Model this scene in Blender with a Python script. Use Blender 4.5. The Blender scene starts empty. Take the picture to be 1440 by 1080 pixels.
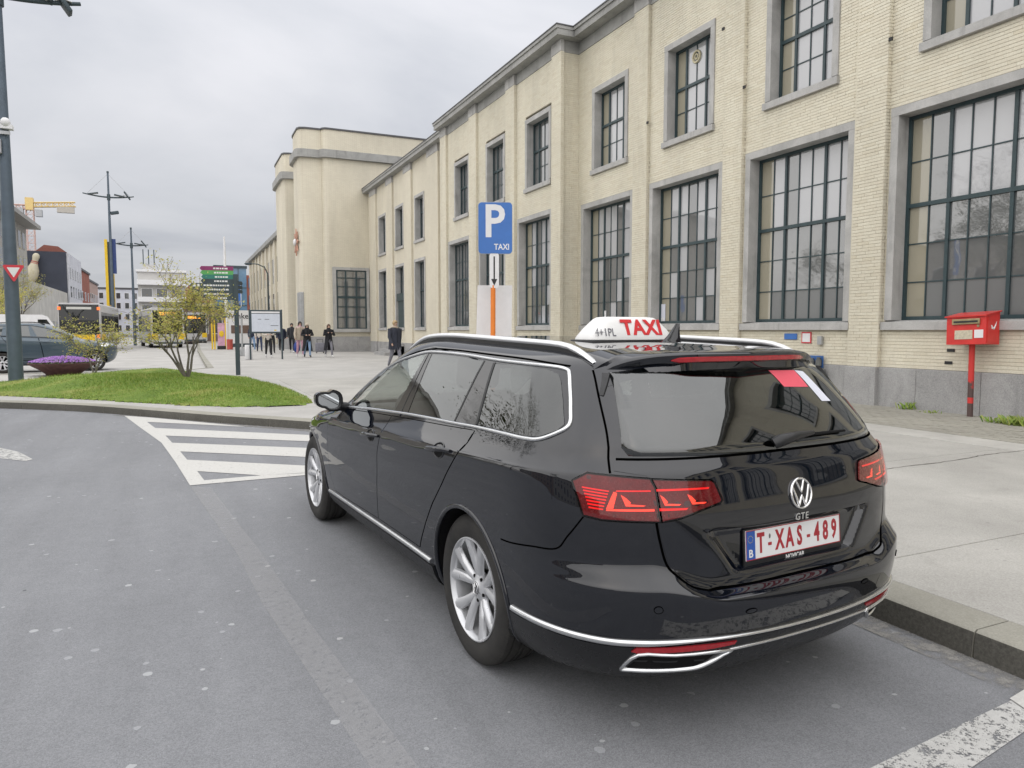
import bpy, bmesh, math, random
import numpy as np
from mathutils import Vector, Matrix, Quaternion
random.seed(7); RNG = np.random.default_rng(11)
scene = bpy.context.scene
COL = scene.collection
R = math.radians
PI = math.pi
# ------------------------------------------------------------------ camera
cam_d = bpy.data.cameras.new('camera'); cam = bpy.data.objects.new('camera', cam_d); COL.objects.link(cam)
cam_d.sensor_width = 36.0; cam_d.lens = 1017.3 / 1440 * 36.0
cam_d.clip_start = 0.05; cam_d.clip_end = 3000
CAM_H = 1.473
cam.location = (0, 0, CAM_H)
cam.rotation_euler = (R(90 - 4.2445), 0, R(-24.737))
scene.camera = cam
# ------------------------------------------------------------------ sky
SUN_EL, SUN_AZ = 44.0, 238.0          # compass azimuth, clockwise from +Y
world = bpy.data.worlds.new('World'); scene.world = world; world.use_nodes = True
wt = world.node_tree; wt.nodes.clear()
def wn(t, **k):
    n = wt.nodes.new(t)
    for a, b in k.items(): setattr(n, a, b)
    return n
w_out = wn('ShaderNodeOutputWorld'); w_bg = wn('ShaderNodeBackground'); w_bg.inputs['Strength'].default_value = 0.1
w_sky = wn('ShaderNodeTexSky', sky_type='NISHITA', sun_disc=False)
w_sky.sun_elevation = R(SUN_EL); w_sky.sun_rotation = R(SUN_AZ); w_sky.air_density = 1.0; w_sky.dust_density = 2.0
w_tc = wn('ShaderNodeTexCoord')
w_sep = wn('ShaderNodeSeparateXYZ'); wt.links.new(w_tc.outputs['Generated'], w_sep.inputs[0])
# flatten direction on to a cloud deck so that the clouds get smaller towards the horizon
w_add = wn('ShaderNodeMath', operation='MAXIMUM'); wt.links.new(w_sep.outputs['Z'], w_add.inputs[0]); w_add.inputs[1].default_value = 0.0
w_ad2 = wn('ShaderNodeMath', operation='ADD'); wt.links.new(w_add.outputs[0], w_ad2.inputs[0]); w_ad2.inputs[1].default_value = 0.16
w_dx = wn('ShaderNodeMath', operation='DIVIDE'); wt.links.new(w_sep.outputs['X'], w_dx.inputs[0]); wt.links.new(w_ad2.outputs[0], w_dx.inputs[1])
w_dy = wn('ShaderNodeMath', operation='DIVIDE'); wt.links.new(w_sep.outputs['Y'], w_dy.inputs[0]); wt.links.new(w_ad2.outputs[0], w_dy.inputs[1])
w_cmb = wn('ShaderNodeCombineXYZ'); wt.links.new(w_dx.outputs[0], w_cmb.inputs[0]); wt.links.new(w_dy.outputs[0], w_cmb.inputs[1])
w_n1 = wn('ShaderNodeTexNoise'); w_n1.inputs['Scale'].default_value = 0.62; w_n1.inputs['Detail'].default_value = 7; w_n1.inputs['Roughness'].default_value = 0.52; w_n1.inputs['Distortion'].default_value = 0.35
wt.links.new(w_cmb.outputs[0], w_n1.inputs['Vector'])
w_rp = wn('ShaderNodeValToRGB')
w_rp.color_ramp.elements[0].position = 0.39; w_rp.color_ramp.elements[0].color = (1.80, 1.85, 2.02, 1)
w_rp.color_ramp.elements[1].position = 0.61; w_rp.color_ramp.elements[1].color = (2.66, 2.65, 2.75, 1)
e = w_rp.color_ramp.elements.new(0.5); e.color = (2.27, 2.30, 2.42, 1)
wt.links.new(w_n1.outputs['Fac'], w_rp.inputs[0])
w_mx = wn('ShaderNodeMix', data_type='RGBA'); w_mx.inputs[0].default_value = 0.96
wt.links.new(w_sky.outputs[0], w_mx.inputs[6]); wt.links.new(w_rp.outputs[0], w_mx.inputs[7])
# overcast sky: brighter overhead than at the horizon (CIE overcast distribution, softened)
w_g1 = wn('ShaderNodeMath', operation='MULTIPLY_ADD'); wt.links.new(w_add.outputs[0], w_g1.inputs[0]); w_g1.inputs[1].default_value = 1.1; w_g1.inputs[2].default_value = 0.90
w_sc = wn('ShaderNodeVectorMath', operation='SCALE'); wt.links.new(w_mx.outputs[2], w_sc.inputs[0]); wt.links.new(w_g1.outputs[0], w_sc.inputs['Scale'])
wt.links.new(w_sc.outputs[0], w_bg.inputs[0]); wt.links.new(w_bg.outputs[0], w_out.inputs[0])
# ------------------------------------------------------------------ sun behind the overcast
sun_d = bpy.data.lights.new('sun', 'SUN'); sun_d.energy = 1.05; sun_d.angle = R(178); sun_d.color = (1.0, 0.955, 0.88)
sun = bpy.data.objects.new('sun', sun_d); COL.objects.link(sun); sun.location = (-20, -10, 40)
_sv = Vector((math.sin(R(SUN_AZ)) * math.cos(R(SUN_EL)), math.cos(R(SUN_AZ)) * math.cos(R(SUN_EL)), math.sin(R(SUN_EL))))
sun.rotation_euler = _sv.to_track_quat('Z', 'Y').to_euler()
# ------------------------------------------------------------------ exposure / render
vs = scene.view_settings; vs.view_transform = 'Standard'; vs.look = 'None'; vs.gamma = 1.0; vs.exposure = 1.35; vs.use_curve_mapping = False
scene.render.engine = 'CYCLES'
scene.cycles.use_denoising = True
scene.cycles.max_bounces = 6; scene.cycles.diffuse_bounces = 2; scene.cycles.glossy_bounces = 3; scene.cycles.transmission_bounces = 4; scene.cycles.transparent_max_bounces = 8
scene.cycles.caustics_reflective = False; scene.cycles.caustics_refractive = False
# ------------------------------------------------------------------ mesh helpers
class MB:
    def __init__(s): s.v = []; s.f = []; s.m = []
    def add(s, v, f, m=0):
        b = len(s.v); s.v.extend(map(tuple, v)); s.f.extend([tuple(i + b for i in q) for q in f]); s.m.extend([m] * len(f)); return s
    def box(s, x0, y0, z0, x1, y1, z1, m=0, M=None, ch=0.0):
        x0, x1 = min(x0, x1), max(x0, x1); y0, y1 = min(y0, y1), max(y0, y1); z0, z1 = min(z0, z1), max(z0, z1)
        if ch <= 0:
            v = [(x0,y0,z0),(x1,y0,z0),(x1,y1,z0),(x0,y1,z0),(x0,y0,z1),(x1,y0,z1),(x1,y1,z1),(x0,y1,z1)]
            f = [(0,3,2,1),(4,5,6,7),(0,1,5,4),(1,2,6,5),(2,3,7,6),(3,0,4,7)]
        else:
            c = min(ch, (x1-x0)*.49, (y1-y0)*.49, (z1-z0)*.49)
            bm = bmesh.new(); bmesh.ops.create_cube(bm, size=1)
            for q in bm.verts: q.co = Vector(((x0+x1)/2 + q.co.x*(x1-x0), (y0+y1)/2 + q.co.y*(y1-y0), (z0+z1)/2 + q.co.z*(z1-z0)))
            bmesh.ops.bevel(bm, geom=bm.edges[:], offset=c, segments=2, affect='EDGES', profile=0.5)
            bm.verts.index_update()
            v = [tuple(q.co) for q in bm.verts]; f = [[q.index for q in fc.verts] for fc in bm.faces]; bm.free()
        if M is not None: v = [tuple(M @ Vector(q)) for q in v]
        return s.add(v, f, m)
    def cbox(s, c, d, m=0, M=None, ch=0.0):
        return s.box(c[0]-d[0]/2, c[1]-d[1]/2, c[2]-d[2]/2, c[0]+d[0]/2, c[1]+d[1]/2, c[2]+d[2]/2, m, M, ch)
    def tube(s, pts, rad, n=8, m=0, caps=True, closed=False):
        pts = [Vector(p) for p in pts]; k = len(pts)
        if not hasattr(rad, '__len__'): rad = [rad] * k
        rings = []; up = None
        for i, p in enumerate(pts):
            if closed: t = pts[(i+1) % k] - pts[i-1]
            else: t = pts[min(i+1, k-1)] - pts[max(i-1, 0)]
            if t.length < 1e-9: t = Vector((0, 0, 1))
            t.normalize()
            if up is None:
                up = Vector((0, 0, 1)) if abs(t.z) < 0.9 else Vector((1, 0, 0))
            a = t.cross(up)
            if a.length < 1e-6: a = t.orthogonal()
            a.normalize(); b = a.cross(t).normalized(); up = b
            rings.append([p + (a * math.cos(2*PI*j/n) + b * math.sin(2*PI*j/n)) * rad[i] for j in range(n)])
        v = [q for r in rings for q in r]; f = []
        for i in range(k if closed else k - 1):
            i2 = (i + 1) % k
            for j in range(n):
                j2 = (j+1) % n; f.append((i*n+j, i*n+j2, i2*n+j2, i2*n+j))
        if caps and not closed: f.append(tuple(range(n-1, -1, -1))); f.append(tuple((k-1)*n + j for j in range(n)))
        return s.add(v, f, m)
    def cyl(s, p0, p1, r0, r1=None, n=12, m=0): return s.tube([p0, p1], [r0, r0 if r1 is None else r1], n, m)
    def prism(s, poly, fn, d0, d1, m=0):
        """poly: list of 2D points (ccw), fn(a,b,d)->xyz"""
        k = len(poly); v = [fn(a, b, d0) for a, b in poly] + [fn(a, b, d1) for a, b in poly]
        f = [tuple(range(k-1, -1, -1)), tuple(range(k, 2*k))] + [(i, (i+1) % k, k + (i+1) % k, k + i) for i in range(k)]
        return s.add(v, f, m)
    def lathe(s, prof, n=16, M=None, m=0):
        v = []; f = []
        for r, z in prof:
            for j in range(n): v.append((r*math.cos(2*PI*j/n), r*math.sin(2*PI*j/n), z))
        for i in range(len(prof)-1):
            for j in range(n):
                j2 = (j+1) % n; f.append((i*n+j, i*n+j2, (i+1)*n+j2, (i+1)*n+j))
        if M is not None: v = [tuple(M @ Vector(q)) for q in v]
        return s.add(v, f, m)
    def grid(s, P, m=0, closeu=False):
        """P: array [nu][nv][3]"""
        nu, nv = len(P), len(P[0]); v = [tuple(p) for r in P for p in r]; f = []
        for i in range(nu if closeu else nu - 1):
            i2 = (i+1) % nu
            for j in range(nv - 1): f.append((i*nv+j, i2*nv+j, i2*nv+j+1, i*nv+j+1))
        return s.add(v, f, m)
    def ball(s, c, r, m=0, nu=10, nv=6, M=None):
        r = r if hasattr(r, '__len__') else (r, r, r); v = []; f = []
        for i in range(nv + 1):
            a = PI * i / nv
            for j in range(nu):
                b = 2*PI*j/nu; q = Vector((r[0]*math.sin(a)*math.cos(b), r[1]*math.sin(a)*math.sin(b), r[2]*math.cos(a)))
                if M is not None: q = M @ q
                v.append((c[0]+q.x, c[1]+q.y, c[2]+q.z))
        for i in range(nv):
            for j in range(nu):
                j2 = (j+1) % nu; f.append((i*nu+j, (i+1)*nu+j, (i+1)*nu+j2, i*nu+j2))
        return s.add(v, f, m)
def mesh_from(name, mb, mats, smooth=None):
    me = bpy.data.meshes.new(name); me.from_pydata(mb.v, [], mb.f)
    for mt in (mats if isinstance(mats, (list, tuple)) else [mats]): me.materials.append(mt)
    if any(mb.m): me.polygons.foreach_set('material_index', mb.m)
    if smooth is not None:
        me.polygons.foreach_set('use_smooth', [True] * len(me.polygons))
        if smooth < 179: me.set_sharp_from_angle(angle=R(smooth))
    me.update(); return me
def obj(name, mb, mats, parent=None, smooth=None, loc=None, rot=None, label=None, fixn=False):
    me = mesh_from(name, mb, mats, smooth) if isinstance(mb, MB) else mb
    if fixn:
        bm = bmesh.new(); bm.from_mesh(me); bmesh.ops.recalc_face_normals(bm, faces=bm.faces[:]); bm.to_mesh(me); bm.free()
    o = bpy.data.objects.new(name, me); COL.objects.link(o)
    if parent is not None: o.parent = parent
    if loc is not None: o.location = loc
    if rot is not None: o.rotation_euler = rot
    if label: o['label'] = label
    return o
def tag(o, label, cat, group=None):
    o['label'] = label; o['category'] = cat
    if group: o['group'] = group
    return o
def thing(name, label, cat, loc=(0, 0, 0), rz=0.0, group=None):
    o = bpy.data.objects.new(name, None); COL.objects.link(o); o.empty_display_size = 0.2
    o.location = loc; o.rotation_euler = (0, 0, rz)
    return tag(o, label, cat, group)
def struct(name, mb, mats, smooth=None, kind='structure', parent=None):
    o = obj(name, mb, mats, parent, smooth); o['kind'] = kind; return o
def copy_tree(o, parent=None):
    c = o.copy(); COL.objects.link(c); c.parent = parent
    for ch in list(o.children): copy_tree(ch, c)
    return c
def link_copy(o, parent, loc=None, rot=None, scale=None):
    c = o.copy(); COL.objects.link(c); c.parent = parent
    if loc is not None: c.location = loc
    if rot is not None: c.rotation_euler = rot
    if scale is not None: c.scale = scale
    return c
# ------------------------------------------------------------------ material helpers
def S(r, g, b):
    f = lambda c: (c/255/12.92) if c/255 <= 0.04045 else ((c/255 + 0.055)/1.055)**2.4
    return (f(r), f(g), f(b))
class NT:
    def __init__(s, name):
        s.mat = bpy.data.materials.new(name); s.mat.use_nodes = True; s.t = s.mat.node_tree; s.t.nodes.clear()
        s.out = s.n('ShaderNodeOutputMaterial'); s.bsdf = s.n('ShaderNodeBsdfPrincipled'); s.l(s.bsdf.outputs[0], s.out.inputs['Surface'])
        s._co = None
    def n(s, t, **k):
        q = s.t.nodes.new(t)
        for a, b in k.items(): setattr(q, a, b)
        return q
    def l(s, a, b): s.t.links.new(a, b)
    def inp(s, q, i, v):
        if hasattr(v, 'is_output') or isinstance(v, bpy.types.NodeSocket): s.l(v, q.inputs[i])
        else: q.inputs[i].default_value = v if not (isinstance(v, tuple) and len(v) == 3 and len(getattr(q.inputs[i], 'default_value', v)) == 4) else (*v, 1)
    @property
    def co(s):
        if s._co is None: s._co = s.n('ShaderNodeTexCoord').outputs['Object']
        return s._co
    def pos(s): return s.n('ShaderNodeNewGeometry').outputs['Position']
    def noise(s, scale, detail=4, rough=0.55, co=None, dist=0.0, out='Fac'):
        q = s.n('ShaderNodeTexNoise'); s.l(co if co is not None else s.co, q.inputs['Vector'])
        q.inputs['Scale'].default_value = scale; q.inputs['Detail'].default_value = detail; q.inputs['Roughness'].default_value = rough; q.inputs['Distortion'].default_value = dist
        return q.outputs[out]
    def voro(s, scale, co=None, feature='F1', out='Distance', rnd=1.0):
        q = s.n('ShaderNodeTexVoronoi', feature=feature); s.l(co if co is not None else s.co, q.inputs['Vector']); q.inputs['Scale'].default_value = scale; q.inputs['Randomness'].default_value = rnd
        return q.outputs[out]
    def math(s, op, a, b=0.0, c=None, clamp=False):
        q = s.n('ShaderNodeMath', operation=op, use_clamp=clamp); s.inp(q, 0, a); s.inp(q, 1, b)
        if c is not None: s.inp(q, 2, c)
        return q.outputs[0]
    def ramp(s, fac, stops):
        q = s.n('ShaderNodeValToRGB'); cr = q.color_ramp
        while len(cr.elements) < len(stops): cr.elements.new(0.5)
        for e, (p, c) in zip(cr.elements, stops):
            e.position = p; e.color = (c, c, c, 1) if not hasattr(c, '__len__') else (*c[:3], 1)
        s.l(fac, q.inputs[0]); return q.outputs[0]
    def mapr(s, v, a, b, c, d):
        q = s.n('ShaderNodeMapRange'); s.inp(q, 0, v); q.inputs[1].default_value = a; q.inputs[2].default_value = b; q.inputs[3].default_value = c; q.inputs[4].default_value = d
        return q.outputs[0]
    def mix(s, fac, a, b, blend='MIX'):
        q = s.n('ShaderNodeMix', data_type='RGBA', blend_type=blend); s.inp(q, 0, fac); s.inp(q, 6, a if not isinstance(a, tuple) else (*a[:3], 1)); s.inp(q, 7, b if not isinstance(b, tuple) else (*b[:3], 1))
        return q.outputs[2]
    def mapping(s, co, scale=(1, 1, 1), rot=(0, 0, 0), loc=(0, 0, 0)):
        q = s.n('ShaderNodeMapping'); s.l(co, q.inputs[0]); q.inputs['Scale'].default_value = scale; q.inputs['Rotation'].default_value = rot; q.inputs['Location'].default_value = loc
        return q.outputs[0]
    def bump(s, h, strength=0.3, dist=0.01):
        q = s.n('ShaderNodeBump'); s.l(h, q.inputs['Height']); q.inputs['Strength'].default_value = strength; q.inputs['Distance'].default_value = dist
        s.l(q.outputs[0], s.bsdf.inputs['Normal']); return q
    def set(s, **k):
        names = dict(col='Base Color', rough='Roughness', metal='Metallic', spec='Specular IOR Level', ior='IOR', coat='Coat Weight', coat_r='Coat Roughness', alpha='Alpha', emit='Emission Color', emit_s='Emission Strength', trans='Transmission Weight', sheen='Sheen Weight', sss='Subsurface Weight')
        for a, b in k.items():
            if isinstance(b, tuple) and len(b) == 3: b = (*b, 1)
            s.inp(s.bsdf, names[a], b)
        return s
MATS = {}
def simple(name, col, rough=0.6, metal=0.0, var=0.12, vscale=6.0, bump=0.0, bscale=60.0, **k):
    """plain procedural material: base colour with mottling, uneven gloss and fine relief"""
    if name in MATS: return MATS[name]
    t = NT(name)
    nz = t.noise(vscale, 5, 0.6)
    dark = tuple(c*(1-var) for c in col); lite = tuple(min(1, c*(1+var)) for c in col)
    t.set(col=t.ramp(nz, [(0.3, dark), (0.7, lite)]), metal=metal, rough=t.mapr(t.noise(vscale*2.3, 3), 0.3, 0.7, max(0, rough-0.06), min(1, rough+0.06)), **k)
    if bump > 0: t.bump(t.noise(bscale, 3), bump, 0.004)
    MATS[name] = t.mat; return t.mat
def emis(name, col, s):
    if name in MATS: return MATS[name]
    t = NT(name); t.set(col=col, rough=0.3, emit=col, emit_s=s); MATS[name] = t.mat; return t.mat
def text_mb(txt, size, M, font_h=1.0, extrude=0.0, align='CENTER', res=3, offset=0.0, space=1.0, shear=0.0):
    """lettering as mesh: returns MB with text outline transformed by M (text lies in local XY)"""
    cu = bpy.data.curves.new('t', 'FONT'); cu.body = txt; cu.size = size; cu.align_x = align; cu.align_y = 'CENTER'; cu.extrude = extrude; cu.resolution_u = res; cu.offset = offset; cu.space_character = space; cu.shear = shear
    o = bpy.data.objects.new('t', cu); COL.objects.link(o)
    dg = bpy.context.evaluated_depsgraph_get(); me = bpy.data.meshes.new_from_object(o.evaluated_get(dg))
    mb = MB(); mb.add([tuple(M @ v.co) for v in me.vertices], [tuple(p.vertices) for p in me.polygons])
    bpy.data.objects.remove(o); bpy.data.curves.remove(cu); bpy.data.meshes.remove(me)
    return mb
def frame_M(o, x, y):
    """matrix with local x,y axes"""
    x = Vector(x).normalized(); y = Vector(y); y = (y - x*y.dot(x)).normalized(); z = x.cross(y)
    return Matrix(((x.x, y.x, z.x, o[0]), (x.y, y.y, z.y, o[1]), (x.z, y.z, z.z, o[2]), (0, 0, 0, 1)))
# ================================================================== GROUND
def asphalt_mat():
    t = NT('asphalt'); p = t.pos()
    agg = t.noise(215, 3, 0.72, co=p); agg2 = t.voro(160, co=p, out='Color')
    med = t.noise(9, 5, 0.6, co=p); big = t.noise(0.55, 4, 0.55, co=p, dist=0.4)
    streak = t.noise(1.2, 4, 0.6, co=t.mapping(p, (2.6, 0.35, 1), (0, 0, 0.2)))
    base = t.ramp(agg, [(0.30, (0.145, 0.145, 0.148)), (0.5, (0.225, 0.226, 0.23)), (0.70, (0.335, 0.335, 0.335))])
    base = t.mix(0.35, base, t.ramp(t.n('ShaderNodeSeparateColor').outputs[0], [(0, (0.14, 0.14, 0.145)), (1, (0.32, 0.32, 0.32))]))
    sepc = [n for n in t.t.nodes if n.bl_idname == 'ShaderNodeSeparateColor'][0]; t.l(agg2, sepc.inputs[0])
    base = t.mix(1.0, base, t.ramp(big, [(0.3, 0.93), (0.7, 1.06)]), 'MULTIPLY')
    base = t.mix(1.0, base, t.ramp(streak, [(0.3, 0.92), (0.72, 1.08)]), 'MULTIPLY')
    base = t.mix(1.0, base, t.ramp(med, [(0.25, 0.94), (0.75, 1.05)]), 'MULTIPLY')
    # trodden chewing gum and small stains, each with a shape of its own
    wob = t.n('ShaderNodeVectorMath', operation='ADD'); t.l(p, wob.inputs[0])
    sc = t.n('ShaderNodeVectorMath', operation='SCALE'); t.l(t.noise(28, 2, co=p, out='Color'), sc.inputs[0]); sc.inputs['Scale'].default_value = 0.022; t.l(sc.outputs[0], wob.inputs[1])
    for scale, size, dens, colr, amt in ((7.6, 0.125, 0.32, (0.47, 0.47, 0.46), 0.75), (4.6, 0.075, 0.45, (0.52, 0.51, 0.49), 0.7), (9.0, 0.16, 0.45, (0.44, 0.44, 0.44), 0.5), (3.7, 0.07, 0.6, (0.05, 0.05, 0.055), 0.6)):
        co = t.mapping(wob.outputs[0], (1, 1, 0.0), loc=(scale*3.1, 0, 0))
        d = t.voro(scale, co=co); cc = t.voro(scale, co=co, out='Color')
        sep = t.n('ShaderNodeSeparateColor'); t.l(cc, sep.inputs[0])
        r = t.math('MULTIPLY', t.math('ADD', sep.outputs[0], 0.25), size)
        spot = t.math('LESS_THAN', d, r)
        spot = t.math('MULTIPLY', spot, t.math('GREATER_THAN', sep.outputs[1], dens))
        area = t.math('GREATER_THAN', t.noise(0.35, 2, co=p), 0.44 if scale != 9.0 else 0.48)
        fac = t.math('MULTIPLY', t.math('MULTIPLY', spot, area), t.math('MULTIPLY', sep.outputs[2], amt))
        base = t.mix(fac, base, colr)
    base = t.mix(1.0, base, (0.975, 1.0, 1.045), 'MULTIPLY')
    t.set(col=base, rough=0.86, spec=0.35)
    t.bump(t.noise(260, 3, 0.7, co=p), 0.55, 0.006)
    return t.mat
M_asph = asphalt_mat()
def concrete_mat(name, c0, c1, sc=1.0, stain=(0.25, 0.24, 0.22), speck=True):
    t = NT(name); p = t.pos()
    f = t.noise(105*sc, 3, 0.75, co=p); b = t.noise(0.8, 5, 0.6, co=p, dist=0.5); m = t.noise(6, 4, 0.6, co=p)
    col = t.ramp(f, [(0.3, c0), (0.7, c1)])
    col = t.mix(1.0, col, t.ramp(b, [(0.3, 0.84), (0.7, 1.1)]), 'MULTIPLY')
    col = t.mix(t.math('MULTIPLY', t.ramp(m, [(0.55, 0.0), (0.8, 1.0)]), 0.35), col, stain)
    if speck:
        d = t.voro(7.0, co=t.mapping(p, (1, 1, 0))); cc = t.voro(7.0, co=t.mapping(p, (1, 1, 0)), out='Color'); sp = t.n('ShaderNodeSeparateColor'); t.l(cc, sp.inputs[0])
        fac = t.math('MULTIPLY', t.math('LESS_THAN', d, t.math('MULTIPLY', sp.outputs[0], 0.14)), t.math('GREATER_THAN', sp.outputs[1], 0.72))
        col = t.mix(t.math('MULTIPLY', fac, 0.4), col, (0.15, 0.15, 0.145))
    t.set(col=col, rough=0.88, spec=0.3); t.bump(t.noise(120*sc, 3, 0.7, co=p), 0.35, 0.004)
    return t.mat
M_conc = concrete_mat('pavement_concrete', (0.33, 0.32, 0.297), (0.49, 0.48, 0.45))
M_band = concrete_mat('smooth_concrete', (0.43, 0.42, 0.39), (0.51, 0.50, 0.47), 1.4)
M_paver = concrete_mat('paver_stone', (0.31, 0.30, 0.26), (0.41, 0.395, 0.345), 1.0, (0.26, 0.25, 0.18))
M_kerb = concrete_mat('kerb_stone', (0.27, 0.262, 0.225), (0.36, 0.35, 0.305), 1.0, (0.17, 0.165, 0.13))
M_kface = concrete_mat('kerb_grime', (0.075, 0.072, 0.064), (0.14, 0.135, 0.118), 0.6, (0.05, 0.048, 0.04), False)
M_plaza = concrete_mat('plaza_concrete', (0.38, 0.372, 0.355), (0.47, 0.46, 0.44), 0.6)
M_soil = simple('joint_soil', (0.07, 0.065, 0.05), 0.95, var=0.3)

g = MB(); g.add([(-900, -500, 0), (900, -500, 0), (900, 1500, 0), (-900, 1500, 0)], [(0, 1, 2, 3)])
road = struct('road', g, M_asph)

KERB = [(3.20, -26), (3.20, -12), (3.20, 0), (3.20, 3.4), (3.16, 5.2), (3.0, 7.2), (2.66, 9.0), (2.18, 10.3), (1.69, 11.0), (1.1, 11.7), (0.47, 12.45), (-0.06, 13.15), (-0.6, 13.85), (-1.2, 14.62), (-1.81, 15.3), (-3.08, 16.4), (-5, 17.8), (-8, 19.6), (-12, 21.2), (-19, 22.6)]
def resample(pts, step):
    pts = [Vector((*p, 0)) for p in pts]
    # Catmull-Rom then even spacing
    dense = []
    for i in range(len(pts)-1):
        p0, p1, p2, p3 = pts[max(i-1, 0)], pts[i], pts[i+1], pts[min(i+2, len(pts)-1)]
        for k in range(12):
            t = k/12; dense.append(0.5*((2*p1) + (p2-p0)*t + (2*p0-5*p1+4*p2-p3)*t*t + (3*p1-p0-3*p2+p3)*t**3))
    dense.append(pts[-1]); out = [dense[0]]; acc = 0
    for a, b in zip(dense, dense[1:]):
        L = (b-a).length
        while acc + L >= step:
            t = (step-acc)/L; a = a.lerp(b, t); L = (b-a).length; out.append(a.copy()); acc = 0
        acc += L
    return out
KP = resample(KERB[1:], 0.25)
def offs(P, d):
    out = []
    for i, p in enumerate(P):
        t = (P[min(i+1, len(P)-1)] - P[max(i-1, 0)]).normalized(); out.append(p + Vector((t.y, -t.x, 0))*d)
    return out
KB = offs(KP, 0.255)
PZ = 0.13
kerb_root = struct('kerb', MB().add([(*p.xy, 0.03) for p in offs(KP, 0.03)] + [(*p.xy, 0.03) for p in KB], [(i, i+len(KP), i+1+len(KP), i+1) for i in range(len(KP)-1)]), M_soil)
n_k = 0
for i in range(0, len(KP)-5, 4):                   # one metre stones with tight joints
    m = MB(); rr = []
    for j in range(5):
        p, q = KP[i+j].copy(), KB[i+j].copy()
        t = (KP[min(i+j+1, len(KP)-1)] - KP[max(i+j-1, 0)]).normalized()
        if j == 0: p += t*0.004; q += t*0.004
        if j == 4: p -= t*0.004; q -= t*0.004
        nrm = (q-p).normalized(); dz = random.uniform(-0.001, 0.001) if j in (0, 4) else 0
        prof = [(p, -0.05), (p + nrm*0.006, 0.085), (p + nrm*0.012, PZ-0.012), (p + nrm*0.026, PZ-0.001), (q, PZ), (q, -0.05)]
        rr.append([(a.x, a.y, z+dz) for a, z in prof])
    v = [x for r in rr for x in r]; f = []; mm = []
    for a in range(4):
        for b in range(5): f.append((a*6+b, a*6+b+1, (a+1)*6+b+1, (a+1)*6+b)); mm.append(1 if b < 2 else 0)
    f += [(0, 5, 4, 3, 2, 1), (24, 25, 26, 27, 28, 29)]; mm += [0, 0]
    m.v = v; m.f = f; m.m = mm
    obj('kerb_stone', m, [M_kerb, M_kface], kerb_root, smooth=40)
# pavement base sheet with everything beyond the slabs
inner = [(*p.xy,) for p in KB]
outer = [(-19, 26.0), (-8, 26.4), (-2, 26.8), (0.3, 27.2), (1.0, 28.2), (1.1, 40), (1.25, 54), (1.8, 80), (2.2, 132), (16, 132), (16, -26)]
def tri_poly(poly, z, name, mat, kind='structure'):
    bm = bmesh.new(); vs_ = [bm.verts.new((x, y, z)) for x, y in poly]; es = [bm.edges.new((vs_[i], vs_[(i+1) % len(vs_)])) for i in range(len(vs_))]
    bmesh.ops.triangle_fill(bm, edges=es, use_beauty=True); bmesh.ops.recalc_face_normals(bm, faces=bm.faces[:])
    for f_ in bm.faces:
        if f_.normal.z < 0: f_.normal_flip()
    me = bpy.data.meshes.new(name); bm.to_mesh(me); bm.free(); me.materials.append(mat)
    o = bpy.data.objects.new(name, me); COL.objects.link(o); o['kind'] = kind; return o
pave = tri_poly(inner + outer, PZ - 0.006, 'pavement', M_plaza)
# back kerb of the pavement towards the bus lanes
bk = [Vector((x, y, 0)) for x, y in outer[:9]]
m = MB()
for a, b in zip(bk, bk[1:]):
    t = (b-a).normalized(); nn = Vector((-t.y, t.x, 0))*0.14
    m.box(0, -0.14, -0.05, (b-a).length, 0.06, PZ+0.004, M=Matrix.Translation(a) @ Matrix.Rotation(math.atan2(t.y, t.x), 4, 'Z'))
struct('far_kerb', m, M_kerb)
# poured slabs in front of the station, one object each
ys = [-5.95, -3.75, -1.55, 0.65, 2.86, 5.06, 7.28, 9.46, 11.7, 13.9, 16.1, 18.3, 20.5]
for a, b in zip(ys, ys[1:]):
    x0 = 3.462
    if a > 4.5: x0 = max(q.x for q in KB if a-0.3 <= q.y <= b+0.3)+0.01 if b < 12 else 2.4
    if b > 12: x0 = 2.45
    m = MB(); k = 0.004 + random.uniform(0, .002)
    m.box(x0, a+k, PZ-0.05, 8.44, b-k, PZ+random.uniform(0, 0.002), ch=0.004)
    obj('slab', m, M_conc, pave)
crk = [(6.0, 4.76), (6.5, 4.80), (7.0, 4.79), (7.6, 4.84), (7.75, 4.88), (8.1, 4.89), (8.44, 4.88), (8.7, 4.9)]
m = MB(); pts = []
for (a, b), (c, d) in zip(crk, crk[1:]):
    for k in range(8): t = k/8; pts.append((a+(c-a)*t, b+(d-b)*t + random.uniform(-0.008, 0.008)))
for (a, b), (c, d) in zip(pts, pts[1:]):
    w = random.uniform(0.003, 0.007); m.add([(a, b-w, PZ+0.0045), (c, d-w, PZ+0.0045), (c, d+w, PZ+0.0045), (a, b+w, PZ+0.0045)], [(0, 1, 2, 3)])
obj('crack', m, M_soil, pave)
m = MB()
for a in np.arange(-6, 24, 1.5): m.box(8.448, a+.003, PZ-0.05, 9.03, a+1.497, PZ+0.004, ch=0.003)
o = obj('smooth_border', m, M_band, pave)
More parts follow.
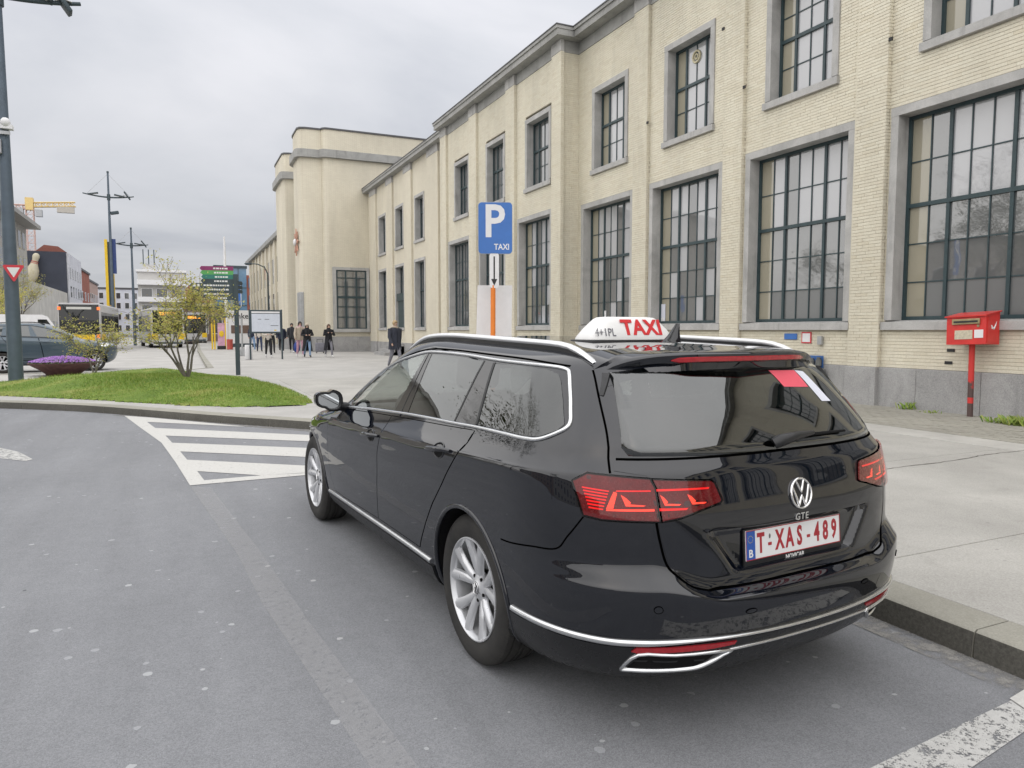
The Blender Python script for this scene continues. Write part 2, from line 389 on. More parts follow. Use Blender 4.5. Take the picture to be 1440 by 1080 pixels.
# small pavers along the wall, slightly uneven
m = MB()
for i, x in enumerate(np.arange(9.04, 11.3, 0.105)):
    for y in np.arange(-4 + (i % 2)*0.1, 22, 0.21):
        dz = random.uniform(-0.003, 0.003); zz = PZ + 0.006 + (x-9.04)*0.012
        m.add([(x+.004, y+.004, zz+dz), (x+.101, y+.004, zz+dz), (x+.101, y+.206, zz+dz), (x+.004, y+.206, zz+dz), (x+.004, y+.004, zz-.02), (x+.101, y+.004, zz-.02), (x+.101, y+.206, zz-.02), (x+.004, y+.206, zz-.02)], [(0, 1, 2, 3), (0, 4, 5, 1), (1, 5, 6, 2), (2, 6, 7, 3), (3, 7, 4, 0)])
o = obj('paver_field', m, M_paver, pave); o['kind'] = 'stuff'
m = MB(); m.box(9.035, -4, PZ-0.04, 11.3, 22, PZ-0.002); obj('paver_bed', m, M_soil, pave)
# bus lanes beyond the island
g = MB(); g.add([(-40, 27.3, .004), (0.9, 27.3, .004), (1.6, 80, .004), (2.0, 170, .004), (-17, 170, .004), (-60, 60, .004)], [(0, 1, 2, 3, 4, 5)])
struct('bus_lane', g, M_plaza)
# ------------------------------------------------------------------ road markings
def paint_mat(name, col, wear, scale):
    t = NT(name); p = t.pos()
    t.set(col=t.ramp(t.noise(40, 4, 0.6, co=p), [(0.3, tuple(c*0.86 for c in col)), (0.7, col)]), rough=0.75, spec=0.3)
    a = t.noise(scale, 6, 0.72, co=p); b = t.noise(scale*7, 3, 0.7, co=p)
    al = t.ramp(t.math('ADD', t.math('MULTIPLY', a, 0.6), t.math('MULTIPLY', b, 0.4)), [(wear-0.02, 0.0), (wear+0.03, 1.0)])
    t.l(al, t.bsdf.inputs['Alpha']); t.bump(t.noise(200, 3, 0.7, co=p), 0.5, 0.004); return t.mat
M_paint = paint_mat('road_paint', (0.58, 0.575, 0.55), 0.375, 14)
M_paintw = paint_mat('worn_road_paint', (0.54, 0.54, 0.525), 0.455, 16)
M_ghost = paint_mat('scrubbed_paint_trace', (0.475, 0.475, 0.48), 0.44, 26)
_gn = M_ghost.node_tree; _b = [n for n in _gn.nodes if n.bl_idname == 'ShaderNodeBsdfPrincipled'][0]; _src = _b.inputs['Alpha'].links[0].from_socket
_mm = _gn.nodes.new('ShaderNodeMath'); _mm.operation = 'MULTIPLY'; _mm.inputs[1].default_value = 0.30; _gn.links.new(_src, _mm.inputs[0]); _gn.links.new(_mm.outputs[0], _b.inputs['Alpha'])
for _l in list(_b.inputs['Normal'].links): _gn.links.remove(_l)
def sheet(name, poly, z, mat, parent, label=None):
    m = MB(); m.add([(x, y, z) for x, y in poly], [tuple(range(len(poly)))]); return obj(name, m, mat, parent, label=label)
mk = struct('hatched_marking', MB().add([(-0.88, 14.05, .004), (-0.56, 12.23, .004), (-0.24, 10.46, .004), (-0.07, 8.85, .004), (0.06, 7.44, .004), (0.19, 7.64, .004), (0.14, 8.17, .004), (0.05, 8.96, .004), (-0.02, 9.62, .004), (-0.2, 11.14, .004), (-0.49, 12.92, .004), (-0.52, 13.66, .004)],
    [(0, 1, 10, 11), (1, 2, 9, 10), (2, 3, 7, 8, 9), (3, 4, 5, 6, 7)]), M_paint)
sheet('stripe', [(-0.86, 14.02), (-0.52, 12.98), (0.78, 11.77), (0.9, 11.7), (-0.52, 13.66)], .0045, M_paint, mk)
sheet('stripe', [(-0.25, 11.18), (1.46, 9.83), (2.0, 9.40), (2.1, 9.96), (1.55, 10.44), (-0.42, 12.15)], .0045, M_paint, mk)
sheet('stripe', [(-0.03, 9.61), (1.27, 8.6), (2.0, 8.03), (2.1, 8.71), (1.37, 9.27), (-0.17, 10.44)], .0045, M_paint, mk)
sheet('stripe', [(0.06, 7.44), (1.1, 7.48), (2.1, 7.5), (2.1, 7.34+.1), (1.19, 8.04), (0.05, 8.95), (0.14, 8.17), (0.72, 7.66), (0.19, 7.64)], .0045, M_paint, mk)
struct('worn_line_trace', MB().add([(0.06, 7.40, .004), (0.31, 5.0, .004), (0.37, 4.0, .004), (0.45, 3.26, .004), (0.54, 2.36, .004), (0.60, 1.6, .004), (0.75, 1.6, .004), (0.68, 2.38, .004), (0.62, 3.02, .004), (0.56, 3.64, .004), (0.46, 4.93, .004), (0.24, 7.22, .004)],
    [(0, 1, 10, 11), (1, 2, 9, 10), (2, 3, 8, 9), (3, 4, 7, 8), (4, 5, 6, 7)]), M_ghost)
g = MB(); g.add([(-2.10, 10.9, .004), (-1.90, 9.95, .004), (-1.60, 9.62, .004), (-1.55, 9.72, .004), (-1.80, 10.4, .004)], [(0, 1, 2, 3, 4)]); struct('lane_dash', g, M_paintw)
g = MB(); g.add([(1.4, 1.555, .004), (1.4, 1.33, .004), (2.2, 1.445, .004), (3.05, 1.575, .004), (3.05, 1.70, .004), (2.08, 1.615, .004)], [(0, 1, 2, 3, 4, 5)]); struct('worn_stop_line', g, M_paintw)
g = MB(); g.add([(2.94, 1.62, .008), (3.08, 1.60, .008), (3.1, 1.72, .008), (2.97, 1.70, .008)], [(0, 1, 2, 3)]); struct('paint_patch', g, M_paint)
# dusty gutter along the kerb
t = NT('gutter_dust'); p = t.pos(); t.set(col=t.ramp(t.noise(120, 3, co=p), [(0.3, (0.22, 0.215, 0.20)), (0.7, (0.32, 0.31, 0.29))]), rough=0.9)
t.l(t.ramp(t.math('MULTIPLY_ADD', t.noise(9, 5, 0.65, co=p), 0.8, t.math('MULTIPLY', t.noise(140, 2, co=p), 0.25)), [(0.42, 0.0), (0.62, 0.85)]), t.bsdf.inputs['Alpha']); M_dust = t.mat
GA = offs(KP, -0.17); GBm = offs(KP, 0.0)
struct('gutter_dust', MB().add([(*q.xy, .0035) for q in GA] + [(*q.xy, .0035) for q in GBm], [(i, i+len(KP), i+1+len(KP), i+1) for i in range(0, 110)]), M_dust, kind='stuff')
# ------------------------------------------------------------------ grass island
GR = [(-14, 22.9), (-9, 21.0), (-6.2, 19.7), (-4.6, 18.8), (-3.36, 17.85), (-1.95, 16.5), (-0.64, 15.0), (0.1, 14.15), (0.75, 13.6), (1.44, 13.3), (1.95, 13.3), (2.25, 13.7), (2.32, 14.8), (2.3, 16.5), (2.1, 19.0), (1.75, 22.0), (1.2, 23.4), (0, 24.0), (-2.2, 23.3), (-3.6, 22.4), (-7, 23.3), (-13, 24.6)]
def in_poly(x, y, P):
    c = False; n = len(P); j = n-1
    for i in range(n):
        if (P[i][1] > y) != (P[j][1] > y) and x < (P[j][0]-P[i][0])*(y-P[i][1])/(P[j][1]-P[i][1]) + P[i][0]: c = not c
        j = i
    return c
def dist_poly(x, y, P):
    d = 1e9
    for i in range(len(P)):
        ax, ay = P[i]; bx, by = P[(i+1) % len(P)]; dx, dy = bx-ax, by-ay
        t = max(0, min(1, ((x-ax)*dx + (y-ay)*dy)/(dx*dx+dy*dy))); d = min(d, math.hypot(x-ax-t*dx, y-ay-t*dy))
    return d
def mound_z(x, y):
    d = dist_poly(x, y, GR); s = min(1, d/2.6); s = s*s*(3-2*s)
    lo = min(1, max(0.25, (x+5.5)/4.0))
    return PZ + 0.015 + 0.31*s*lo + 0.02*math.sin(x*2.1+y*1.3)*s
def grass_mats():
    t = NT('lawn'); p = t.pos()
    a = t.noise(1.1, 5, 0.6, co=p, dist=0.6); b = t.noise(14, 4, 0.7, co=p)
    c = t.ramp(a, [(0.3, (0.12, 0.20, 0.03)), (0.52, (0.18, 0.27, 0.045)), (0.72, (0.34, 0.34, 0.10))])
    c = t.mix(1.0, c, t.ramp(b, [(0.25, 0.75), (0.75, 1.2)]), 'MULTIPLY'); t.set(col=c, rough=0.8, spec=0.25); t.bump(t.noise(60, 4, 0.7, co=p), 0.9, 0.03)
    u = NT('grass_blade'); rnd = u.n('ShaderNodeNewGeometry').outputs['Random Per Island']; pp = u.pos()
    cc = u.ramp(rnd, [(0, (0.12, 0.22, 0.03)), (0.55, (0.21, 0.32, 0.05)), (0.9, (0.32, 0.38, 0.085)), (1, (0.44, 0.40, 0.18))])
    cc = u.mix(t_fac := u.math('MULTIPLY', u.ramp(u.noise(1.1, 5, 0.6, co=pp, dist=0.6), [(0.5, 0.0), (0.72, 1.0)]), 0.5), cc, (0.42, 0.39, 0.15))
    u.set(col=cc, rough=0.65, spec=0.3); return t.mat, u.mat
M_lawn, M_blade = grass_mats()
bm = bmesh.new(); st = 0.16; cache = {}
def gv(i, j):
    if (i, j) not in cache:
        x, y = -14.4 + i*st, 13 + j*st
        cache[(i, j)] = bm.verts.new((x, y, mound_z(x, y) if in_poly(x, y, GR) else PZ - 0.02))
    return cache[(i, j)]
for i in range(106):
    for j in range(73):
        xc, yc = -14.4 + (i+.5)*st, 13 + (j+.5)*st
        if in_poly(xc, yc, GR): bm.faces.new((gv(i, j), gv(i+1, j), gv(i+1, j+1), gv(i, j+1)))
me = bpy.data.meshes.new('grass_mound'); bm.to_mesh(me); bm.free(); me.materials.append(M_lawn); me.polygons.foreach_set('use_smooth', [True]*len(me.polygons))
mound = bpy.data.objects.new('grass_mound', me); COL.objects.link(mound); mound['kind'] = 'structure'
bv, bf = [], []
cnt = 0
while cnt < 52000:
    x = random.uniform(-9, 2.5) if random.random() < .8 else random.uniform(-2, 2.4); y = random.uniform(13.1, 24.0)
    if not in_poly(x, y, GR): continue
    if y > 19.5 and random.random() < 0.55: continue
    z = mound_z(x, y); h = random.uniform(0.02, 0.052)*(1.7 if random.random() < .06 else 1)*(0.75+0.5*math.sin(x*1.7)*math.sin(y*1.3)); a = random.uniform(0, 6.28); w = random.uniform(0.004, 0.009); ln = random.uniform(0, 0.05); b2 = random.uniform(0, 6.28)
    k = len(bv); ca, sa = math.cos(a)*w, math.sin(a)*w
    bv += [(x-ca, y-sa, z-.01), (x+ca, y+sa, z-.01), (x+math.cos(b2)*ln, y+math.sin(b2)*ln, z+h)]; bf.append((k, k+1, k+2)); cnt += 1
m = MB(); m.v = bv; m.f = bf; m.m = [0]*len(bf)
o = obj('grass_blades', m, M_blade); o['kind'] = 'stuff'; tag(o, 'short green grass blades covering the mound on the traffic island', 'grass'); o['kind'] = 'stuff'
# ================================================================== STATION BUILDING
def brick_mat(name, rnd_obj):
    t = NT(name)
    r = t.n('ShaderNodeObjectInfo').outputs['Random'] if rnd_obj else t.n('ShaderNodeNewGeometry').outputs['Random Per Island']
    p = t.pos()
    c = t.ramp(r, [(0.0, (0.66, 0.61, 0.485)), (0.10, (0.69, 0.64, 0.515)), (0.5, (0.71, 0.665, 0.54)), (0.93, (0.725, 0.685, 0.56)), (1.0, (0.66, 0.605, 0.47))])
    dirt = t.noise(0.7, 5, 0.65, co=t.mapping(p, (1, 1, 0.35)), dist=0.4)
    c = t.mix(1.0, c, t.ramp(dirt, [(0.3, 0.86), (0.6, 1.04)]), 'MULTIPLY')
    c = t.mix(1.0, c, t.ramp(t.noise(45, 4, 0.6, co=p), [(0.3, 0.9), (0.7, 1.06)]), 'MULTIPLY')
    soot = t.noise(3.2, 5, 0.65, co=t.mapping(p, (1, 1, 0.10)))
    c = t.mix(t.math('MULTIPLY', t.ramp(soot, [(0.54, 0.0), (0.78, 1.0)]), 0.20), c, (0.36, 0.33, 0.26))
    t.set(col=c, rough=0.62, spec=0.35); t.bump(t.noise(90, 3, co=p), 0.2, 0.003); return t.mat
M_brick = brick_mat('glazed_cream_brick', False); M_brick1 = brick_mat('glazed_cream_brick_single', True)
M_mortar = simple('mortar', (0.54, 0.49, 0.39), 0.95, var=0.2, vscale=3)
def brick_tex_mat():
    t = NT('distant_cream_brickwork'); p = t.pos(); sp = t.n('ShaderNodeSeparateXYZ'); t.l(p, sp.inputs[0])
    cb = t.n('ShaderNodeCombineXYZ'); t.l(t.math('ADD', sp.outputs[0], sp.outputs[1]), cb.inputs[0]); t.l(sp.outputs[2], cb.inputs[1])
    b = t.n('ShaderNodeTexBrick'); t.l(cb.outputs[0], b.inputs['Vector']); b.inputs['Scale'].default_value = 1.0
    b.inputs['Brick Width'].default_value = 0.25; b.inputs['Row Height'].default_value = 0.0565; b.inputs['Mortar Size'].default_value = 0.007; b.inputs['Bias'].default_value = 0
    b.inputs['Color1'].default_value = (0.68, 0.63, 0.51, 1); b.inputs['Color2'].default_value = (0.72, 0.675, 0.55, 1); b.inputs['Mortar'].default_value = (0.56, 0.51, 0.405, 1)
    c = t.mix(1.0, b.outputs['Color'], t.ramp(t.noise(0.5, 6, 0.65, co=t.mapping(p, (1, 1, .3)), dist=0.4), [(0.3, 0.86), (0.65, 1.05)]), 'MULTIPLY')
    t.set(col=c, rough=0.7); bp = t.bump(b.outputs['Fac'], 0.6, 0.006); bp.invert = True; return t.mat
M_bricktex = brick_tex_mat()
def stone_mat(name, a, b, joints=False):
    t = NT(name); p = t.pos()
    c = t.ramp(t.noise(70, 4, 0.7, co=p), [(0.3, a), (0.7, b)])
    c = t.mix(1.0, c, t.ramp(t.noise(1.3, 5, 0.65, co=p, dist=0.8), [(0.3, 0.78), (0.68, 1.12)]), 'MULTIPLY')
    run = t.noise(5, 5, 0.6, co=t.mapping(p, (1, 1, 0.12)))
    c = t.mix(t.math('MULTIPLY', t.ramp(run, [(0.56, 0.0), (0.74, 1.0)]), 0.4), c, (0.12, 0.12, 0.118))
    t.set(col=c, rough=0.8, spec=0.3); t.bump(t.noise(90, 4, 0.7, co=p), 0.4, 0.006); return t.mat
M_stone = stone_mat('blue_limestone', (0.40, 0.40, 0.39), (0.50, 0.49, 0.475))
M_plinth = stone_mat('plinth_granite', (0.26, 0.26, 0.26), (0.46, 0.455, 0.45))
M_cornice = stone_mat('cornice_concrete', (0.31, 0.31, 0.30), (0.39, 0.39, 0.375))
M_lead = simple('roof_edge_metal', (0.09, 0.09, 0.095), 0.5, 0.4)
M_frame = simple('green_steel_frame', S(48, 66, 70), 0.42, var=0.15, vscale=9, spec=0.5)
def glass_mat(name, col, ior, rough=0.02, wav=0.03, alpha=None):
    t = NT(name); t.set(col=col, rough=rough, ior=ior, spec=0.5)
    t.bump(t.noise(1.6, 2, 0.5), wav, 0.05); return t.mat
M_glass = glass_mat('station_pane_glass', (0.135, 0.14, 0.142), 2.5)
M_gblind = glass_mat('pane_glass_blind_and_sky', (0.44, 0.445, 0.46), 2.0)  # blinds and the brightness of mirrored sky are put into this pale base
M_gcream = glass_mat('pane_glass_before_cream_reveal', (0.34, 0.315, 0.24), 1.9)
M_frost = glass_mat('frosted_pane_glass', (0.16, 0.165, 0.165), 1.7, 0.22)
M_curt = simple('pale_curtain', (0.50, 0.47, 0.40), 0.85, var=0.25, vscale=3)
M_curtw = simple('white_curtain', (0.66, 0.67, 0.70), 0.85, var=0.15, vscale=3)
station = thing('station_building', 'long two-storey cream brick station with green steel windows and stone cornice', 'building')
WZ0 = PZ + 0.02
XW, XP = 11.20, 10.65
CH, BL = 0.0565, 0.25
brick_rects = []     # (axis, plane, sign, a0, a1, z0, z1)  collected bricks
def lay(axis, plane, a0, a1, z0, z1, holes, depth=0.008):
    """courses of brick on a vertical face. axis 'x': plane X=plane facing -X, running along Y. axis 'y': plane Y=plane facing -Y running along X"""
    n = int(round((z1-z0)/CH)); ch = (z1-z0)/n
    for r in range(n):
        b0, b1 = z0 + r*ch, z0 + (r+1)*ch; zc = (b0+b1)/2
        free = [(a0, a1)]
        for (h0, h1, hz0, hz1) in holes:
            if hz0 < zc < hz1:
                nf = []
                for s0, s1 in free:
                    if h1 <= s0 or h0 >= s1: nf.append((s0, s1)); continue
                    if h0 > s0: nf.append((s0, h0))
                    if h1 < s1: nf.append((h1, s1))
                free = nf
        for s0, s1 in free:
            x = s0 - (BL*0.5 if r % 2 else 0) - random.choice((0, 0, 0.06))
            while x < s1 - 0.01:
                L = BL; p0, p1 = max(x, s0), min(x+L, s1)
                if p1 - p0 > 0.03: brick_rects.append((axis, plane - depth*random.uniform(0.75, 1.1), depth, p0+0.0018, p1-0.0018, b0+0.003, b1-0.003))
                x += L
LOW = [(6.0, 8.77), (9.5, 12.27), (12.98, 15.76), (16.5, 19.25)]
UPP = [(6.4, 8.25), (9.93, 11.75), (13.35, 15.2), (16.82, 18.66)]
LOWP = [(20.1, 22.62), (23.6, 26.1), (27.05, 29.55)]
UPPP = [(20.2, 22.02), (23.65, 25.4), (27.1, 28.8)]
ZL0, ZL1, ZU0, ZU1 = 1.48, 5.23, 6.0, 8.46
PLZ = 0.83
def holes_of(L, U): return [(a, b, ZL0, ZL1) for a, b in L] + [(a, b, ZU0, ZU1) for a, b in U]
def wall_with_holes(mb, X, y0, y1, z0, z1, holes, thick=0.5):
    """backing wall as boxes round the openings"""
    ys_ = sorted(set([y0, y1] + [h for q in holes for h in q[:2]])); zs = sorted(set([z0, z1] + [h for q in holes for h in q[2:]]))
    ys_ = [y for y in ys_ if y0 <= y <= y1]
    for a, b in zip(ys_, ys_[1:]):
        runs = []
        for c, d in zip(zs, zs[1:]):
            if any(h[0] <= a+1e-6 and h[1] >= b-1e-6 and h[2] <= c+1e-6 and h[3] >= d-1e-6 for h in holes): continue
            if runs and abs(runs[-1][1]-c) < 1e-6: runs[-1][1] = d
            else: runs.append([c, d])
        for c, d in runs: mb.box(X, a, c, X+thick, b, d)
# -- right section
H_R = holes_of(LOW, UPP)
m = MB(); wall_with_holes(m, XW, 4.9, 19.5, PLZ, 10.0, H_R); obj('wall', m, M_mortar, station)
PIL = [(5.32, 5.96), (8.83, 9.44), (12.33, 12.92), (15.82, 16.44)]
lay('x', XW, 4.9, 19.5, PLZ, 9.72, H_R + [(a, b, 0, 20) for a, b in PIL])
for a, b in PIL:
    m = MB(); m.box(XW-0.09, a, PLZ, XW-0.002, b, 9.72); o = obj('pilaster', m, M_mortar, station)
    lay('x', XW-0.09, a, b, PLZ, 9.72, [])
    lay('y', a, XW-0.09, XW, PLZ, 9.72, [])
    m = MB(); m.box(XW-0.11, a-0.01, 9.722, XW-0.002, b+0.01, 10.06, ch=0.006); obj('pilaster_cap', m, M_stone, station)
m = MB(); m.box(XW-0.03, 4.9, 9.722, XW+0.3, 19.5, 10.06); obj('frieze', m, M_cornice, station)
# -- projecting section
H_P = holes_of(LOWP, UPPP)
m = MB(); wall_with_holes(m, XP, 19.5, 30.35, PLZ, 10.0, H_P, 1.05); obj('wall', m, M_mortar, station)
PILP = [(19.42, 20.02), (22.72, 23.45), (26.2, 26.95), (29.62, 30.35)]
lay('x', XP, 19.5, 30.35, PLZ, 9.72, H_P + [(a, b, 0, 20) for a, b in PILP])
lay('y', 19.5, XP+0.0, XW, PLZ, 9.72, [])
for a, b in PILP:
    m = MB(); m.box(XP-0.10, a, PLZ, XP-0.002, b, 9.72); obj('pilaster', m, M_mortar, station)
    lay('x', XP-0.10, a, b, PLZ, 9.72, []); lay('y', a, XP-0.10, XP, PLZ, 9.72, [])
    m = MB(); m.box(XP-0.12, a-0.01, 9.722, XP-0.002, b+0.01, 10.06, ch=0.006); obj('pilaster_cap', m, M_stone, station)
m = MB(); m.box(XP-0.03, 19.48, 9.722, XP+0.9, 30.36, 10.06); obj('frieze', m, M_cornice, station)
# cornices: slab with stepped edge and metal flashing
def cornice(y0, y1, X, ret=None):
    m = MB(); m.box(X-0.36, y0, 10.065, X+3, y1, 10.24); m.box(X-0.40, y0-.02, 10.242, X+3, y1+.02, 10.33); o = obj('cornice', m, M_cornice, station)
    m = MB(); m.box(X-0.42, y0-.04, 10.333, X+3.0, y1+.04, 10.365); obj('flashing', m, M_lead, o)
cornice(-26, 19.15, XW); cornice(19.17, 30.42, XP)
# plinth of granite blocks
def plinth(axis, plane, a0, a1, ws=1.02, thick=0.06):
    x = a0; 
    while x < a1 - 0.05:
        e2 = min(a1, x + ws*random.uniform(0.92, 1.08)); e2 = a1 if a1-e2 < 0.3 else e2; m = MB(); j = random.uniform(0, 0.006)
        if axis == 'x': m.box(plane-thick-j, x+.003, 0.0, plane+0.2, e2-.003, PLZ-0.002, ch=0.008)
        else: m.box(x+.003, plane-thick-j, 0.0, e2-.003, plane+0.2, PLZ-0.002, ch=0.008)
        obj('plinth_block', m, M_plinth, station); x = e2
prev = 4.9
for a, b in PIL:
    plinth('x', XW, prev, a-.005); plinth('x', XW-0.09, a-.02, b+.02); prev = b+.025
plinth('x', XW, prev, 19.40)
plinth('y', 19.40, XP+.02, XW+.1)
prev = 20.05
plinth('x', XP-0.10, 19.40, 20.04)
for a, b in PILP[1:]:
    plinth('x', XP, prev, a-.005); plinth('x', XP-0.10, a-.02, b+.02); prev = b+.025
plinth('x', XP, prev, 30.35)
# -- bricks: the largest in view are single pieces, the others one mesh per lot
_F = Vector((math.sin(R(24.737))*math.cos(R(4.2445)), math.cos(R(24.737))*math.cos(R(4.2445)), -math.sin(R(4.2445))))
_Rt = Vector((math.cos(R(24.737)), -math.sin(R(24.737)), 0)); _Up = _Rt.cross(_F)
def scr(P):
    v = Vector(P) - Vector((0, 0, CAM_H)); d = v.dot(_F)
    return (720 + 1017.3*v.dot(_Rt)/d, 540 - 1017.3*v.dot(_Up)/d, d) if d > 0.1 else (-1e4, -1e4, d)
def brick_geo(q):
    ax, pl, dp, a0, a1, z0, z1 = q; dp = dp*1.3; e_ = 0.0025
    if ax == 'x': f = lambda a, z, d: (pl + d, a, z)
    else: f = lambda a, z, d: (a, pl + d, z)
    v = [f(a0+e_, z0+e_, 0), f(a1-e_, z0+e_, 0), f(a1-e_, z1-e_, 0), f(a0+e_, z1-e_, 0), f(a0, z0, e_), f(a1, z0, e_), f(a1, z1, e_), f(a0, z1, e_), f(a0, z0, dp), f(a1, z0, dp), f(a1, z1, dp), f(a0, z1, dp)]
    fc = [(0, 1, 2, 3)] if ax == 'y' else [(3, 2, 1, 0)]
    for lo, hi in ((0, 4), (4, 8)):
        for i in range(4):
            j = (i+1) % 4; qd = (lo+i, hi+i, hi+j, lo+j)
            fc.append(qd if ax == 'y' else qd[::-1])
    return v, fc
scored = []
for i, q in enumerate(brick_rects):
    ax, pl, dp, a0, a1, z0, z1 = q
    P = (pl, (a0+a1)/2, (z0+z1)/2) if ax == 'x' else ((a0+a1)/2, pl, (z0+z1)/2)
    x, y, d = scr(P); vis = 0 < x < 1440 and 0 < y < 1080 and not (820 < x < 1240 and y > 440+ (x-900)*0.2)
    if ax == 'x': fore = abs(Vector(P).xy.normalized().x)
    else: fore = abs(Vector(P).xy.normalized().y)
    scored.append((-(a1-a0)*fore/d if vis else 0, i))
scored.sort(); single = set(i for s_, i in scored[:290])
shared = {}
for i in sorted(single):
    q = brick_rects[i]; L = round(q[4]-q[3], 2); key = (q[0], L, round(q[6]-q[5], 3))
    if key not in shared:
        b = MB(); b.add(*brick_geo((q[0], 0.0, q[2], -L/2, L/2, -(q[6]-q[5])/2, (q[6]-q[5])/2))); shared[key] = mesh_from('brick', b, M_brick1)
    c = ((q[3]+q[4])/2, (q[5]+q[6])/2)
    obj('brick', shared[key], None, station, loc=(q[1], c[0], c[1]) if q[0] == 'x' else (c[0], q[1], c[1]))
m = MB()
for i, q in enumerate(brick_rects):
    if i not in single: m.add(*brick_geo(q))
o = obj('brick_courses', m, M_brick, station); o['kind'] = 'stuff'
# ------------------------------------------------------------------ windows
def bar(mb, X, y0, y1, z0, z1, t): mb.box(X-t, y0, z0, X+t, y1, z1)
def window(X, y0, y1, z0, z1, cols, rows, transom=None, panes=True, recess=0.27, mull=(), curtain=None, gm=None, surr=0.14):
    """cols: list of column fractions; rows: list of row fractions from the bottom"""
    g0, g1, h0, h1 = y0+surr, y1-surr, z0+0.17, z1-0.14
    Xg = X + recess
    fr = MB(); w = 0.032
    fr.box(Xg-.045, g0, h0, Xg+.04, g0+.055, h1); fr.box(Xg-.045, g1-.055, h0, Xg+.04, g1, h1)
    fr.box(Xg-.044, g0+.055, h0, Xg+.039, g1-.055, h0+.06); fr.box(Xg-.044, g0+.055, h1-.06, Xg+.039, g1-.055, h1)
    a0, a1, b0, b1 = g0+.055, g1-.055, h0+.06, h1-.06
    cx = [a0 + (a1-a0)*c for c in cols]; rz_ = [b0 + (b1-b0)*r for r in rows]
    for i, c in enumerate(cx[1:-1], 1):
        t = 0.028 if i in mull else 0.010; fr.box(Xg-(.035 if i in mull else .018), c-t, b0, Xg+.025, c+t, b1)
    for i, r in enumerate(rz_[1:-1], 1):
        t = 0.034 if transom == i else 0.010; fr.box(Xg-(.043 if transom == i else .015), a0, r-t, Xg+.023, a1, r+t)
    win = obj('window', fr, M_frame, station)
    sr = MB(); P_ = 0.035; q = X-P_
    sr.box(q, y0, z0+.165, X+recess+.05, y0+surr, z1-.002); obj('stone_jamb', sr, M_stone, win)
    sr = MB(); sr.box(q, y1-surr, z0+.165, X+recess+.05, y1, z1-.002); obj('stone_jamb', sr, M_stone, win)
    sr = MB(); sr.box(q-.004, y0-.003, z1-.14, X+recess+.055, y1+.003, z1+.004); obj('stone_lintel', sr, M_stone, win)
    sr = MB(); sr.prism([(q-0.045, z0), (X+recess+.04, z0), (X+recess+.04, z0+.175), (q-0.045, z0+.135)], lambda a, b, d: (a, d, b), y0-.03, y1+.03); obj('stone_sill', sr, M_stone, win)
    if panes:
        for i in range(len(cx)-1):
            for j in range(len(rz_)-1):
                pm = MB(); c = ((cx[i]+cx[i+1])/2, (rz_[j]+rz_[j+1])/2); hw, hh = (cx[i+1]-cx[i])/2, (rz_[j+1]-rz_[j])/2
                pm.box(-.003, -hw, -hh, .003, hw, hh)
                obj('pane', pm, gm(i, j, len(cx)-1, len(rz_)-1) if gm else M_glass, win, loc=(Xg+.004, c[0], c[1]), rot=(0, random.uniform(-.004, .004), random.uniform(-.004, .004)))
    else:
        pm = MB(); pm.box(Xg, a0, b0, Xg+.006, a1, b1); obj('glazing', pm, M_glass, win)
    return win
def fr_cols(n): return [i/n for i in range(n+1)]
C7 = [0, .145, .29, .43, .57, .71, .855, 1]
R5 = [0, .175, .37, .565, .785, 1]
def gm_low(k):
    def f(i, j, n, r_):
        if i == n-1: return M_gcream
        if j >= 3: return M_gblind if (i+k) % 5 else M_glass
        if k >= 2: return M_gblind if (i*7+j*3+k) % 4 == 0 else M_glass
        return M_frost if j == 0 else M_glass
    return f
for k, (a, b) in enumerate(LOW):
    window(XW, a, b, ZL0, ZL1, C7, R5, 3, True, mull=(2, 5), gm=gm_low(k))
for k, (a, b) in enumerate(UPP):
    window(XW, a, b, ZU0, ZU1, [0, .26, .51, .76, 1] if k > 1 else [0, .25, .5, .75, 1], [0, .28, .56, 1.0] if k > 1 else [0, .27, .54, .77, 1], 2, True, mull=(1, 3), recess=.25, gm=lambda i, j, n, r_: M_gcream if i == n-1 else M_gblind)
for k, (a, b) in enumerate(LOWP): window(XP, a, b, ZL0, ZL1, [0, .17, .34, .5, .66, .83, 1], R5, 3, k == 0, mull=(2, 4), gm=gm_low(2))
for k, (a, b) in enumerate(UPPP): window(XP, a, b, ZU0, ZU1-.1, [0, .26, .51, .76, 1], [0, .28, .56, 1.0], 2, False, mull=(1, 3), recess=.25)
# -- the wall carries on behind the camera (seen in reflections)
m = MB(); HB = []
for k in range(8): y = 2.5 - 3.49*k; HB += [(y, y+2.77, ZL0, ZL1), (y+.45, y+2.3, ZU0, ZU1)]
HB = [h for h in HB if h[0] > -25.5]
wall_with_holes(m, XW, -26, 4.9, 0, 10.06, HB); obj('wall', m, M_bricktex, station)
for h in HB: window(XW, *h, C7 if h[3] < 6 else fr_cols(4), R5 if h[3] < 6 else fr_cols(4), 3 if h[3] < 6 else 2, False, mull=(2, 5) if h[3] < 6 else (1, 3))
m = MB(); m.box(11.75, -26, 0.0, 12.0, 30.3, 10.05); obj('inner_wall', m, simple('dim_interior', (0.22, 0.21, 0.19), 0.9), station)
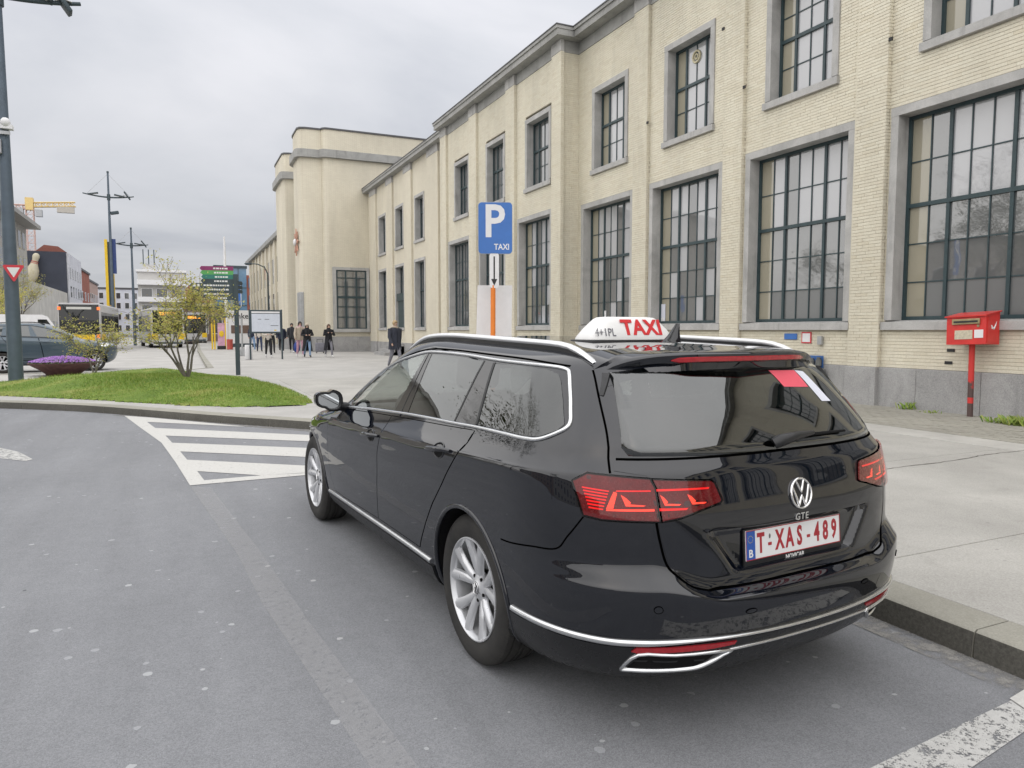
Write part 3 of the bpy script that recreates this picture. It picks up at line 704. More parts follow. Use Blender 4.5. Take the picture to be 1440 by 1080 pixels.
# -- far section, wall at the same line as the right section
FL = [(31.1, 31.9), (34.5, 36.3), (38.1, 39.95), (41.7, 43.6)]
HF = [(a, b, ZL0, 5.1) for a, b in FL] + [(a+.1, b-.1, ZU0-.1, 8.3) for a, b in FL]
m = MB(); wall_with_holes(m, XW, 30.35, 46.1, 0, 10.06, HF, 0.5); obj('wall', m, M_bricktex, station)
for a, b in [(32.3, 33.9), (36.55, 37.9), (40.2, 41.5), (43.9, 45.4)]:
    m = MB(); m.box(XW-0.10, a, 0.8, XW-.002, b, 9.72); obj('pilaster', m, M_bricktex, station)
    m = MB(); m.box(XW-0.12, a-.01, 9.722, XW-.002, b+.01, 10.06); obj('pilaster_cap', m, M_stone, station)
    m = MB(); m.box(XW-0.14, a-.02, 0.0, XW-.002, b+.02, 0.798); obj('plinth_block', m, M_plinth, station)
cornice(30.45, 46.08, XW)
for h in HF:
    nc = 4 if h[1]-h[0] > 1.2 else 1
    window(XW, *h, fr_cols(nc), R5 if h[3] < 6 else fr_cols(3), 3 if h[3] < 6 else 2, False, mull=(2,), recess=.3)
for a, b in zip([30.4, 33.95, 37.95, 41.55], [32.25, 36.5, 40.15, 43.85]):
    m = MB(); m.box(XW-.06, a, 0, XW-.001, b, .795); obj('plinth_block', m, M_plinth, station)
m = MB()
for i in range(4): m.box(10.0+i*.28, 37.9, PZ-.01, 11.2, 40.2, PZ+.16*(i+1))
obj('entrance_steps', m, M_plinth, station)
m = MB(); m.box(XW+.05, 38.4, .8, XW+.2, 39.6, 3.1); m.box(XW-.02, 38.3, 3.1, XW+.3, 39.7, 3.5); obj('side_door', m, M_frame, station)
# -- towers of the entrance
def tower(y0, y1, xf, label_win):
    z1 = 13.87; prof = []
    r = 1.25
    def plan(off):
        pts = [(20, y0-off), (xf+1.75-off*.6, y0-off)]
        for k in range(5): a = R(90*k/4); pts.append((xf+1.35-off*.8 + .35*(1-math.sin(a)), y0-off + .38*(1-math.cos(a))))
        pts += [(xf+.42-off*.8, y0-off+.42), (xf+.12-off, y0-off+.55), (xf-off, y0-off+.85)]
        for k in range(9): a = R(90 - 90*k/8); pts.append((xf - off + (r+off*.4)*(1-math.sin(a)), y1 + off - (r+off*.4)*(1-math.cos(a))))
        pts.append((20, y1+off)); return pts
    P0 = plan(0)
    m = MB(); m.prism(P0, lambda a, b, d: (a, b, d), 1.08, 12.08); o = obj('tower_wall', m, M_bricktex, station, smooth=26, fixn=True)
    m = MB(); m.prism(P0, lambda a, b, d: (a, b, d), 12.56, 13.80); obj('tower_parapet', m, M_bricktex, station, smooth=35, fixn=True)
    m = MB(); m.prism(plan(.22), lambda a, b, d: (a, b, d), 12.082, 12.558); obj('tower_band', m, M_cornice, station, smooth=35, fixn=True)
    m = MB(); m.prism(plan(.06), lambda a, b, d: (a, b, d), 13.802, 13.90); obj('tower_coping', m, M_lead, station, smooth=35, fixn=True)
    m = MB(); m.prism(plan(.09), lambda a, b, d: (a, b, d), 0, 1.078); obj('tower_plinth', m, M_plinth, station, smooth=35, fixn=True)
tower(46.1, 50.0, 7.05, True); tower(53.2, 59.2, 7.05, False)
m = MB(); m.box(8.4, 50.0, 0, 20, 53.2, 13.2); obj('entrance_wall', m, M_bricktex, station)
m = MB(); m.box(8.33, 50.3, 0.2, 8.39, 52.9, 11.5); obj('entrance_glazing', m, M_glass, station)
# tower window (faces the camera side)
w0 = MB(); Yt = 46.02
for x in (9.12, 9.68, 10.35, 10.95): w0.box(x-.045, Yt-.05, 1.6, x+.045, Yt+.03, 5.2)
for z in (1.6, 2.3, 2.95, 3.55, 4.2, 4.75, 5.2): w0.box(9.12, Yt-.04, z-(.07 if z == 3.55 else .03), 10.95, Yt+.02, z+(.07 if z == 3.55 else .03))
tw = obj('window', w0, M_frame, station)
m = MB(); m.box(9.1, Yt-.0, 1.58, 10.97, Yt+.02, 5.22); obj('glazing', m, M_glass, tw)
m = MB(); m.box(8.88, Yt-.09, 1.45, 9.08, Yt+.07, 5.42); m.box(10.99, Yt-.09, 1.45, 11.17, Yt+.07, 5.42); m.box(9.08, Yt-.085, 5.24, 10.99, Yt+.07, 5.415); m.box(8.85, Yt-.12, 1.36, 11.19, Yt+.07, 1.57); obj('stone_surround', m, M_stone, tw)
# far wing beyond the towers
m = MB(); m.box(8.6, 59.2, 0, 20, 100, 9.9); obj('far_wing', m, M_bricktex, station)
m = MB(); m.box(8.2, 59.25, 9.9, 20, 100.3, 10.3); obj('cornice', m, M_cornice, station)
for k in range(11):
    y = 60.6 + k*3.6; m = MB(); m.box(8.45, y, 0, 8.598, y+1.1, 9.9); obj('pilaster', m, M_bricktex, station)
    m = MB(); m.box(8.56, y+1.6, 1.5, 8.597, y+3.1, 5); m.box(8.56, y+1.6, 6, 8.597, y+3.1, 8.3); obj('window', m, M_glass, station)
# roof (low pitched, hardly seen)
m = MB(); m.box(12.1, -26, 10.05, 24, 46, 10.3); obj('roof', m, M_lead, station)
# details on the building: downpipes and rosette
m = MB(); m.tube([(8.22, 50.15, 11.2), (8.22, 50.15, 1.2)], 0.09, 8); obj('downpipe', m, simple('zinc', (0.3, 0.31, 0.32), 0.5, 0.6), station)
for yy in (5.99, 9.465, 12.945, 16.47):
    m = MB(); m.tube([(XW-.045, yy, 9.7), (XW-.045, yy, .95)], 0.028, 6); obj('downpipe', m, M_brick1, station)
# ================================================================== TAXI: body surface
# car frame: u forward (0 at the rear axle), v to the left, z up
#        z      w      ur      Lr   nr    uf    shift class
_ROWS = [
 (0.165, 0.74, -0.8, 0.67, 2.9, 3.3, 0.0),
 (0.2, 0.805, -0.89, 0.68, 2.9, 3.42, 0.0),
 (0.25, 0.855, -0.965, 0.69, 2.9, 3.52, 0.0),
 (0.32, 0.88, -1.032, 0.7, 2.9, 3.6, 0.0),
 (0.4, 0.895, -1.062, 0.7, 2.9, 3.64, 0.0),
 (0.48, 0.904, -1.078, 0.7, 2.9, 3.67, 0.0),
 (0.55, 0.91, -1.085, 0.7, 2.9, 3.68, 0.0),
 (0.59, 0.912, -1.083, 0.7, 2.9, 3.68, 0.0),
 (0.604, 0.913, -1.072, 0.7, 2.9, 3.68, 0.0),
 (0.64, 0.914, -1.03, 0.68, 3.0, 3.68, 0.0),
 (0.668, 0.915, -1.014, 0.68, 3.0, 3.67, 0.05),
 (0.74, 0.919, -1.01, 0.68, 3.0, 3.65, 0.25),
 (0.82, 0.9215, -1.0, 0.68, 3.0, 3.6, 0.7),
 (0.88, 0.919, -0.985, 0.68, 3.0, 3.52, 0.95),
 (0.93, 0.9145, -0.972, 0.68, 3.0, 3.4, 1.0),
 (0.94, 0.912, -0.968, 0.68, 3.0, 3.36, 1.0),
 (0.95, 0.904, -0.962, 0.68, 3.0, 3.3, 1.0),
 (0.985, 0.88, -0.942, 0.68, 3.0, 3.05, 1.0),
 (1.03, 0.856, -0.918, 0.64, 3.0, 2.65, 1.0),
 (1.06, 0.842, -0.899, 0.63, 3.0, 2.45, 1.0),
 (1.12, 0.815, -0.866, 0.62, 3.0, 2.26, 0.72),
 (1.2, 0.779, -0.815, 0.61, 3.0, 2.02, 0.35),
 (1.28, 0.741, -0.762, 0.6, 3.0, 1.76, -0.1),
 (1.33, 0.713, -0.724, 0.59, 3.0, 1.58, -0.5),
 (1.358, 0.69, -0.7, 0.58, 3.0, 1.47, -0.7),
 (1.382, 0.655, -0.672, 0.58, 3.0, 1.34, -0.75),
 (1.398, 0.61, -0.635, 0.58, 3.0, 1.2, -0.75),
 (1.408, 0.53, -0.575, 0.5, 3.0, 1.02, -0.75),
 (1.414, 0.4, -0.46, 0.48, 2.8, 0.88, -0.7),
 (1.4175, 0.22, -0.24, 0.4, 2.5, 0.72, -0.6),
 (1.419, 0.06, -0.0, 0.2, 2.2, 0.55, -0.5),
]
def _pchip(x, y, xq):
    x = np.asarray(x, float); y = np.asarray(y, float); h = np.diff(x); d = np.diff(y)/h; m = np.zeros_like(y)
    for i in range(1, len(x)-1):
        if d[i-1]*d[i] > 0: w1 = 2*h[i]+h[i-1]; w2 = h[i]+2*h[i-1]; m[i] = (w1+w2)/(w1/d[i-1]+w2/d[i])
    m[0] = d[0]; m[-1] = d[-1]
    i = np.clip(np.searchsorted(x, xq)-1, 0, len(x)-2); t = (xq-x[i])/h[i]
    return (1+2*t)*(1-t)**2*y[i] + t*(1-t)**2*h[i]*m[i] + t*t*(3-2*t)*y[i+1] + t*t*(t-1)*h[i]*m[i+1]
_A = np.array(_ROWS)
_zs = np.unique(np.concatenate([np.linspace(0.165, 1.38, 150), np.linspace(0.585, 0.66, 24), np.linspace(0.92, 0.96, 14), np.linspace(1.38, 1.419, 32)]))
_T = np.stack([_zs] + [_pchip(_A[:, 0], _A[:, k], _zs) for k in range(1, 7)], 1)   # dense rows
_shift_u = lambda u: -0.042*np.clip(u, -1.0, 2.6)
NF = 2.6
def _LF(T): return np.minimum(1.15 - 0.55*np.clip((T[:, 0]-0.98)/0.08, 0, 1), (T[:, 5]-T[:, 2])*0.45)
def _row_v(T, u):
    """half width of every row at station u (nan where the row does not reach)"""
    w, ur, Lr, nr, uf = T[:, 1], T[:, 2], T[:, 3], T[:, 4], T[:, 5]
    lf = _LF(T)
    a = np.clip((ur+Lr-u)/Lr, 0, None); b = np.clip((u-(uf-lf))/lf, 0, None)
    v = np.where(a > 0, w*np.power(np.clip(1-np.power(a, nr), 0, None), 1/nr), np.where(b > 0, w*np.power(np.clip(1-np.power(b, NF), 0, None), 1/NF), w))
    v = v*(1 - 0.035*np.clip((u-1.6)/1.6, 0, 1)**2)
    return np.where((a >= 1) | (b >= 1), np.nan, v)
def side_v(u, z):
    """left half width of the body at station u and height z"""
    zz = _T[:, 0] + _T[:, 6]*_shift_u(u); v = _row_v(_T, u); ok = ~np.isnan(v)
    return float(np.interp(z, zz[ok], v[ok]))
def _sst(x): x = np.clip(x, 0, 1); return x*x*(3-2*x)
def recess(v, z):
    """number plate recess in the tailgate"""
    a = 0.335 + (z-0.615)*0.75
    return 0.032*_sst((z-0.612)/0.012)*_sst((0.776-z)/0.014)*_sst((a-np.abs(v))/0.055)
_c2 = np.interp(_T[:, 0], [0, .45, .59, .64, .67, .80, 2], [0, 0, .6, 1, 1, 0, 0])
def _gv(v): return -0.072*(1-_sst((np.abs(v)-0.40)/0.25))
def rear_u(v, z):
    """station of the rear surface at lateral v and height z"""
    w, ur, Lr, nr = _T[:, 1], _T[:, 2], _T[:, 3], _T[:, 4]
    q = np.clip(1-np.power(np.clip(abs(v)/w, 0, 1), nr), 0, None); u = ur+Lr-Lr*np.power(q, 1/nr); ok = abs(v) < w
    zz = _T[:, 0] + _T[:, 6]*_shift_u(u) + _c2*_gv(v)
    return float(np.interp(z, zz[ok], u[ok])) + float(recess(v, z))
def sideP(u, z, off=0.0, sgn=1):
    e_ = 0.01; v = side_v(u, z)
    du = (side_v(u+e_, z)-side_v(u-e_, z))/(2*e_); dz = (side_v(u, z+e_)-side_v(u, z-e_))/(2*e_)
    n = np.array([-du, 1.0, -dz]); n /= np.linalg.norm(n)
    return (u+n[0]*off, sgn*(v+n[1]*off), z+n[2]*off)
def rearP(v, z, off=0.0):
    e_ = 0.01; u = rear_u(v, z)
    dv = (rear_u(v+e_, z)-rear_u(v-e_, z))/(2*e_); dz = (rear_u(v, z+e_)-rear_u(v, z-e_))/(2*e_)
    n = np.array([-1.0, dv, dz]); n /= np.linalg.norm(n)
    return (u+n[0]*off, v+n[1]*off, z+n[2]*off)
def roof_z(u, v):
    """height of the roof skin"""
    zz = _T[:, 0] + _T[:, 6]*_shift_u(u); vv = _row_v(_T, u); ok = ~np.isnan(vv)
    return float(np.interp(-abs(v), -vv[ok], zz[ok]))
def cornerP(th, z, off=0.0, sgn=1):
    """wrap-round map: th 0 = side, 90 = rear centre"""
    k = np.searchsorted(_T[:, 0], z); 
    def P(th_, z_):
        zz = _T[:, 0]
        w, ur, Lr, nr = (np.interp(z_, zz, _T[:, c]) for c in (1, 2, 3, 4))
        s_, c_ = math.sin(R(th_)), math.cos(R(th_))
        u = ur+Lr-Lr*max(s_, 0)**(2/nr); v = w*max(c_, 0)**(2/nr); sh = np.interp(z_, zz, _T[:, 6])*_shift_u(u) + np.interp(z_, zz, _c2)*_gv(v)
        return np.array([u, v, z_+sh])
    p = P(th, z); a = P(th+1, z)-P(th-1, z) if 1 < th < 89 else (P(th+1, z)-p if th <= 1 else p-P(th-1, z)); b = P(th, z+.004)-P(th, z-.004)
    n = np.cross(b, a); n /= (np.linalg.norm(n)+1e-12)
    if n[0]*-math.sin(R(th)) + n[1]*math.cos(R(th)) < 0: n = -n
    p = p + n*off
    return (float(p[0]), float(sgn*p[1]), float(p[2]))
def body_columns():
    cols = [('r', t) for t in np.concatenate([np.linspace(90, 60, 40)[:-1], np.linspace(60, 0, 56)])]
    cols += [('s', t) for t in np.linspace(0, 1, 60)[1:-1]] + [('f', t) for t in np.linspace(0, 90, 34)]
    return cols
def body_half(sgn):
    G = []
    for kind, t in body_columns():
        w, ur, Lr, nr, uf = _T[:, 1], _T[:, 2], _T[:, 3], _T[:, 4], _T[:, 5]; lf = _LF(_T)
        if kind == 'r':
            s_, c_ = math.sin(R(t)), max(math.cos(R(t)), 0); u = ur+Lr-Lr*np.power(s_, 2/nr); v = w*np.power(c_, 2/nr)
        elif kind == 's': u = (ur+Lr)*(1-t)+(uf-lf)*t; v = w.copy()
        else:
            s_, c_ = math.sin(R(t)), max(math.cos(R(t)), 0); u = uf-lf+lf*s_**(2/NF); v = w*c_**(2/NF)
        v = v*(1 - 0.035*np.clip((u-1.6)/1.6, 0, 1)**2)
        z = _T[:, 0]+_T[:, 6]*_shift_u(u)
        if kind == 'r':
            z = z + _c2*_gv(v); u = u + recess(v, z)*(t > 45)
        G.append(np.stack([u, sgn*v, z], 1))
    return np.array(G)          # [col][row][3]
# ================================================================== TAXI: parts
def paint_black():
    t = NT('black_car_paint'); co = t.co
    dust = t.noise(3.2, 6, 0.7, co=co, dist=0.6); fine = t.noise(55, 4, 0.75, co=co)
    d = t.math('MULTIPLY', t.ramp(dust, [(0.45, 0.0), (0.8, 1.0)]), t.ramp(fine, [(0.4, 0.1), (0.75, 1.0)]))
    spz = t.n('ShaderNodeSeparateXYZ'); t.l(co, spz.inputs[0])
    film = t.math('MULTIPLY', t.ramp(t.math('MULTIPLY_ADD', t.noise(6, 5, 0.7, co=co), 0.5, t.math('MULTIPLY', spz.outputs[2], -0.9)), [(0.0, 0.0), (0.22, 1.0)]), t.ramp(fine, [(0.35, 0.3), (0.7, 1.0)]))
    d = t.math('MAXIMUM', d, t.math('MULTIPLY', film, 0.9))
    t.set(col=t.mix(t.math('MULTIPLY', d, 0.045), (0.0032, 0.0045, 0.0085), (0.16, 0.16, 0.15)), rough=0.5, spec=0.0, coat=1.0, coat_r=t.math('MULTIPLY_ADD', d, 0.10, 0.012))
    t.bsdf.inputs['Coat IOR'].default_value = 1.7
    sc = t.n('ShaderNodeTexVoronoi', feature='DISTANCE_TO_EDGE'); sc.inputs['Scale'].default_value = 3
    q = t.n('ShaderNodeBump'); t.l(t.noise(2.2, 2, 0.4, co=co), q.inputs['Height']); q.inputs['Strength'].default_value = 0.02; q.inputs['Distance'].default_value = 0.1
    t.l(q.outputs[0], t.bsdf.inputs['Coat Normal']); return t.mat
M_paintblk = paint_black()
M_plastic = simple('black_plastic', (0.012, 0.0125, 0.014), 0.42, var=0.2, vscale=20, spec=0.5)
M_matblk = simple('matt_black', (0.006, 0.006, 0.0065), 0.85, var=0.2, spec=0.2)
M_gap = simple('panel_gap', (0.001, 0.001, 0.001), 1.0, var=0.1, spec=0.0)
M_chrome = simple('satin_chrome', (0.66, 0.67, 0.68), 0.2, 1.0, var=0.06, vscale=15)
M_chromeb = simple('bright_chrome', (0.86, 0.86, 0.87), 0.07, 1.0, var=0.03)
M_alloy = simple('silver_alloy', (0.60, 0.61, 0.63), 0.32, 0.55, var=0.08, vscale=8, coat=0.5)
M_disc = simple('brake_disc_steel', (0.22, 0.22, 0.22), 0.4, 0.9, var=0.15)
def rubber_mat():
    t = NT('tyre_rubber'); co = t.co
    sp = t.n('ShaderNodeSeparateXYZ'); t.l(co, sp.inputs[0])
    ang = t.math('ARCTAN2', sp.outputs[2], sp.outputs[0])
    saw = t.math('SINE', t.math('MULTIPLY_ADD', ang, 92.0, t.math('MULTIPLY', sp.outputs[1], 60.0)))
    rad = t.math('SQRT', t.math('ADD', t.math('MULTIPLY', sp.outputs[0], sp.outputs[0]), t.math('MULTIPLY', sp.outputs[2], sp.outputs[2])))
    tread = t.math('GREATER_THAN', rad, 0.318)
    hgt = t.math('MULTIPLY', t.ramp(saw, [(0.12, 0.0), (0.3, 1.0)]), tread)
    c = t.ramp(t.noise(7, 5, 0.65), [(0.3, (0.022, 0.022, 0.022)), (0.7, (0.045, 0.043, 0.04))]); t.set(col=c, rough=0.8, spec=0.3)
    t.bump(hgt, 0.9, 0.012); return t.mat
M_rubber = rubber_mat()
def carglass(name, tint, ior, base_refl=0.0):
    t = NT(name); t.t.nodes.remove(t.bsdf)
    tr = t.n('ShaderNodeBsdfTransparent'); tr.inputs[0].default_value = (*tint, 1); gl = t.n('ShaderNodeBsdfGlossy'); gl.inputs['Roughness'].default_value = 0.008; gl.inputs[0].default_value = (0.95, 0.97, 0.97, 1)
    q = t.n('ShaderNodeBump'); t.l(t.noise(3, 2, 0.4), q.inputs['Height']); q.inputs['Strength'].default_value = 0.015; q.inputs['Distance'].default_value = 0.1; t.l(q.outputs[0], gl.inputs['Normal'])
    f0 = ((ior-1)/(ior+1))**2; lw = t.n('ShaderNodeLayerWeight'); lw.inputs['Blend'].default_value = 0.5; mx = t.n('ShaderNodeMixShader')
    t.l(t.math('MULTIPLY_ADD', t.math('POWER', lw.outputs['Facing'], 4.0), 1-f0, f0), mx.inputs[0]); t.l(tr.outputs[0], mx.inputs[1]); t.l(gl.outputs[0], mx.inputs[2])
    t.l(mx.outputs[0], t.out.inputs['Surface']); return t.mat
M_gl_clear = carglass('clear_car_glass', (0.72, 0.77, 0.75), 1.75)
M_gl_dark = carglass('privacy_car_glass', (0.10, 0.115, 0.115), 2.0)
M_gl_rear = carglass('rear_screen_glass', (0.13, 0.15, 0.15), 2.2)
M_lens = carglass('lamp_cover', (0.93, 0.62, 0.62), 1.5)
M_lampbase = simple('dark_red_lamp', (0.13, 0.006, 0.010), 0.25, var=0.25, vscale=40, spec=0.5)
M_lampred = simple('red_reflector', (0.38, 0.012, 0.02), 0.2, var=0.2, vscale=60, coat=0.6)
M_lit = emis('lit_red_led', (1.0, 0.09, 0.045), 0.42)
M_lit2 = emis('lit_red_led_soft', (0.85, 0.012, 0.012), 0.20)
M_white = simple('white_plastic', (0.72, 0.72, 0.72), 0.4, var=0.04)
M_interior = simple('car_interior', (0.045, 0.045, 0.047), 0.8, var=0.2)

def patch(poly, fn, off, skirt=0.006, step=(0.04, 0.04)):
    """fill a 2D polygon densely and lay it on the surface fn(a, b, off)"""
    bm = bmesh.new(); vs_ = [bm.verts.new((a, b, 0)) for a, b in poly]; bm.faces.new(vs_)
    A = [p[0] for p in poly]; B = [p[1] for p in poly]
    for ax, lo, hi, st_ in ((0, min(A), max(A), step[0]), (1, min(B), max(B), step[1])):
        n = max(1, int((hi-lo)/st_))
        for k in range(1, n):
            c = lo + (hi-lo)*k/n; no = (1, 0, 0) if ax == 0 else (0, 1, 0); pc = (c, 0, 0) if ax == 0 else (0, c, 0)
            bmesh.ops.bisect_plane(bm, geom=bm.verts[:]+bm.edges[:]+bm.faces[:], plane_co=pc, plane_no=no, dist=1e-6)
    bmesh.ops.triangulate(bm, faces=[f for f in bm.faces if len(f.verts) > 4])
    bm.verts.index_update(); bm.edges.ensure_lookup_table()
    par = [(v.co.x, v.co.y) for v in bm.verts]; faces = [[v.index for v in f.verts] for f in bm.faces]
    bedge = [(e.verts[0].index, e.verts[1].index) for e in bm.edges if len(e.link_faces) == 1]; bm.free()
    m = MB(); V = [fn(a, b, off) for a, b in par]
    f0 = max(faces, key=len); p_ = [Vector(V[i]) for i in f0[:3]]; nn_ = (p_[1]-p_[0]).cross(p_[2]-p_[0]); a_, b_ = par[f0[0]]
    if nn_.dot(Vector(fn(a_, b_, off+0.01)) - p_[0]) < 0: faces = [f[::-1] for f in faces]
    m.add(V, faces)
    if skirt:
        idx = {}; base = len(m.v)
        for a, b in bedge:
            for i in (a, b):
                if i not in idx: idx[i] = len(m.v); m.v.append(fn(par[i][0], par[i][1], off-skirt))
        for a, b in bedge: m.f.append((a, b, idx[b], idx[a])); m.m.append(0)
    return m
def dens(path, step, closed=False):
    out = []; P = list(path) + ([path[0]] if closed else [])
    for (a, b), (c, d) in zip(P, P[1:]):
        n = max(1, int(math.hypot(c-a, d-b)/step))
        for k in range(n): t = k/n; out.append((a+(c-a)*t, b+(d-b)*t))
    if not closed: out.append(P[-1])
    return out
def smoothp(path, closed=False, sub=6):
    n = len(path); out = []
    rng = range(n if closed else n-1)
    for i in rng:
        g_ = lambda k: np.array(path[k % n] if closed else path[min(max(k, 0), n-1)], float)
        p0, p1, p2, p3 = g_(i-1), g_(i), g_(i+1), g_(i+2)
        for k in range(sub): t = k/sub; out.append(tuple(0.5*((2*p1)+(p2-p0)*t+(2*p0-5*p1+4*p2-p3)*t*t+(3*p1-p0-3*p2+p3)*t**3)))
    if not closed: out.append(tuple(path[-1]))
    return out
def ribbon(path, fn, w, off, closed=False, thick=0.004, aspect=1.0, bulge=0.0):
    """strip of width w (metres) following a path on the surface"""
    n = len(path); C3 = [Vector(fn(a, b, off)) for a, b in path]; N3 = [Vector(fn(a, b, off+0.01)) - c for (a, b), c in zip(path, C3)]
    m = MB(); L = []
    for i in range(n):
        t = (C3[(i+1) % n] - C3[i-1]) if closed else (C3[min(i+1, n-1)] - C3[max(i-1, 0)]); t.normalize(); nn = N3[i].normalized(); s = t.cross(nn).normalized()
        ww = w[i] if hasattr(w, '__len__') else w
        L.append([C3[i]-s*ww/2-nn*thick, C3[i]-s*ww/2, C3[i]-s*ww/4+nn*bulge*.8, C3[i]+nn*bulge, C3[i]+s*ww/4+nn*bulge*.8, C3[i]+s*ww/2, C3[i]+s*ww/2-nn*thick])
    k = 7
    v = [p for r in L for p in r]; f = []
    for i in range(n if closed else n-1):
        j = (i+1) % n
        for a in range(k-1): f.append((i*k+a, j*k+a, j*k+a+1, i*k+a+1))
    if not closed: f += [tuple(range(k)), tuple((n-1)*k+a for a in range(k-1, -1, -1))]
    return m.add(v, f)
TAXI_LOC, TAXI_RZ = (2.02, 2.98, 0.0), R(94.37)
taxi = thing('taxi', 'black estate car taxi parked at the kerb in the foreground', 'car', TAXI_LOC, TAXI_RZ)
# ---------------- body shell
Gl = body_half(1)
rowsel = [i for i in range(Gl.shape[1]) if i % 2 == 0 or 0.58 < _T[i, 0] < 0.67 or 0.92 < _T[i, 0] < 0.96 or i == Gl.shape[1]-1]
Gl = Gl[:, rowsel]; nc, nr_ = Gl.shape[:2]
def grid_idx(): pass
V = []; F = []
V += [tuple(p) for p in Gl.reshape(-1, 3)]
off_ = len(V); V += [(p[0], -p[1], p[2]) for p in Gl.reshape(-1, 3)]
for i in range(nc-1):
    for j in range(nr_-1):
        a, b, c, d = i*nr_+j, (i+1)*nr_+j, (i+1)*nr_+j+1, i*nr_+j+1
        F.append((a, d, c, b)); F.append((off_+a, off_+b, off_+c, off_+d))
bm = bmesh.new(); vv = [bm.verts.new(p) for p in V]
for f in F: bm.faces.new([vv[i] for i in f])
bmesh.ops.remove_doubles(bm, verts=bm.verts[:], dist=1e-5)
bmesh.ops.holes_fill(bm, edges=[e for e in bm.edges if len(e.link_faces) == 1], sides=0)
bmesh.ops.recalc_face_normals(bm, faces=bm.faces[:])
me = bpy.data.meshes.new('body'); bm.to_mesh(me); bm.free()
me.materials.append(M_paintblk); me.materials.append(M_matblk)
body = bpy.data.objects.new('body', me); COL.objects.link(body)
cut = MB()
for u0 in (0.0, 2.79):
    for s in (1, -1):
        c_ = MB(); c_.tube([(u0, s*0.58, 0.335), (u0, s*1.1, 0.335)], 0.362, 64); cut.add(c_.v, c_.f, 0)
cm = mesh_from('cut', cut, M_matblk); bmc = bmesh.new(); bmc.from_mesh(cm); bmesh.ops.recalc_face_normals(bmc, faces=bmc.faces[:]); bmc.to_mesh(cm); bmc.free()
co_ = bpy.data.objects.new('cut', cm); COL.objects.link(co_)
md = body.modifiers.new('b', 'BOOLEAN'); md.operation = 'DIFFERENCE'; md.object = co_; md.solver = 'EXACT'; md.material_mode = 'TRANSFER'
me2 = bpy.data.meshes.new_from_object(body.evaluated_get(bpy.context.evaluated_depsgraph_get()))
body.modifiers.clear(); body.data = me2; me2.name = 'body'; bpy.data.objects.remove(co_)
# side window outlines (u, z)
W_FRONT = [(2.00, 0.968), (1.88, 1.030), (1.759, 1.0916), (1.60, 1.165), (1.461, 1.2255), (1.28, 1.275), (1.10, 1.308), (0.96, 1.331), (0.885, 1.341), (1.045, 1.024), (1.3, 1.010), (1.65, 0.990)]
W_REAR = [(0.845, 1.031), (0.805, 1.343), (0.50, 1.341), (0.185, 1.329), (0.245, 1.049), (0.55, 1.041)]
W_TRIM = [(0.236, 1.049), (0.178, 1.329), (0.086, 1.324), (0.020, 1.058)]
W_QUART = [(0.004, 1.062), (0.072, 1.322), (-0.15, 1.321), (-0.355, 1.315), (-0.43, 1.30), (-0.462, 1.275), (-0.52, 1.21), (-0.587, 1.125), (-0.572, 1.103), (-0.505, 1.074), (-0.44, 1.066), (-0.2, 1.064)]
# rear glass outline (v, z) half
RG = [(0.0, 1.026), (0.35, 1.026), (0.66, 1.033), (0.672, 1.06), (0.640, 1.15), (0.603, 1.25), (0.585, 1.31), (0.45, 1.33), (0.0, 1.335)]
W_REARG = RG + [(-a, b) for a, b in RG[-2:0:-1]]
bm = bmesh.new(); bm.from_mesh(me2); dele = []
def shrink(P, k):
    cx = sum(p[0] for p in P)/len(P); cy = sum(p[1] for p in P)/len(P); return [(cx+(a-cx)*(1-k/max(1e-3, math.hypot(a-cx, b-cy))), cy+(b-cy)*(1-k/max(1e-3, math.hypot(a-cx, b-cy)))) for a, b in P]
sw = [shrink(P, 0.012) for P in (W_FRONT, W_REAR, W_QUART)]; srg = shrink(W_REARG, 0.015)
for f in bm.faces:
    c = f.calc_center_median(); n = f.normal
    if c.z < 0.93: continue
    if abs(c.y) > 0.55 and abs(n.y) > 0.5 and any(in_poly(c.x, c.z, P) for P in sw): dele.append(f)
    elif c.x < -0.55 and n.x < -0.3 and in_poly(c.y, c.z, srg): dele.append(f)
    elif c.x > 1.25 and n.x > 0.2 and 1.0 < c.z + 0.042*c.x*0.5 < 1.385 and abs(c.y) < 0.60 + 0.30*(1.35-c.z): dele.append(f)
bmesh.ops.delete(bm, geom=dele, context='FACES'); bm.to_mesh(me2); bm.free()
me2.polygons.foreach_set('use_smooth', [True]*len(me2.polygons)); me2.set_sharp_from_angle(angle=R(38)); body.parent = taxi
sp_l = lambda a, b, o: sideP(a, b, o, 1)
sp_r = lambda a, b, o: sideP(a, b, o, -1)
cp_l = lambda a, b, o: cornerP(a, b, o, 1)
cp_r = lambda a, b, o: cornerP(a, b, o, -1)
def both(name, build, mat, parent_l=None, parent_r=None, smooth=40, sides=(1, -1), **k):
    out = []
    for s in sides: out.append(obj(name, build(sp_l if s > 0 else sp_r, s), mat, (parent_l if s > 0 else parent_r) or taxi, smooth=smooth, fixn=True, **k))
    return out
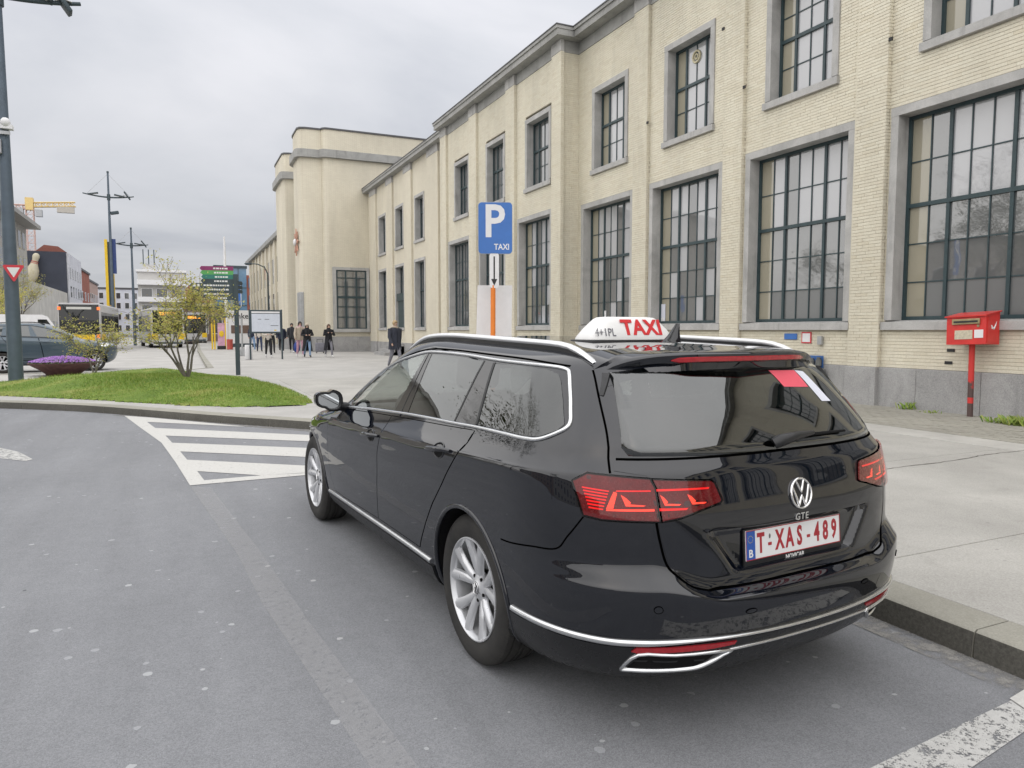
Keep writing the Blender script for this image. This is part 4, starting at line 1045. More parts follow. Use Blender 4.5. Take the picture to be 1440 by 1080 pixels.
# ---------------- doors
D_FRONT = [(2.20, 0.905), (1.9, 0.945), (1.6, 0.962), (1.3, 0.978), (1.078, 0.988), (1.10, 0.90), (1.147, 0.76), (1.185, 0.56), (1.222, 0.372), (1.6, 0.362), (1.95, 0.352), (2.17, 0.352), (2.245, 0.45), (2.262, 0.60), (2.235, 0.78)]
D_REAR = [(1.070, 0.989), (0.7, 1.004), (0.3, 1.020), (0.012, 1.034), (0.030, 0.98), (0.059, 0.937), (0.135, 0.86), (0.224, 0.767), (0.35, 0.65), (0.46, 0.52), (0.54, 0.42), (0.572, 0.374), (0.9, 0.374), (1.214, 0.372), (1.177, 0.56), (1.139, 0.76), (1.092, 0.90)]
doors = {}
for nm, P in (('front_door', D_FRONT), ('rear_door', D_REAR)):
    for s, fn in ((1, sp_l), (-1, sp_r)):
        doors[nm, s] = obj(nm, patch(P, fn, 0.0016, 0.004, (0.035, 0.022)), M_paintblk, taxi, smooth=40, fixn=True)
        obj('shut_line', ribbon(dens(P, 0.03, True), fn, 0.0085, 0.0012, True, 0.002), M_gap, doors[nm, s], fixn=True)
# handles
for (ua, ub, za, zb), nm in (((1.40, 1.13, 0.855, 0.871), 'front_door'), ((0.40, 0.135, 0.908, 0.930), 'rear_door')):
    for s, fn in ((1, sp_l), (-1, sp_r)):
        uc, zc = (ua+ub)/2, (za+zb)/2
        cup = [(uc + 0.062*math.cos(a), zc - 0.004 + 0.034*math.sin(a)) for a in np.linspace(0, 2*PI, 22)[:-1]]
        obj('handle_cup', patch(cup, fn, 0.0026, 0.001, (0.03, 0.03)), M_matblk, doors[nm, s], smooth=60)
        rim_ = obj('handle_cup_edge', ribbon(cup, fn, 0.006, 0.0035, True, 0.002, bulge=.002), M_paintblk, doors[nm, s], smooth=60, fixn=True)
        pth = []
        for k in range(13):
            t = k/12; lift = 0.004 + 0.030*_sst(min(t, 1-t)/0.28); pth.append((Vector(fn(ua+(ub-ua)*t, za+(zb-za)*t, lift)), 0.0105*(0.75+0.5*math.sin(PI*t)**0.5)))
        mh = MB(); mh.tube([p for p, _ in pth], [r for _, r in pth], 8)
        obj('handle', mh, M_paintblk, doors[nm, s], smooth=60)
# ---------------- side glass and chrome surround
for s, fn in ((1, sp_l), (-1, sp_r)):
    obj('front_side_window', patch(W_FRONT, fn, 0.002, 0.0, (0.06, 0.05)), M_gl_clear, doors['front_door', s], smooth=180)
    obj('rear_side_window', patch(W_REAR, fn, 0.002, 0.0, (0.06, 0.05)), M_gl_dark, doors['rear_door', s], smooth=180)
    obj('quarter_window', patch(W_QUART, fn, 0.002, 0.0, (0.06, 0.05)), M_gl_dark, taxi, smooth=180)
    obj('pillar_trim', patch(W_TRIM, fn, 0.003, 0.003, (0.06, 0.05)), simple('gloss_black_trim', (0.004, 0.004, 0.005), 0.06, var=0.1, spec=0.9), taxi, smooth=60)
    bp = [(1.055, 1.018), (0.852, 1.028), (0.812, 1.345), (0.876, 1.345)]
    obj('pillar_trim', patch(bp, fn, 0.003, 0.003, (0.06, 0.05)), MATS['gloss_black_trim'], taxi, smooth=60)
    for (a, b, w_) in (((0.955, 1.0), (0.850, 1.352), 0.006), ((0.240, 1.049), (0.181, 1.331), 0.014), ((0.012, 1.06), (0.079, 1.325), 0.018)):
        obj('window_seal', ribbon(dens([a, b], 0.05), fn, w_, 0.0045, False, 0.004), M_plastic, taxi, smooth=50, fixn=True)
    loop = [(2.035, 0.957), (1.75, 0.974), (1.45, 0.992), (1.10, 1.010), (0.8, 1.024), (0.5, 1.034), (0.25, 1.041), (0.0, 1.050), (-0.25, 1.054), (-0.42, 1.056), (-0.505, 1.064), (-0.575, 1.093), (-0.606, 1.125), (-0.575, 1.178), (-0.525, 1.245), (-0.478, 1.300), (-0.446, 1.320), (-0.36, 1.329), (-0.15, 1.334), (0.08, 1.339), (0.4, 1.352), (0.7, 1.357), (0.9, 1.352), (1.10, 1.322), (1.28, 1.288), (1.461, 1.238), (1.62, 1.174), (1.78, 1.100), (1.92, 1.025)]
    obj('chrome_window_surround', ribbon(smoothp(loop, True, 5), fn, 0.0155, 0.0045, True, 0.006, bulge=0.004), M_chrome, taxi, smooth=60, fixn=True)
    obj('roof_gutter', ribbon(smoothp([(1.45, 1.258), (1.2, 1.318), (0.9, 1.368), (0.6, 1.373), (0.2, 1.362), (-0.2, 1.350), (-0.45, 1.333)], False, 6), fn, 0.010, 0.0005, False, 0.002), M_gap, taxi, fixn=True)
# ---------------- sill trims
for s, fn in ((1, sp_l), (-1, sp_r)):
    obj('sill_chrome', ribbon(smoothp([(2.36, 0.312), (1.9, 0.322), (1.2, 0.332), (0.7, 0.336), (0.435, 0.334)], False, 6), fn, 0.026, 0.008, False, 0.01, bulge=0.006), M_chrome, taxi, smooth=60, fixn=True)
    obj('sill', patch([(2.38, 0.298), (1.2, 0.315), (0.42, 0.315), (0.43, 0.20), (1.2, 0.19), (2.38, 0.19)], fn, 0.010, 0.012, (0.08, 0.04)), M_plastic, taxi, smooth=50, fixn=True)
    for u0 in (0.0, 2.79):      # arch lips
        arc = [(u0 + 0.366*math.cos(a), 0.335 + 0.366*math.sin(a)) for a in np.linspace(R(-22), R(202), 48)]
        arc = [(a, b) for a, b in arc if b > 0.2]
        obj('wheel_arch_lip', ribbon(arc, fn, 0.022, 0.004, False, 0.014, bulge=0.004), M_paintblk, taxi, smooth=60, fixn=True)
# ---------------- rear end
for s, fn in ((1, cp_l), (-1, cp_r)):
    qs = smoothp([(0.0, 0.65), (11, 0.676), (21.7, 0.6935), (26.5, 0.742), (32.9, 0.8058)], False, 6)
    obj('shut_line', ribbon(qs, fn, 0.006, 0.0008, False, 0.002), M_gap, taxi, fixn=True)
# tailgate (v, z)
TG = [(0.0, 0.566), (0.30, 0.568), (0.45, 0.572), (0.515, 0.592), (0.555, 0.625), (0.590, 0.668), (0.612, 0.75), (0.622, 0.82), (0.632, 0.90), (0.637, 0.966), (0.736, 0.978), (0.719, 1.023), (0.695, 1.10), (0.669, 1.188), (0.645, 1.26), (0.62, 1.32)]
obj('shut_line', ribbon(dens(smoothp(TG[2:10], False, 4), 0.02), lambda a, b, o: rearP(a, b, o), 0.0085, 0.0012, False, 0.002), M_gap, taxi, fixn=True)
obj('shut_line', ribbon(dens(smoothp([(-a, b) for a, b in TG[2:10]], False, 4), 0.02), lambda a, b, o: rearP(a, b, o), 0.0085, 0.0012, False, 0.002), M_gap, taxi, fixn=True)
obj('shut_line', ribbon(dens([(-0.45, 0.572), (0.45, 0.572)], 0.03), rearP, 0.010, 0.0012, False, 0.002), M_gap, taxi, fixn=True)
for s in (1, -1):
    obj('shut_line', ribbon(dens([(s*a, b) for a, b in smoothp(TG[10:], False, 4)], 0.02), rearP, 0.0085, 0.0012, False, 0.002), M_gap, taxi, fixn=True)
def tg_fn(a, b, o): return rearP(a, b, o)
TGp = TG[1:10]
tgpoly = [(0.0, 0.575)] + [(a-0.005 if a > .1 else a, b+.005) for a, b in TGp] + [(0.722, 0.985), (0.708, 1.018), (0.3, 1.017), (0, 1.017)]
tgpoly = tgpoly + [(-a, b) for a, b in tgpoly[::-1] if a > 0.001]
tailgate = obj('tailgate', patch(tgpoly, tg_fn, 0.0016, 0.004, (0.013, 0.008)), M_paintblk, taxi, smooth=40, fixn=True)
rearglass = obj('rear_window', patch(W_REARG, rearP, 0.003, 0.004, (0.05, 0.03)), M_gl_rear, taxi, smooth=180)
# black ceramic edge of the rear glass
edge = dens(shrink(W_REARG, 0.012), 0.04, True)
obj('glass_border', ribbon(edge, rearP, 0.030, -0.004, True, 0.002), M_matblk, rearglass, smooth=60, fixn=True)
obj('shut_line', ribbon(dens([(-0.70, 1.021), (-.35, 1.021), (0.35, 1.021), (0.70, 1.021)], 0.03), rearP, 0.009, 0.003, False, 0.003), M_gap, taxi, fixn=True)
# roof spoiler
_SV = [0, .25, .40, .50, .57, .615]
def sp_u(v): return float(_pchip(_SV, [-.768, -.744, -.690, -.638, -.590, -.552], np.array([abs(v)]))[0])
def sp_z(v): return float(_pchip(_SV, [1.388, 1.3875, 1.381, 1.365, 1.338, 1.300], np.array([abs(v)]))[0])
def spoiler():
    m = MB(); rows = []
    for k in range(49):
        v = -0.615 + 1.23*k/48; a = abs(v)/0.615; ur_, zt = sp_u(v), sp_z(v)
        u0 = -0.44; z0 = roof_z(u0, v)+0.003; um = -0.56+0.02*a; zm = max(roof_z(max(um, -.6), v*0.985)+0.004, zt+(z0-zt)*.45)
        th_ = 0.038 - 0.015*a**3; zb = zt-th_; zi = 1.318 - 0.055*a**4; ui = rear_u(v, zi)
        rows.append([(u0, v, z0), (um, v, zm), (ur_*.45+um*.55, v, zt*.45+zm*.55+.004), (ur_+0.030, v, zt+0.003), (ur_+0.006, v, zt-0.001), (ur_, v, zt-0.007), (ur_+0.006, v, zb), (ur_*.8+ui*.2+0.02, v, zb-0.004), (ui-0.001, v, zi), (ui+.05, v, zi-.004)])
    m.grid(rows); n_ = 10; m.f.append(tuple(range(n_))); m.m.append(0); m.f.append(tuple(48*n_+i for i in range(n_-1, -1, -1))); m.m.append(0)
    return m
spl = obj('roof_spoiler', spoiler(), M_paintblk, taxi, smooth=50, fixn=True)
m = MB(); rows = []
for k in range(25):
    v = -0.02 + 0.42 - 0.80*k/24; v = 0.37 - 0.74*k/24; ur_, zt = sp_u(v), sp_z(v); e_ = min(1, (0.37-abs(v))/0.03+.15)
    zc = zt-0.026; rows.append([(ur_+0.002, v, zc+0.010*e_), (ur_-0.003, v, zc+0.007*e_), (ur_-0.001, v, zc-0.008*e_), (ur_+0.004, v, zc-0.011*e_)])
m.grid(rows); obj('high_brake_light', m, M_lampred, spl, smooth=50, fixn=True)
for s in (1, -1):        # gloss black side blades of the spoiler
    m = MB(); rows = []
    for k in range(9):
        t = k/8; z = 1.312 - 0.080*t; v = s*(0.592 + 0.052*t); uu = rear_u(v, z); rows.append([(uu+.010, v+s*.010, z), (uu-0.022*(1-t)**1.3-0.006, v+s*.002, z), (uu-.003, v-s*0.020, z)])
    m.grid(rows); obj('spoiler_blade', m, M_plastic, spl, smooth=40, fixn=True)
# tail lamps
LAMP_O = [(29.9, 0.9159), (35.4, 0.9431), (45.1, 0.9352), (55.7, 0.9239), (57.0, 0.8927), (57.5, 0.794), (47.0, 0.7978), (39.3, 0.8004), (32.9, 0.8104)]
LAMP_I = [(56.1, 0.9227), (72.9, 0.907), (73.8, 0.8986), (75.2, 0.842), (74.6, 0.8351), (68.2, 0.8156), (63.7, 0.8016), (58.0, 0.7938), (57.3, 0.8925)]
BARS = [[(33.5+.28*k, 0.8986-.0101*k), (42.6-.42*k, 0.8872-.009*k), (42.5-.42*k, 0.8827-.009*k), (33.4+.28*k, 0.8939-.0101*k)] for k in range(7)]
EO = [[(44.0, 0.8839), (45.1, 0.8799), (43.3, 0.8333), (41.0, 0.8328)], [(44.9, 0.8885), (55.5, 0.8867), (55.5, 0.8822), (44.6, 0.8839)], [(41.2, 0.8324), (56.0, 0.8318), (56.0, 0.8255), (40.9, 0.8273)], [(46.2, 0.874), (47.7, 0.8645), (49.1, 0.8507), (48.7, 0.8462), (53.6, 0.8419), (52.8, 0.8394), (47.4, 0.8409)]]
EI = [[(57.2, 0.8895), (72.2, 0.885), (71.9, 0.8792), (57.2, 0.8825)], [(57.5, 0.833), (65.8, 0.8294), (65.2, 0.8241), (57.5, 0.8254)], [(58.1, 0.8713), (59.2, 0.8623), (60.2, 0.8491), (59.7, 0.8449), (63.9, 0.8415), (63.3, 0.8375), (59.2, 0.8398)], [(65.9, 0.8683), (67.0, 0.8618), (68.1, 0.8472), (67.6, 0.844), (71.0, 0.8418), (70.4, 0.8379), (67.0, 0.8383)]]
for s, fn in ((1, cp_l), (-1, cp_r)):
    for nm, P, E_ in (('tail_light', LAMP_O, EO + BARS), ('tail_light', LAMP_I, EI)):
        lamp = obj(nm, patch(P, fn, 0.002, 0.004, (2.5, 0.03)), M_lampbase, taxi, smooth=60, fixn=True)
        top = [(a, b) for a, b in P if b > 0.895]
        for i, q in enumerate(E_):
            obj('light_element', patch(q, fn, 0.0045, 0.0, (2.0, 0.03)), M_lit if (len(q) > 4 or i == 2 or (len(q) == 4 and i < 4 and P is LAMP_O and i == 0)) else M_lit2, lamp, smooth=60)
        obj('lens', patch(P, fn, 0.011, 0.009, (2.5, 0.03)), M_lens, lamp, smooth=60, fixn=True)
        obj('lamp_edge', ribbon(dens(P, 1.0, True) if False else [q for a, b in zip(P, P[1:]+P[:1]) for q in [(a[0]+(b[0]-a[0])*k/5, a[1]+(b[1]-a[1])*k/5) for k in range(5)]], fn, 0.007, 0.003, True, 0.003), M_gap, lamp, smooth=50, fixn=True)
# bumper trims
for s, fn in ((1, cp_l), (-1, cp_r)):
    st_ = [(u, z) for u, z in ((-0.375, 0.388), (-0.41, 0.392))]
    pth = smoothp([(1.0, 0.388), (15, 0.397), (27, 0.400), (38.1, 0.401), (46, 0.404), (63.2, 0.412), (74.7, 0.410), (90, 0.402)], False, 8)
    obj('bumper_chrome', ribbon(pth, fn, [0.025 if a < 45 else max(0.011, 0.025-0.0006*(a-45)) for a, b in pth], 0.007, False, 0.008, bulge=0.007), M_chrome, taxi, smooth=60, fixn=True)
    rows = []
    for th in np.linspace(0.5, 90, 46):
        zt_ = float(np.interp(th, [0, 12.6, 37, 45.6, 63, 75, 90], [.368, .380, .384, .387, .397, .398, .388])); rows.append([fn(th, zt_*(1-k/9)+0.172*k/9, 0.004) for k in range(10)])
    m = MB(); m.grid(rows); obj('bumper_lower', m, simple('satin_black_bumper', (0.010, 0.0105, 0.012), 0.3, var=0.2, vscale=12, spec=0.5), taxi, smooth=180, fixn=True)
    obj('bumper_chrome', ribbon(smoothp([(72.9, 0.357), (80, 0.359), (90, 0.357)], False, 5), fn, 0.011, 0.008, False, 0.006, bulge=0.004), M_chrome, taxi, smooth=60, fixn=True)
    ex = [(42.6, 0.296), (47.0, 0.3629), (57.8, 0.3612), (73, 0.359), (72.0, 0.342), (69.2, 0.315), (66, 0.292), (59.6, 0.2885), (46, 0.289)]
    exh = obj('exhaust_trim', ribbon(smoothp(ex, True, 3), fn, 0.012, 0.011, True, 0.02, bulge=0.005), M_chrome, taxi, smooth=60, fixn=True)
    obj('exhaust_opening', patch([(44.6, 0.299), (47.8, 0.357), (57.9, 0.355), (70, 0.352), (68, 0.324), (65.2, 0.300), (58.9, 0.296)], fn, 0.006, 0.002, (3, 0.03)), M_matblk, exh)
    obj('exhaust_slat', ribbon([(46, 0.335), (56, 0.332), (67, 0.328)], fn, 0.008, 0.008, False, 0.004), M_plastic, exh, fixn=True)
    obj('bumper_reflector', patch([(44.6, 0.373), (46.1, 0.389), (63.4, 0.394), (74.9, 0.390), (74.4, 0.378), (68.4, 0.374), (57.7, 0.372), (46.5, 0.368)], fn, 0.009, 0.006, (3, 0.02)), M_lampred, taxi, smooth=50, fixn=True)
    for th, z in ((77.8, 0.515), (52, 0.53)):
        c_ = [(th+1.35*math.cos(a), z+0.0125*math.sin(a)) for a in np.linspace(0, 2*PI, 17)[:-1]]
        sn = obj('parking_sensor', patch(c_, fn, 0.002, 0.002, (3, 0.03)), M_paintblk, taxi, smooth=50)
        obj('sensor_ring', ribbon(c_, fn, 0.0022, 0.0024, True, 0.002), M_gap, sn, fixn=True)
# small vent mark behind the quarter window, rear wiper, emblem, lettering
m = MB()
wp = [Vector(rearP(v, z, o)) for v, z, o in ((0.075, 1.042, 0.016), (0.055, 1.046, 0.034), (-0.04, 1.056, 0.036), (-0.14, 1.062, 0.030))]
m.tube(wp, [0.021, 0.024, 0.017, 0.008], 10)
wiper = obj('rear_wiper', m, M_plastic, taxi, smooth=60)
m = MB(); m.tube([rearP(v, z, 0.018) for v, z in ((0.02, 1.046), (-0.12, 1.060), (-0.36, 1.058))], [0.007, 0.008, 0.005], 6); obj('wiper_blade', m, M_matblk, wiper, smooth=50)
EM_V, EM_Z = -0.012, 0.862
def em(a, b, o): return rearP(EM_V - a, EM_Z + b, o)       # a to the right as seen from behind
em_root = obj('emblem', patch([(0.052*math.cos(t), 0.052*math.sin(t)) for t in np.linspace(0, 2*PI, 33)[:-1]], em, 0.006, 0.006, (0.03, 0.03)), M_plastic, tailgate, smooth=60)
obj('emblem_ring', ribbon([(0.054*math.cos(t), 0.054*math.sin(t)) for t in np.linspace(0, 2*PI, 41)[:-1]], em, 0.0085, 0.009, True, 0.006, bulge=0.003), M_chromeb, em_root, smooth=60, fixn=True)
for i, L in enumerate(([(-0.021, 0.046), (0.0, 0.004), (0.021, 0.046)], [(-0.044, 0.027), (-0.0175, -0.044), (0.0, -0.008), (0.0175, -0.044), (0.044, 0.027)])):
    obj('emblem_letter', ribbon(dens(L, 0.006), em, 0.0085, 0.009, False, 0.004, bulge=0.002), M_chromeb, em_root, smooth=60, fixn=True)
def rearM(v, z, off): # text frame on the tailgate: x to the right seen from behind
    p = Vector(rearP(v, z, off)); ax = Vector(rearP(v-.03, z, off)) - p; ay = Vector(rearP(v, z+.012, off)) - p
    return frame_M(p, ax, ay)
obj('model_lettering', text_mb('GTE', 0.036, rearM(-0.012, 0.779, 0.004), extrude=0.002, offset=0.0006, space=1.15), M_chrome, tailgate)
# number plate
PV, PZc = -0.003, 0.6935
c0 = Vector((rear_u(0, 0.70)-0.004, PV, PZc)); tilt = R(4)
def plM(x, y, z): return frame_M(c0 + Vector((-z, -x, y)) + Vector((math.tan(tilt)*y*1.0, 0, 0)), (0, -1, 0), (math.sin(tilt), 0, math.cos(tilt)))
PM = frame_M(c0, (0, -1, 0), (math.sin(tilt), 0, math.cos(tilt)))
m = MB(); m.box(-0.267, -0.084, -0.006, 0.267, 0.060, 0.004, M=PM, ch=0.004); plate_h = obj('plate_holder', m, M_plastic, tailgate, smooth=40)
m = MB(); m.box(-0.260, -0.055, 0.003, 0.260, 0.055, 0.0065, M=PM, ch=0.0015); plate = obj('number_plate', m, simple('plate_white', (0.74, 0.74, 0.74), 0.35, var=0.03), taxi)
M_plred = simple('plate_red', (0.36, 0.018, 0.028), 0.45, var=0.08); M_plblue = simple('plate_blue', (0.02, 0.09, 0.38), 0.4, var=0.08)
m = MB(); m.box(-0.2585, -0.0535, 0.0066, -0.212, 0.0535, 0.0070, M=PM); obj('country_band', m, M_plblue, plate)
m = MB()
for a, b, c, d in ((-0.2585, 0.0515, 0.2585, 0.0545), (-0.2585, -0.0545, 0.2585, -0.0515), (0.2555, -0.0515, 0.2585, 0.0515), (-0.2585, -.0515, -.2565, .0515)): m.box(a, b, 0.0071, c, d, 0.0076, M=PM)
obj('plate_border', m, M_plred, plate)
obj('country_letter', text_mb('B', 0.040, PM @ Matrix.Translation((-0.2355, -0.031, 0.0074)), extrude=0.0003, offset=0.0008), simple('plate_white', 0), plate)
m = MB()
for k in range(12):
    a = 2*PI*k/12; m.lathe([(0.0, 0), (0.0017, 0), (0.0017, 0.0004), (0, 0.0004)], 6, PM @ Matrix.Translation((-0.2355+0.0125*math.cos(a), 0.022+0.0125*math.sin(a), 0.0070)))
obj('star_ring', m, simple('plate_yellow', (0.55, 0.42, 0.04), 0.5), plate)
def glyph(txt, x): return text_mb(txt, 0.098, PM @ Matrix.Translation((x, -0.001, 0.0068)) @ Matrix.Diagonal((0.62, 1.02, 1, 1)), extrude=0.0008, offset=0.0032)
for ch_, x in (('T', -0.183), ('X', -0.083), ('A', -0.029), ('S', 0.025), ('4', 0.123), ('8', 0.173), ('9', 0.223)):
    obj('plate_character', glyph(ch_, x), M_plred, plate)
for x in (-0.136, 0.075):
    m = MB(); m.box(x-.009, -0.012, 0.0066, x+.009, -0.001, 0.0078, M=PM); obj('plate_hyphen', m, M_plred, plate)
m = MB(); m.lathe([(0.0, 0), (0.006, 0), (0.006, 0.0006), (0, 0.0006)], 10, PM @ Matrix.Translation((-0.136, 0.022, 0.0068)) @ Matrix.Diagonal((.8, 1.5, 1, 1))); obj('inspection_seal', m, M_disc, plate)
obj('dealer_lettering', text_mb('NOVICAR', 0.023, PM @ Matrix.Translation((0.0, -0.070, 0.0045)), extrude=0.0004, offset=0.0006), M_white, plate_h)
# ---------------- roof rails, fin, mirrors
for s in (1, -1):
    pth = []
    for k in range(33):
        t = k/32; u = 1.40 - 1.93*t; e_ = _sst(min(t/0.16, (1-t)/0.12)); v = 0.612*(1 - 0.028*t) ; zz = roof_z(u, v) + 0.002 + 0.022*e_
        pth.append(((u, s*v, zz), 0.0))
    m = MB(); rows = []
    for i, (p, _) in enumerate(pth):
        t = i/32; hh = 0.0135*(0.35+0.65*_sst(min(t, 1-t)/0.06)); ww = 0.016
        rows.append([(p[0], p[1]+s*ww*math.cos(a), p[2]+hh*math.sin(a)) for a in np.linspace(0, 2*PI, 13)])
    m.grid(rows); rail = obj('roof_rail', m, simple('anodised_rail', (0.74, 0.75, 0.76), 0.38, 0.55, var=0.04), taxi, smooth=70, fixn=True)
    m = MB(); rows = []
    for i, (p, _) in enumerate(pth):
        zb = roof_z(p[0], abs(p[1]))-.004; rows.append([(p[0], p[1]+s*.010, zb), (p[0], p[1]+s*.010, p[2]), (p[0], p[1]-s*.010, p[2]), (p[0], p[1]-s*.010, zb)])
    m.grid(rows); obj('rail_foot', m, M_plastic, rail, fixn=True)
m = MB(); rows = []
for k in range(9):
    t = k/8; z = 1.418 + 0.085*t; L0, L1 = -0.345 + 0.03*t - 0.02*t*t, -0.20 - 0.105*t**0.7; w_ = 0.021*(1-t)**0.8+0.002
    rows.append([(L0, -0.005, z), ((L0+L1)/2, -0.005+w_, z), (L1, -0.005, z), ((L0+L1)/2, -0.005-w_, z), (L0, -0.005, z)])
m.grid(rows); obj('shark_fin_aerial', m, M_paintblk, taxi, smooth=60, fixn=True)
for s in (1, -1):
    m = MB(); rows = []
    cx, cy, cz = 1.965, s*0.972, 1.008
    for k in range(13):
        t = k/12; uu = -0.005 + 0.135*t; sc = (1.0 if t < .25 else (1-((t-.25)/.75)**2.2)**0.5) if t < 1 else 0.03
        ring = []
        for j in range(25):
            a = 2*PI*j/24; c_, s_ = math.cos(a), math.sin(a); rr = (abs(c_)**3+abs(s_)**3)**(-1/3)
            ring.append((cx+uu, cy + s*0.092*c_*rr*sc*(1.0), cz + (0.064 + (0.010 if c_ < 0 else -0.008))*s_*rr*sc + 0.010*c_))
        rows.append(ring)
    m.grid(rows); mirror = obj('wing_mirror', m, M_paintblk, taxi, smooth=60, fixn=True)
    gm = MB(); ring = [(cx-0.002, cy + s*0.080*math.cos(a)*(abs(math.cos(a))**3+abs(math.sin(a))**3)**(-1/3), cz + (0.054+(0.008 if math.cos(a) < 0 else -.006))*math.sin(a)*(abs(math.cos(a))**3+abs(math.sin(a))**3)**(-1/3)+0.010*math.cos(a)) for a in np.linspace(0, 2*PI, 25)[:-1]]
    gm.add([(x+.012, y, z) for x, y, z in ring], [tuple(range(24))]); obj('mirror_glass', gm, simple('mirror_silver', (0.75, 0.78, 0.8), 0.02, 1.0, var=0.01), mirror)
    fm = MB(); fm.tube([(x-.001, y, z) for x, y, z in ring], 0.008, 6, closed=True); obj('mirror_frame', fm, M_plastic, mirror, smooth=60)
    am = MB(); am.tube([(1.98, s*0.90, 0.965), (2.00, s*0.845, 0.952)], [0.03, 0.034], 8); obj('mirror_arm', am, M_plastic, mirror, smooth=60)
# windscreen
m = MB(); rows = []
for k in range(13):
    z = 1.02 + 0.34*k/12; row = []
    for j in range(21):
        v = -0.66+1.32*j/20; v *= (1 - 0.16*k/12)
        i_ = np.interp(z, _T[:, 0], np.arange(len(_T))); w_, uf_, ur_ = (np.interp(z, _T[:, 0], _T[:, c]) for c in (1, 5, 2)); lf = np.interp(z, _T[:, 0], _LF(_T))
        u = uf_ - lf + lf*max(0, 1-(abs(v)/w_)**NF)**(1/NF); row.append((u, v, z + np.interp(z, _T[:, 0], _T[:, 6])*float(_shift_u(u)) + 0.0))
    rows.append(row)
m.grid(rows); obj('windscreen', m, M_gl_clear, taxi, smooth=180, fixn=True)
for s, fn in ((1, sp_l), (-1, sp_r)):      # head lamps
    hp = [(2.98, .705), (3.22, .69), (3.40, .70), (3.42, .735), (3.22, .765), (3.0, .765)]
    hl_ = obj('headlight', patch(hp, fn, .004, .005, (.06, .04)), M_chromeb, taxi, smooth=60, fixn=True); obj('lens', patch(hp, fn, .010, .006, (.06, .04)), M_gl_clear, hl_, smooth=60)
# ---------------- interior
m = MB(); m.box(-0.60, -0.70, 0.36, 2.2, 0.70, 0.40); inter = obj('cabin_floor', m, M_interior, taxi)
def seat(u, v, w):
    m = MB(); m.box(u-0.25, v-w, 0.42, u+0.27, v+w, 0.60, ch=0.05); m.box(-0.08, -w, 0.0, 0.08, w, 0.58, M=Matrix.Translation((u-0.28, v, 0.55)) @ Matrix.Rotation(R(-14), 4, 'Y'), ch=0.05)
    st_ = obj('seat', m, M_interior, taxi, smooth=50); m = MB()
    for c in ([0] if w < .4 else [-0.42, 0.42]): m.box(-0.05, -0.13, 0.60, 0.05, 0.13, 0.80, M=Matrix.Translation((u-0.28, v+c, 0.55)) @ Matrix.Rotation(R(-12), 4, 'Y'), ch=0.04)
    obj('headrest', m, M_interior, st_, smooth=50)
seat(1.35, 0.38, 0.25); seat(1.35, -0.38, 0.25); seat(0.45, 0.0, 0.64)
m = MB(); m.box(1.95, -0.72, 0.6, 2.35, 0.72, 0.94, ch=0.06); obj('dashboard', m, M_interior, taxi, smooth=50)
m = MB(); m.tube([Vector((1.80, 0.38, 0.90)) + Matrix.Rotation(R(25), 3, 'Y') @ Vector((0, 0.18*math.cos(a), 0.18*math.sin(a))) for a in np.linspace(0, 2*PI, 25)[:-1]], 0.016, 8, closed=True); obj('steering_wheel', m, M_interior, taxi, smooth=60)
m = MB(); m.box(1.40, -0.11, 1.22, 1.43, 0.11, 1.29, ch=.012); m.tube([(1.43, 0, 1.27), (1.52, 0, 1.36)], 0.01, 6); obj('rear_view_mirror', m, M_plastic, taxi, smooth=50)
m = MB(); m.box(-0.80, -0.66, 0.86, -0.02, 0.66, 0.88); obj('load_cover', m, M_interior, taxi)
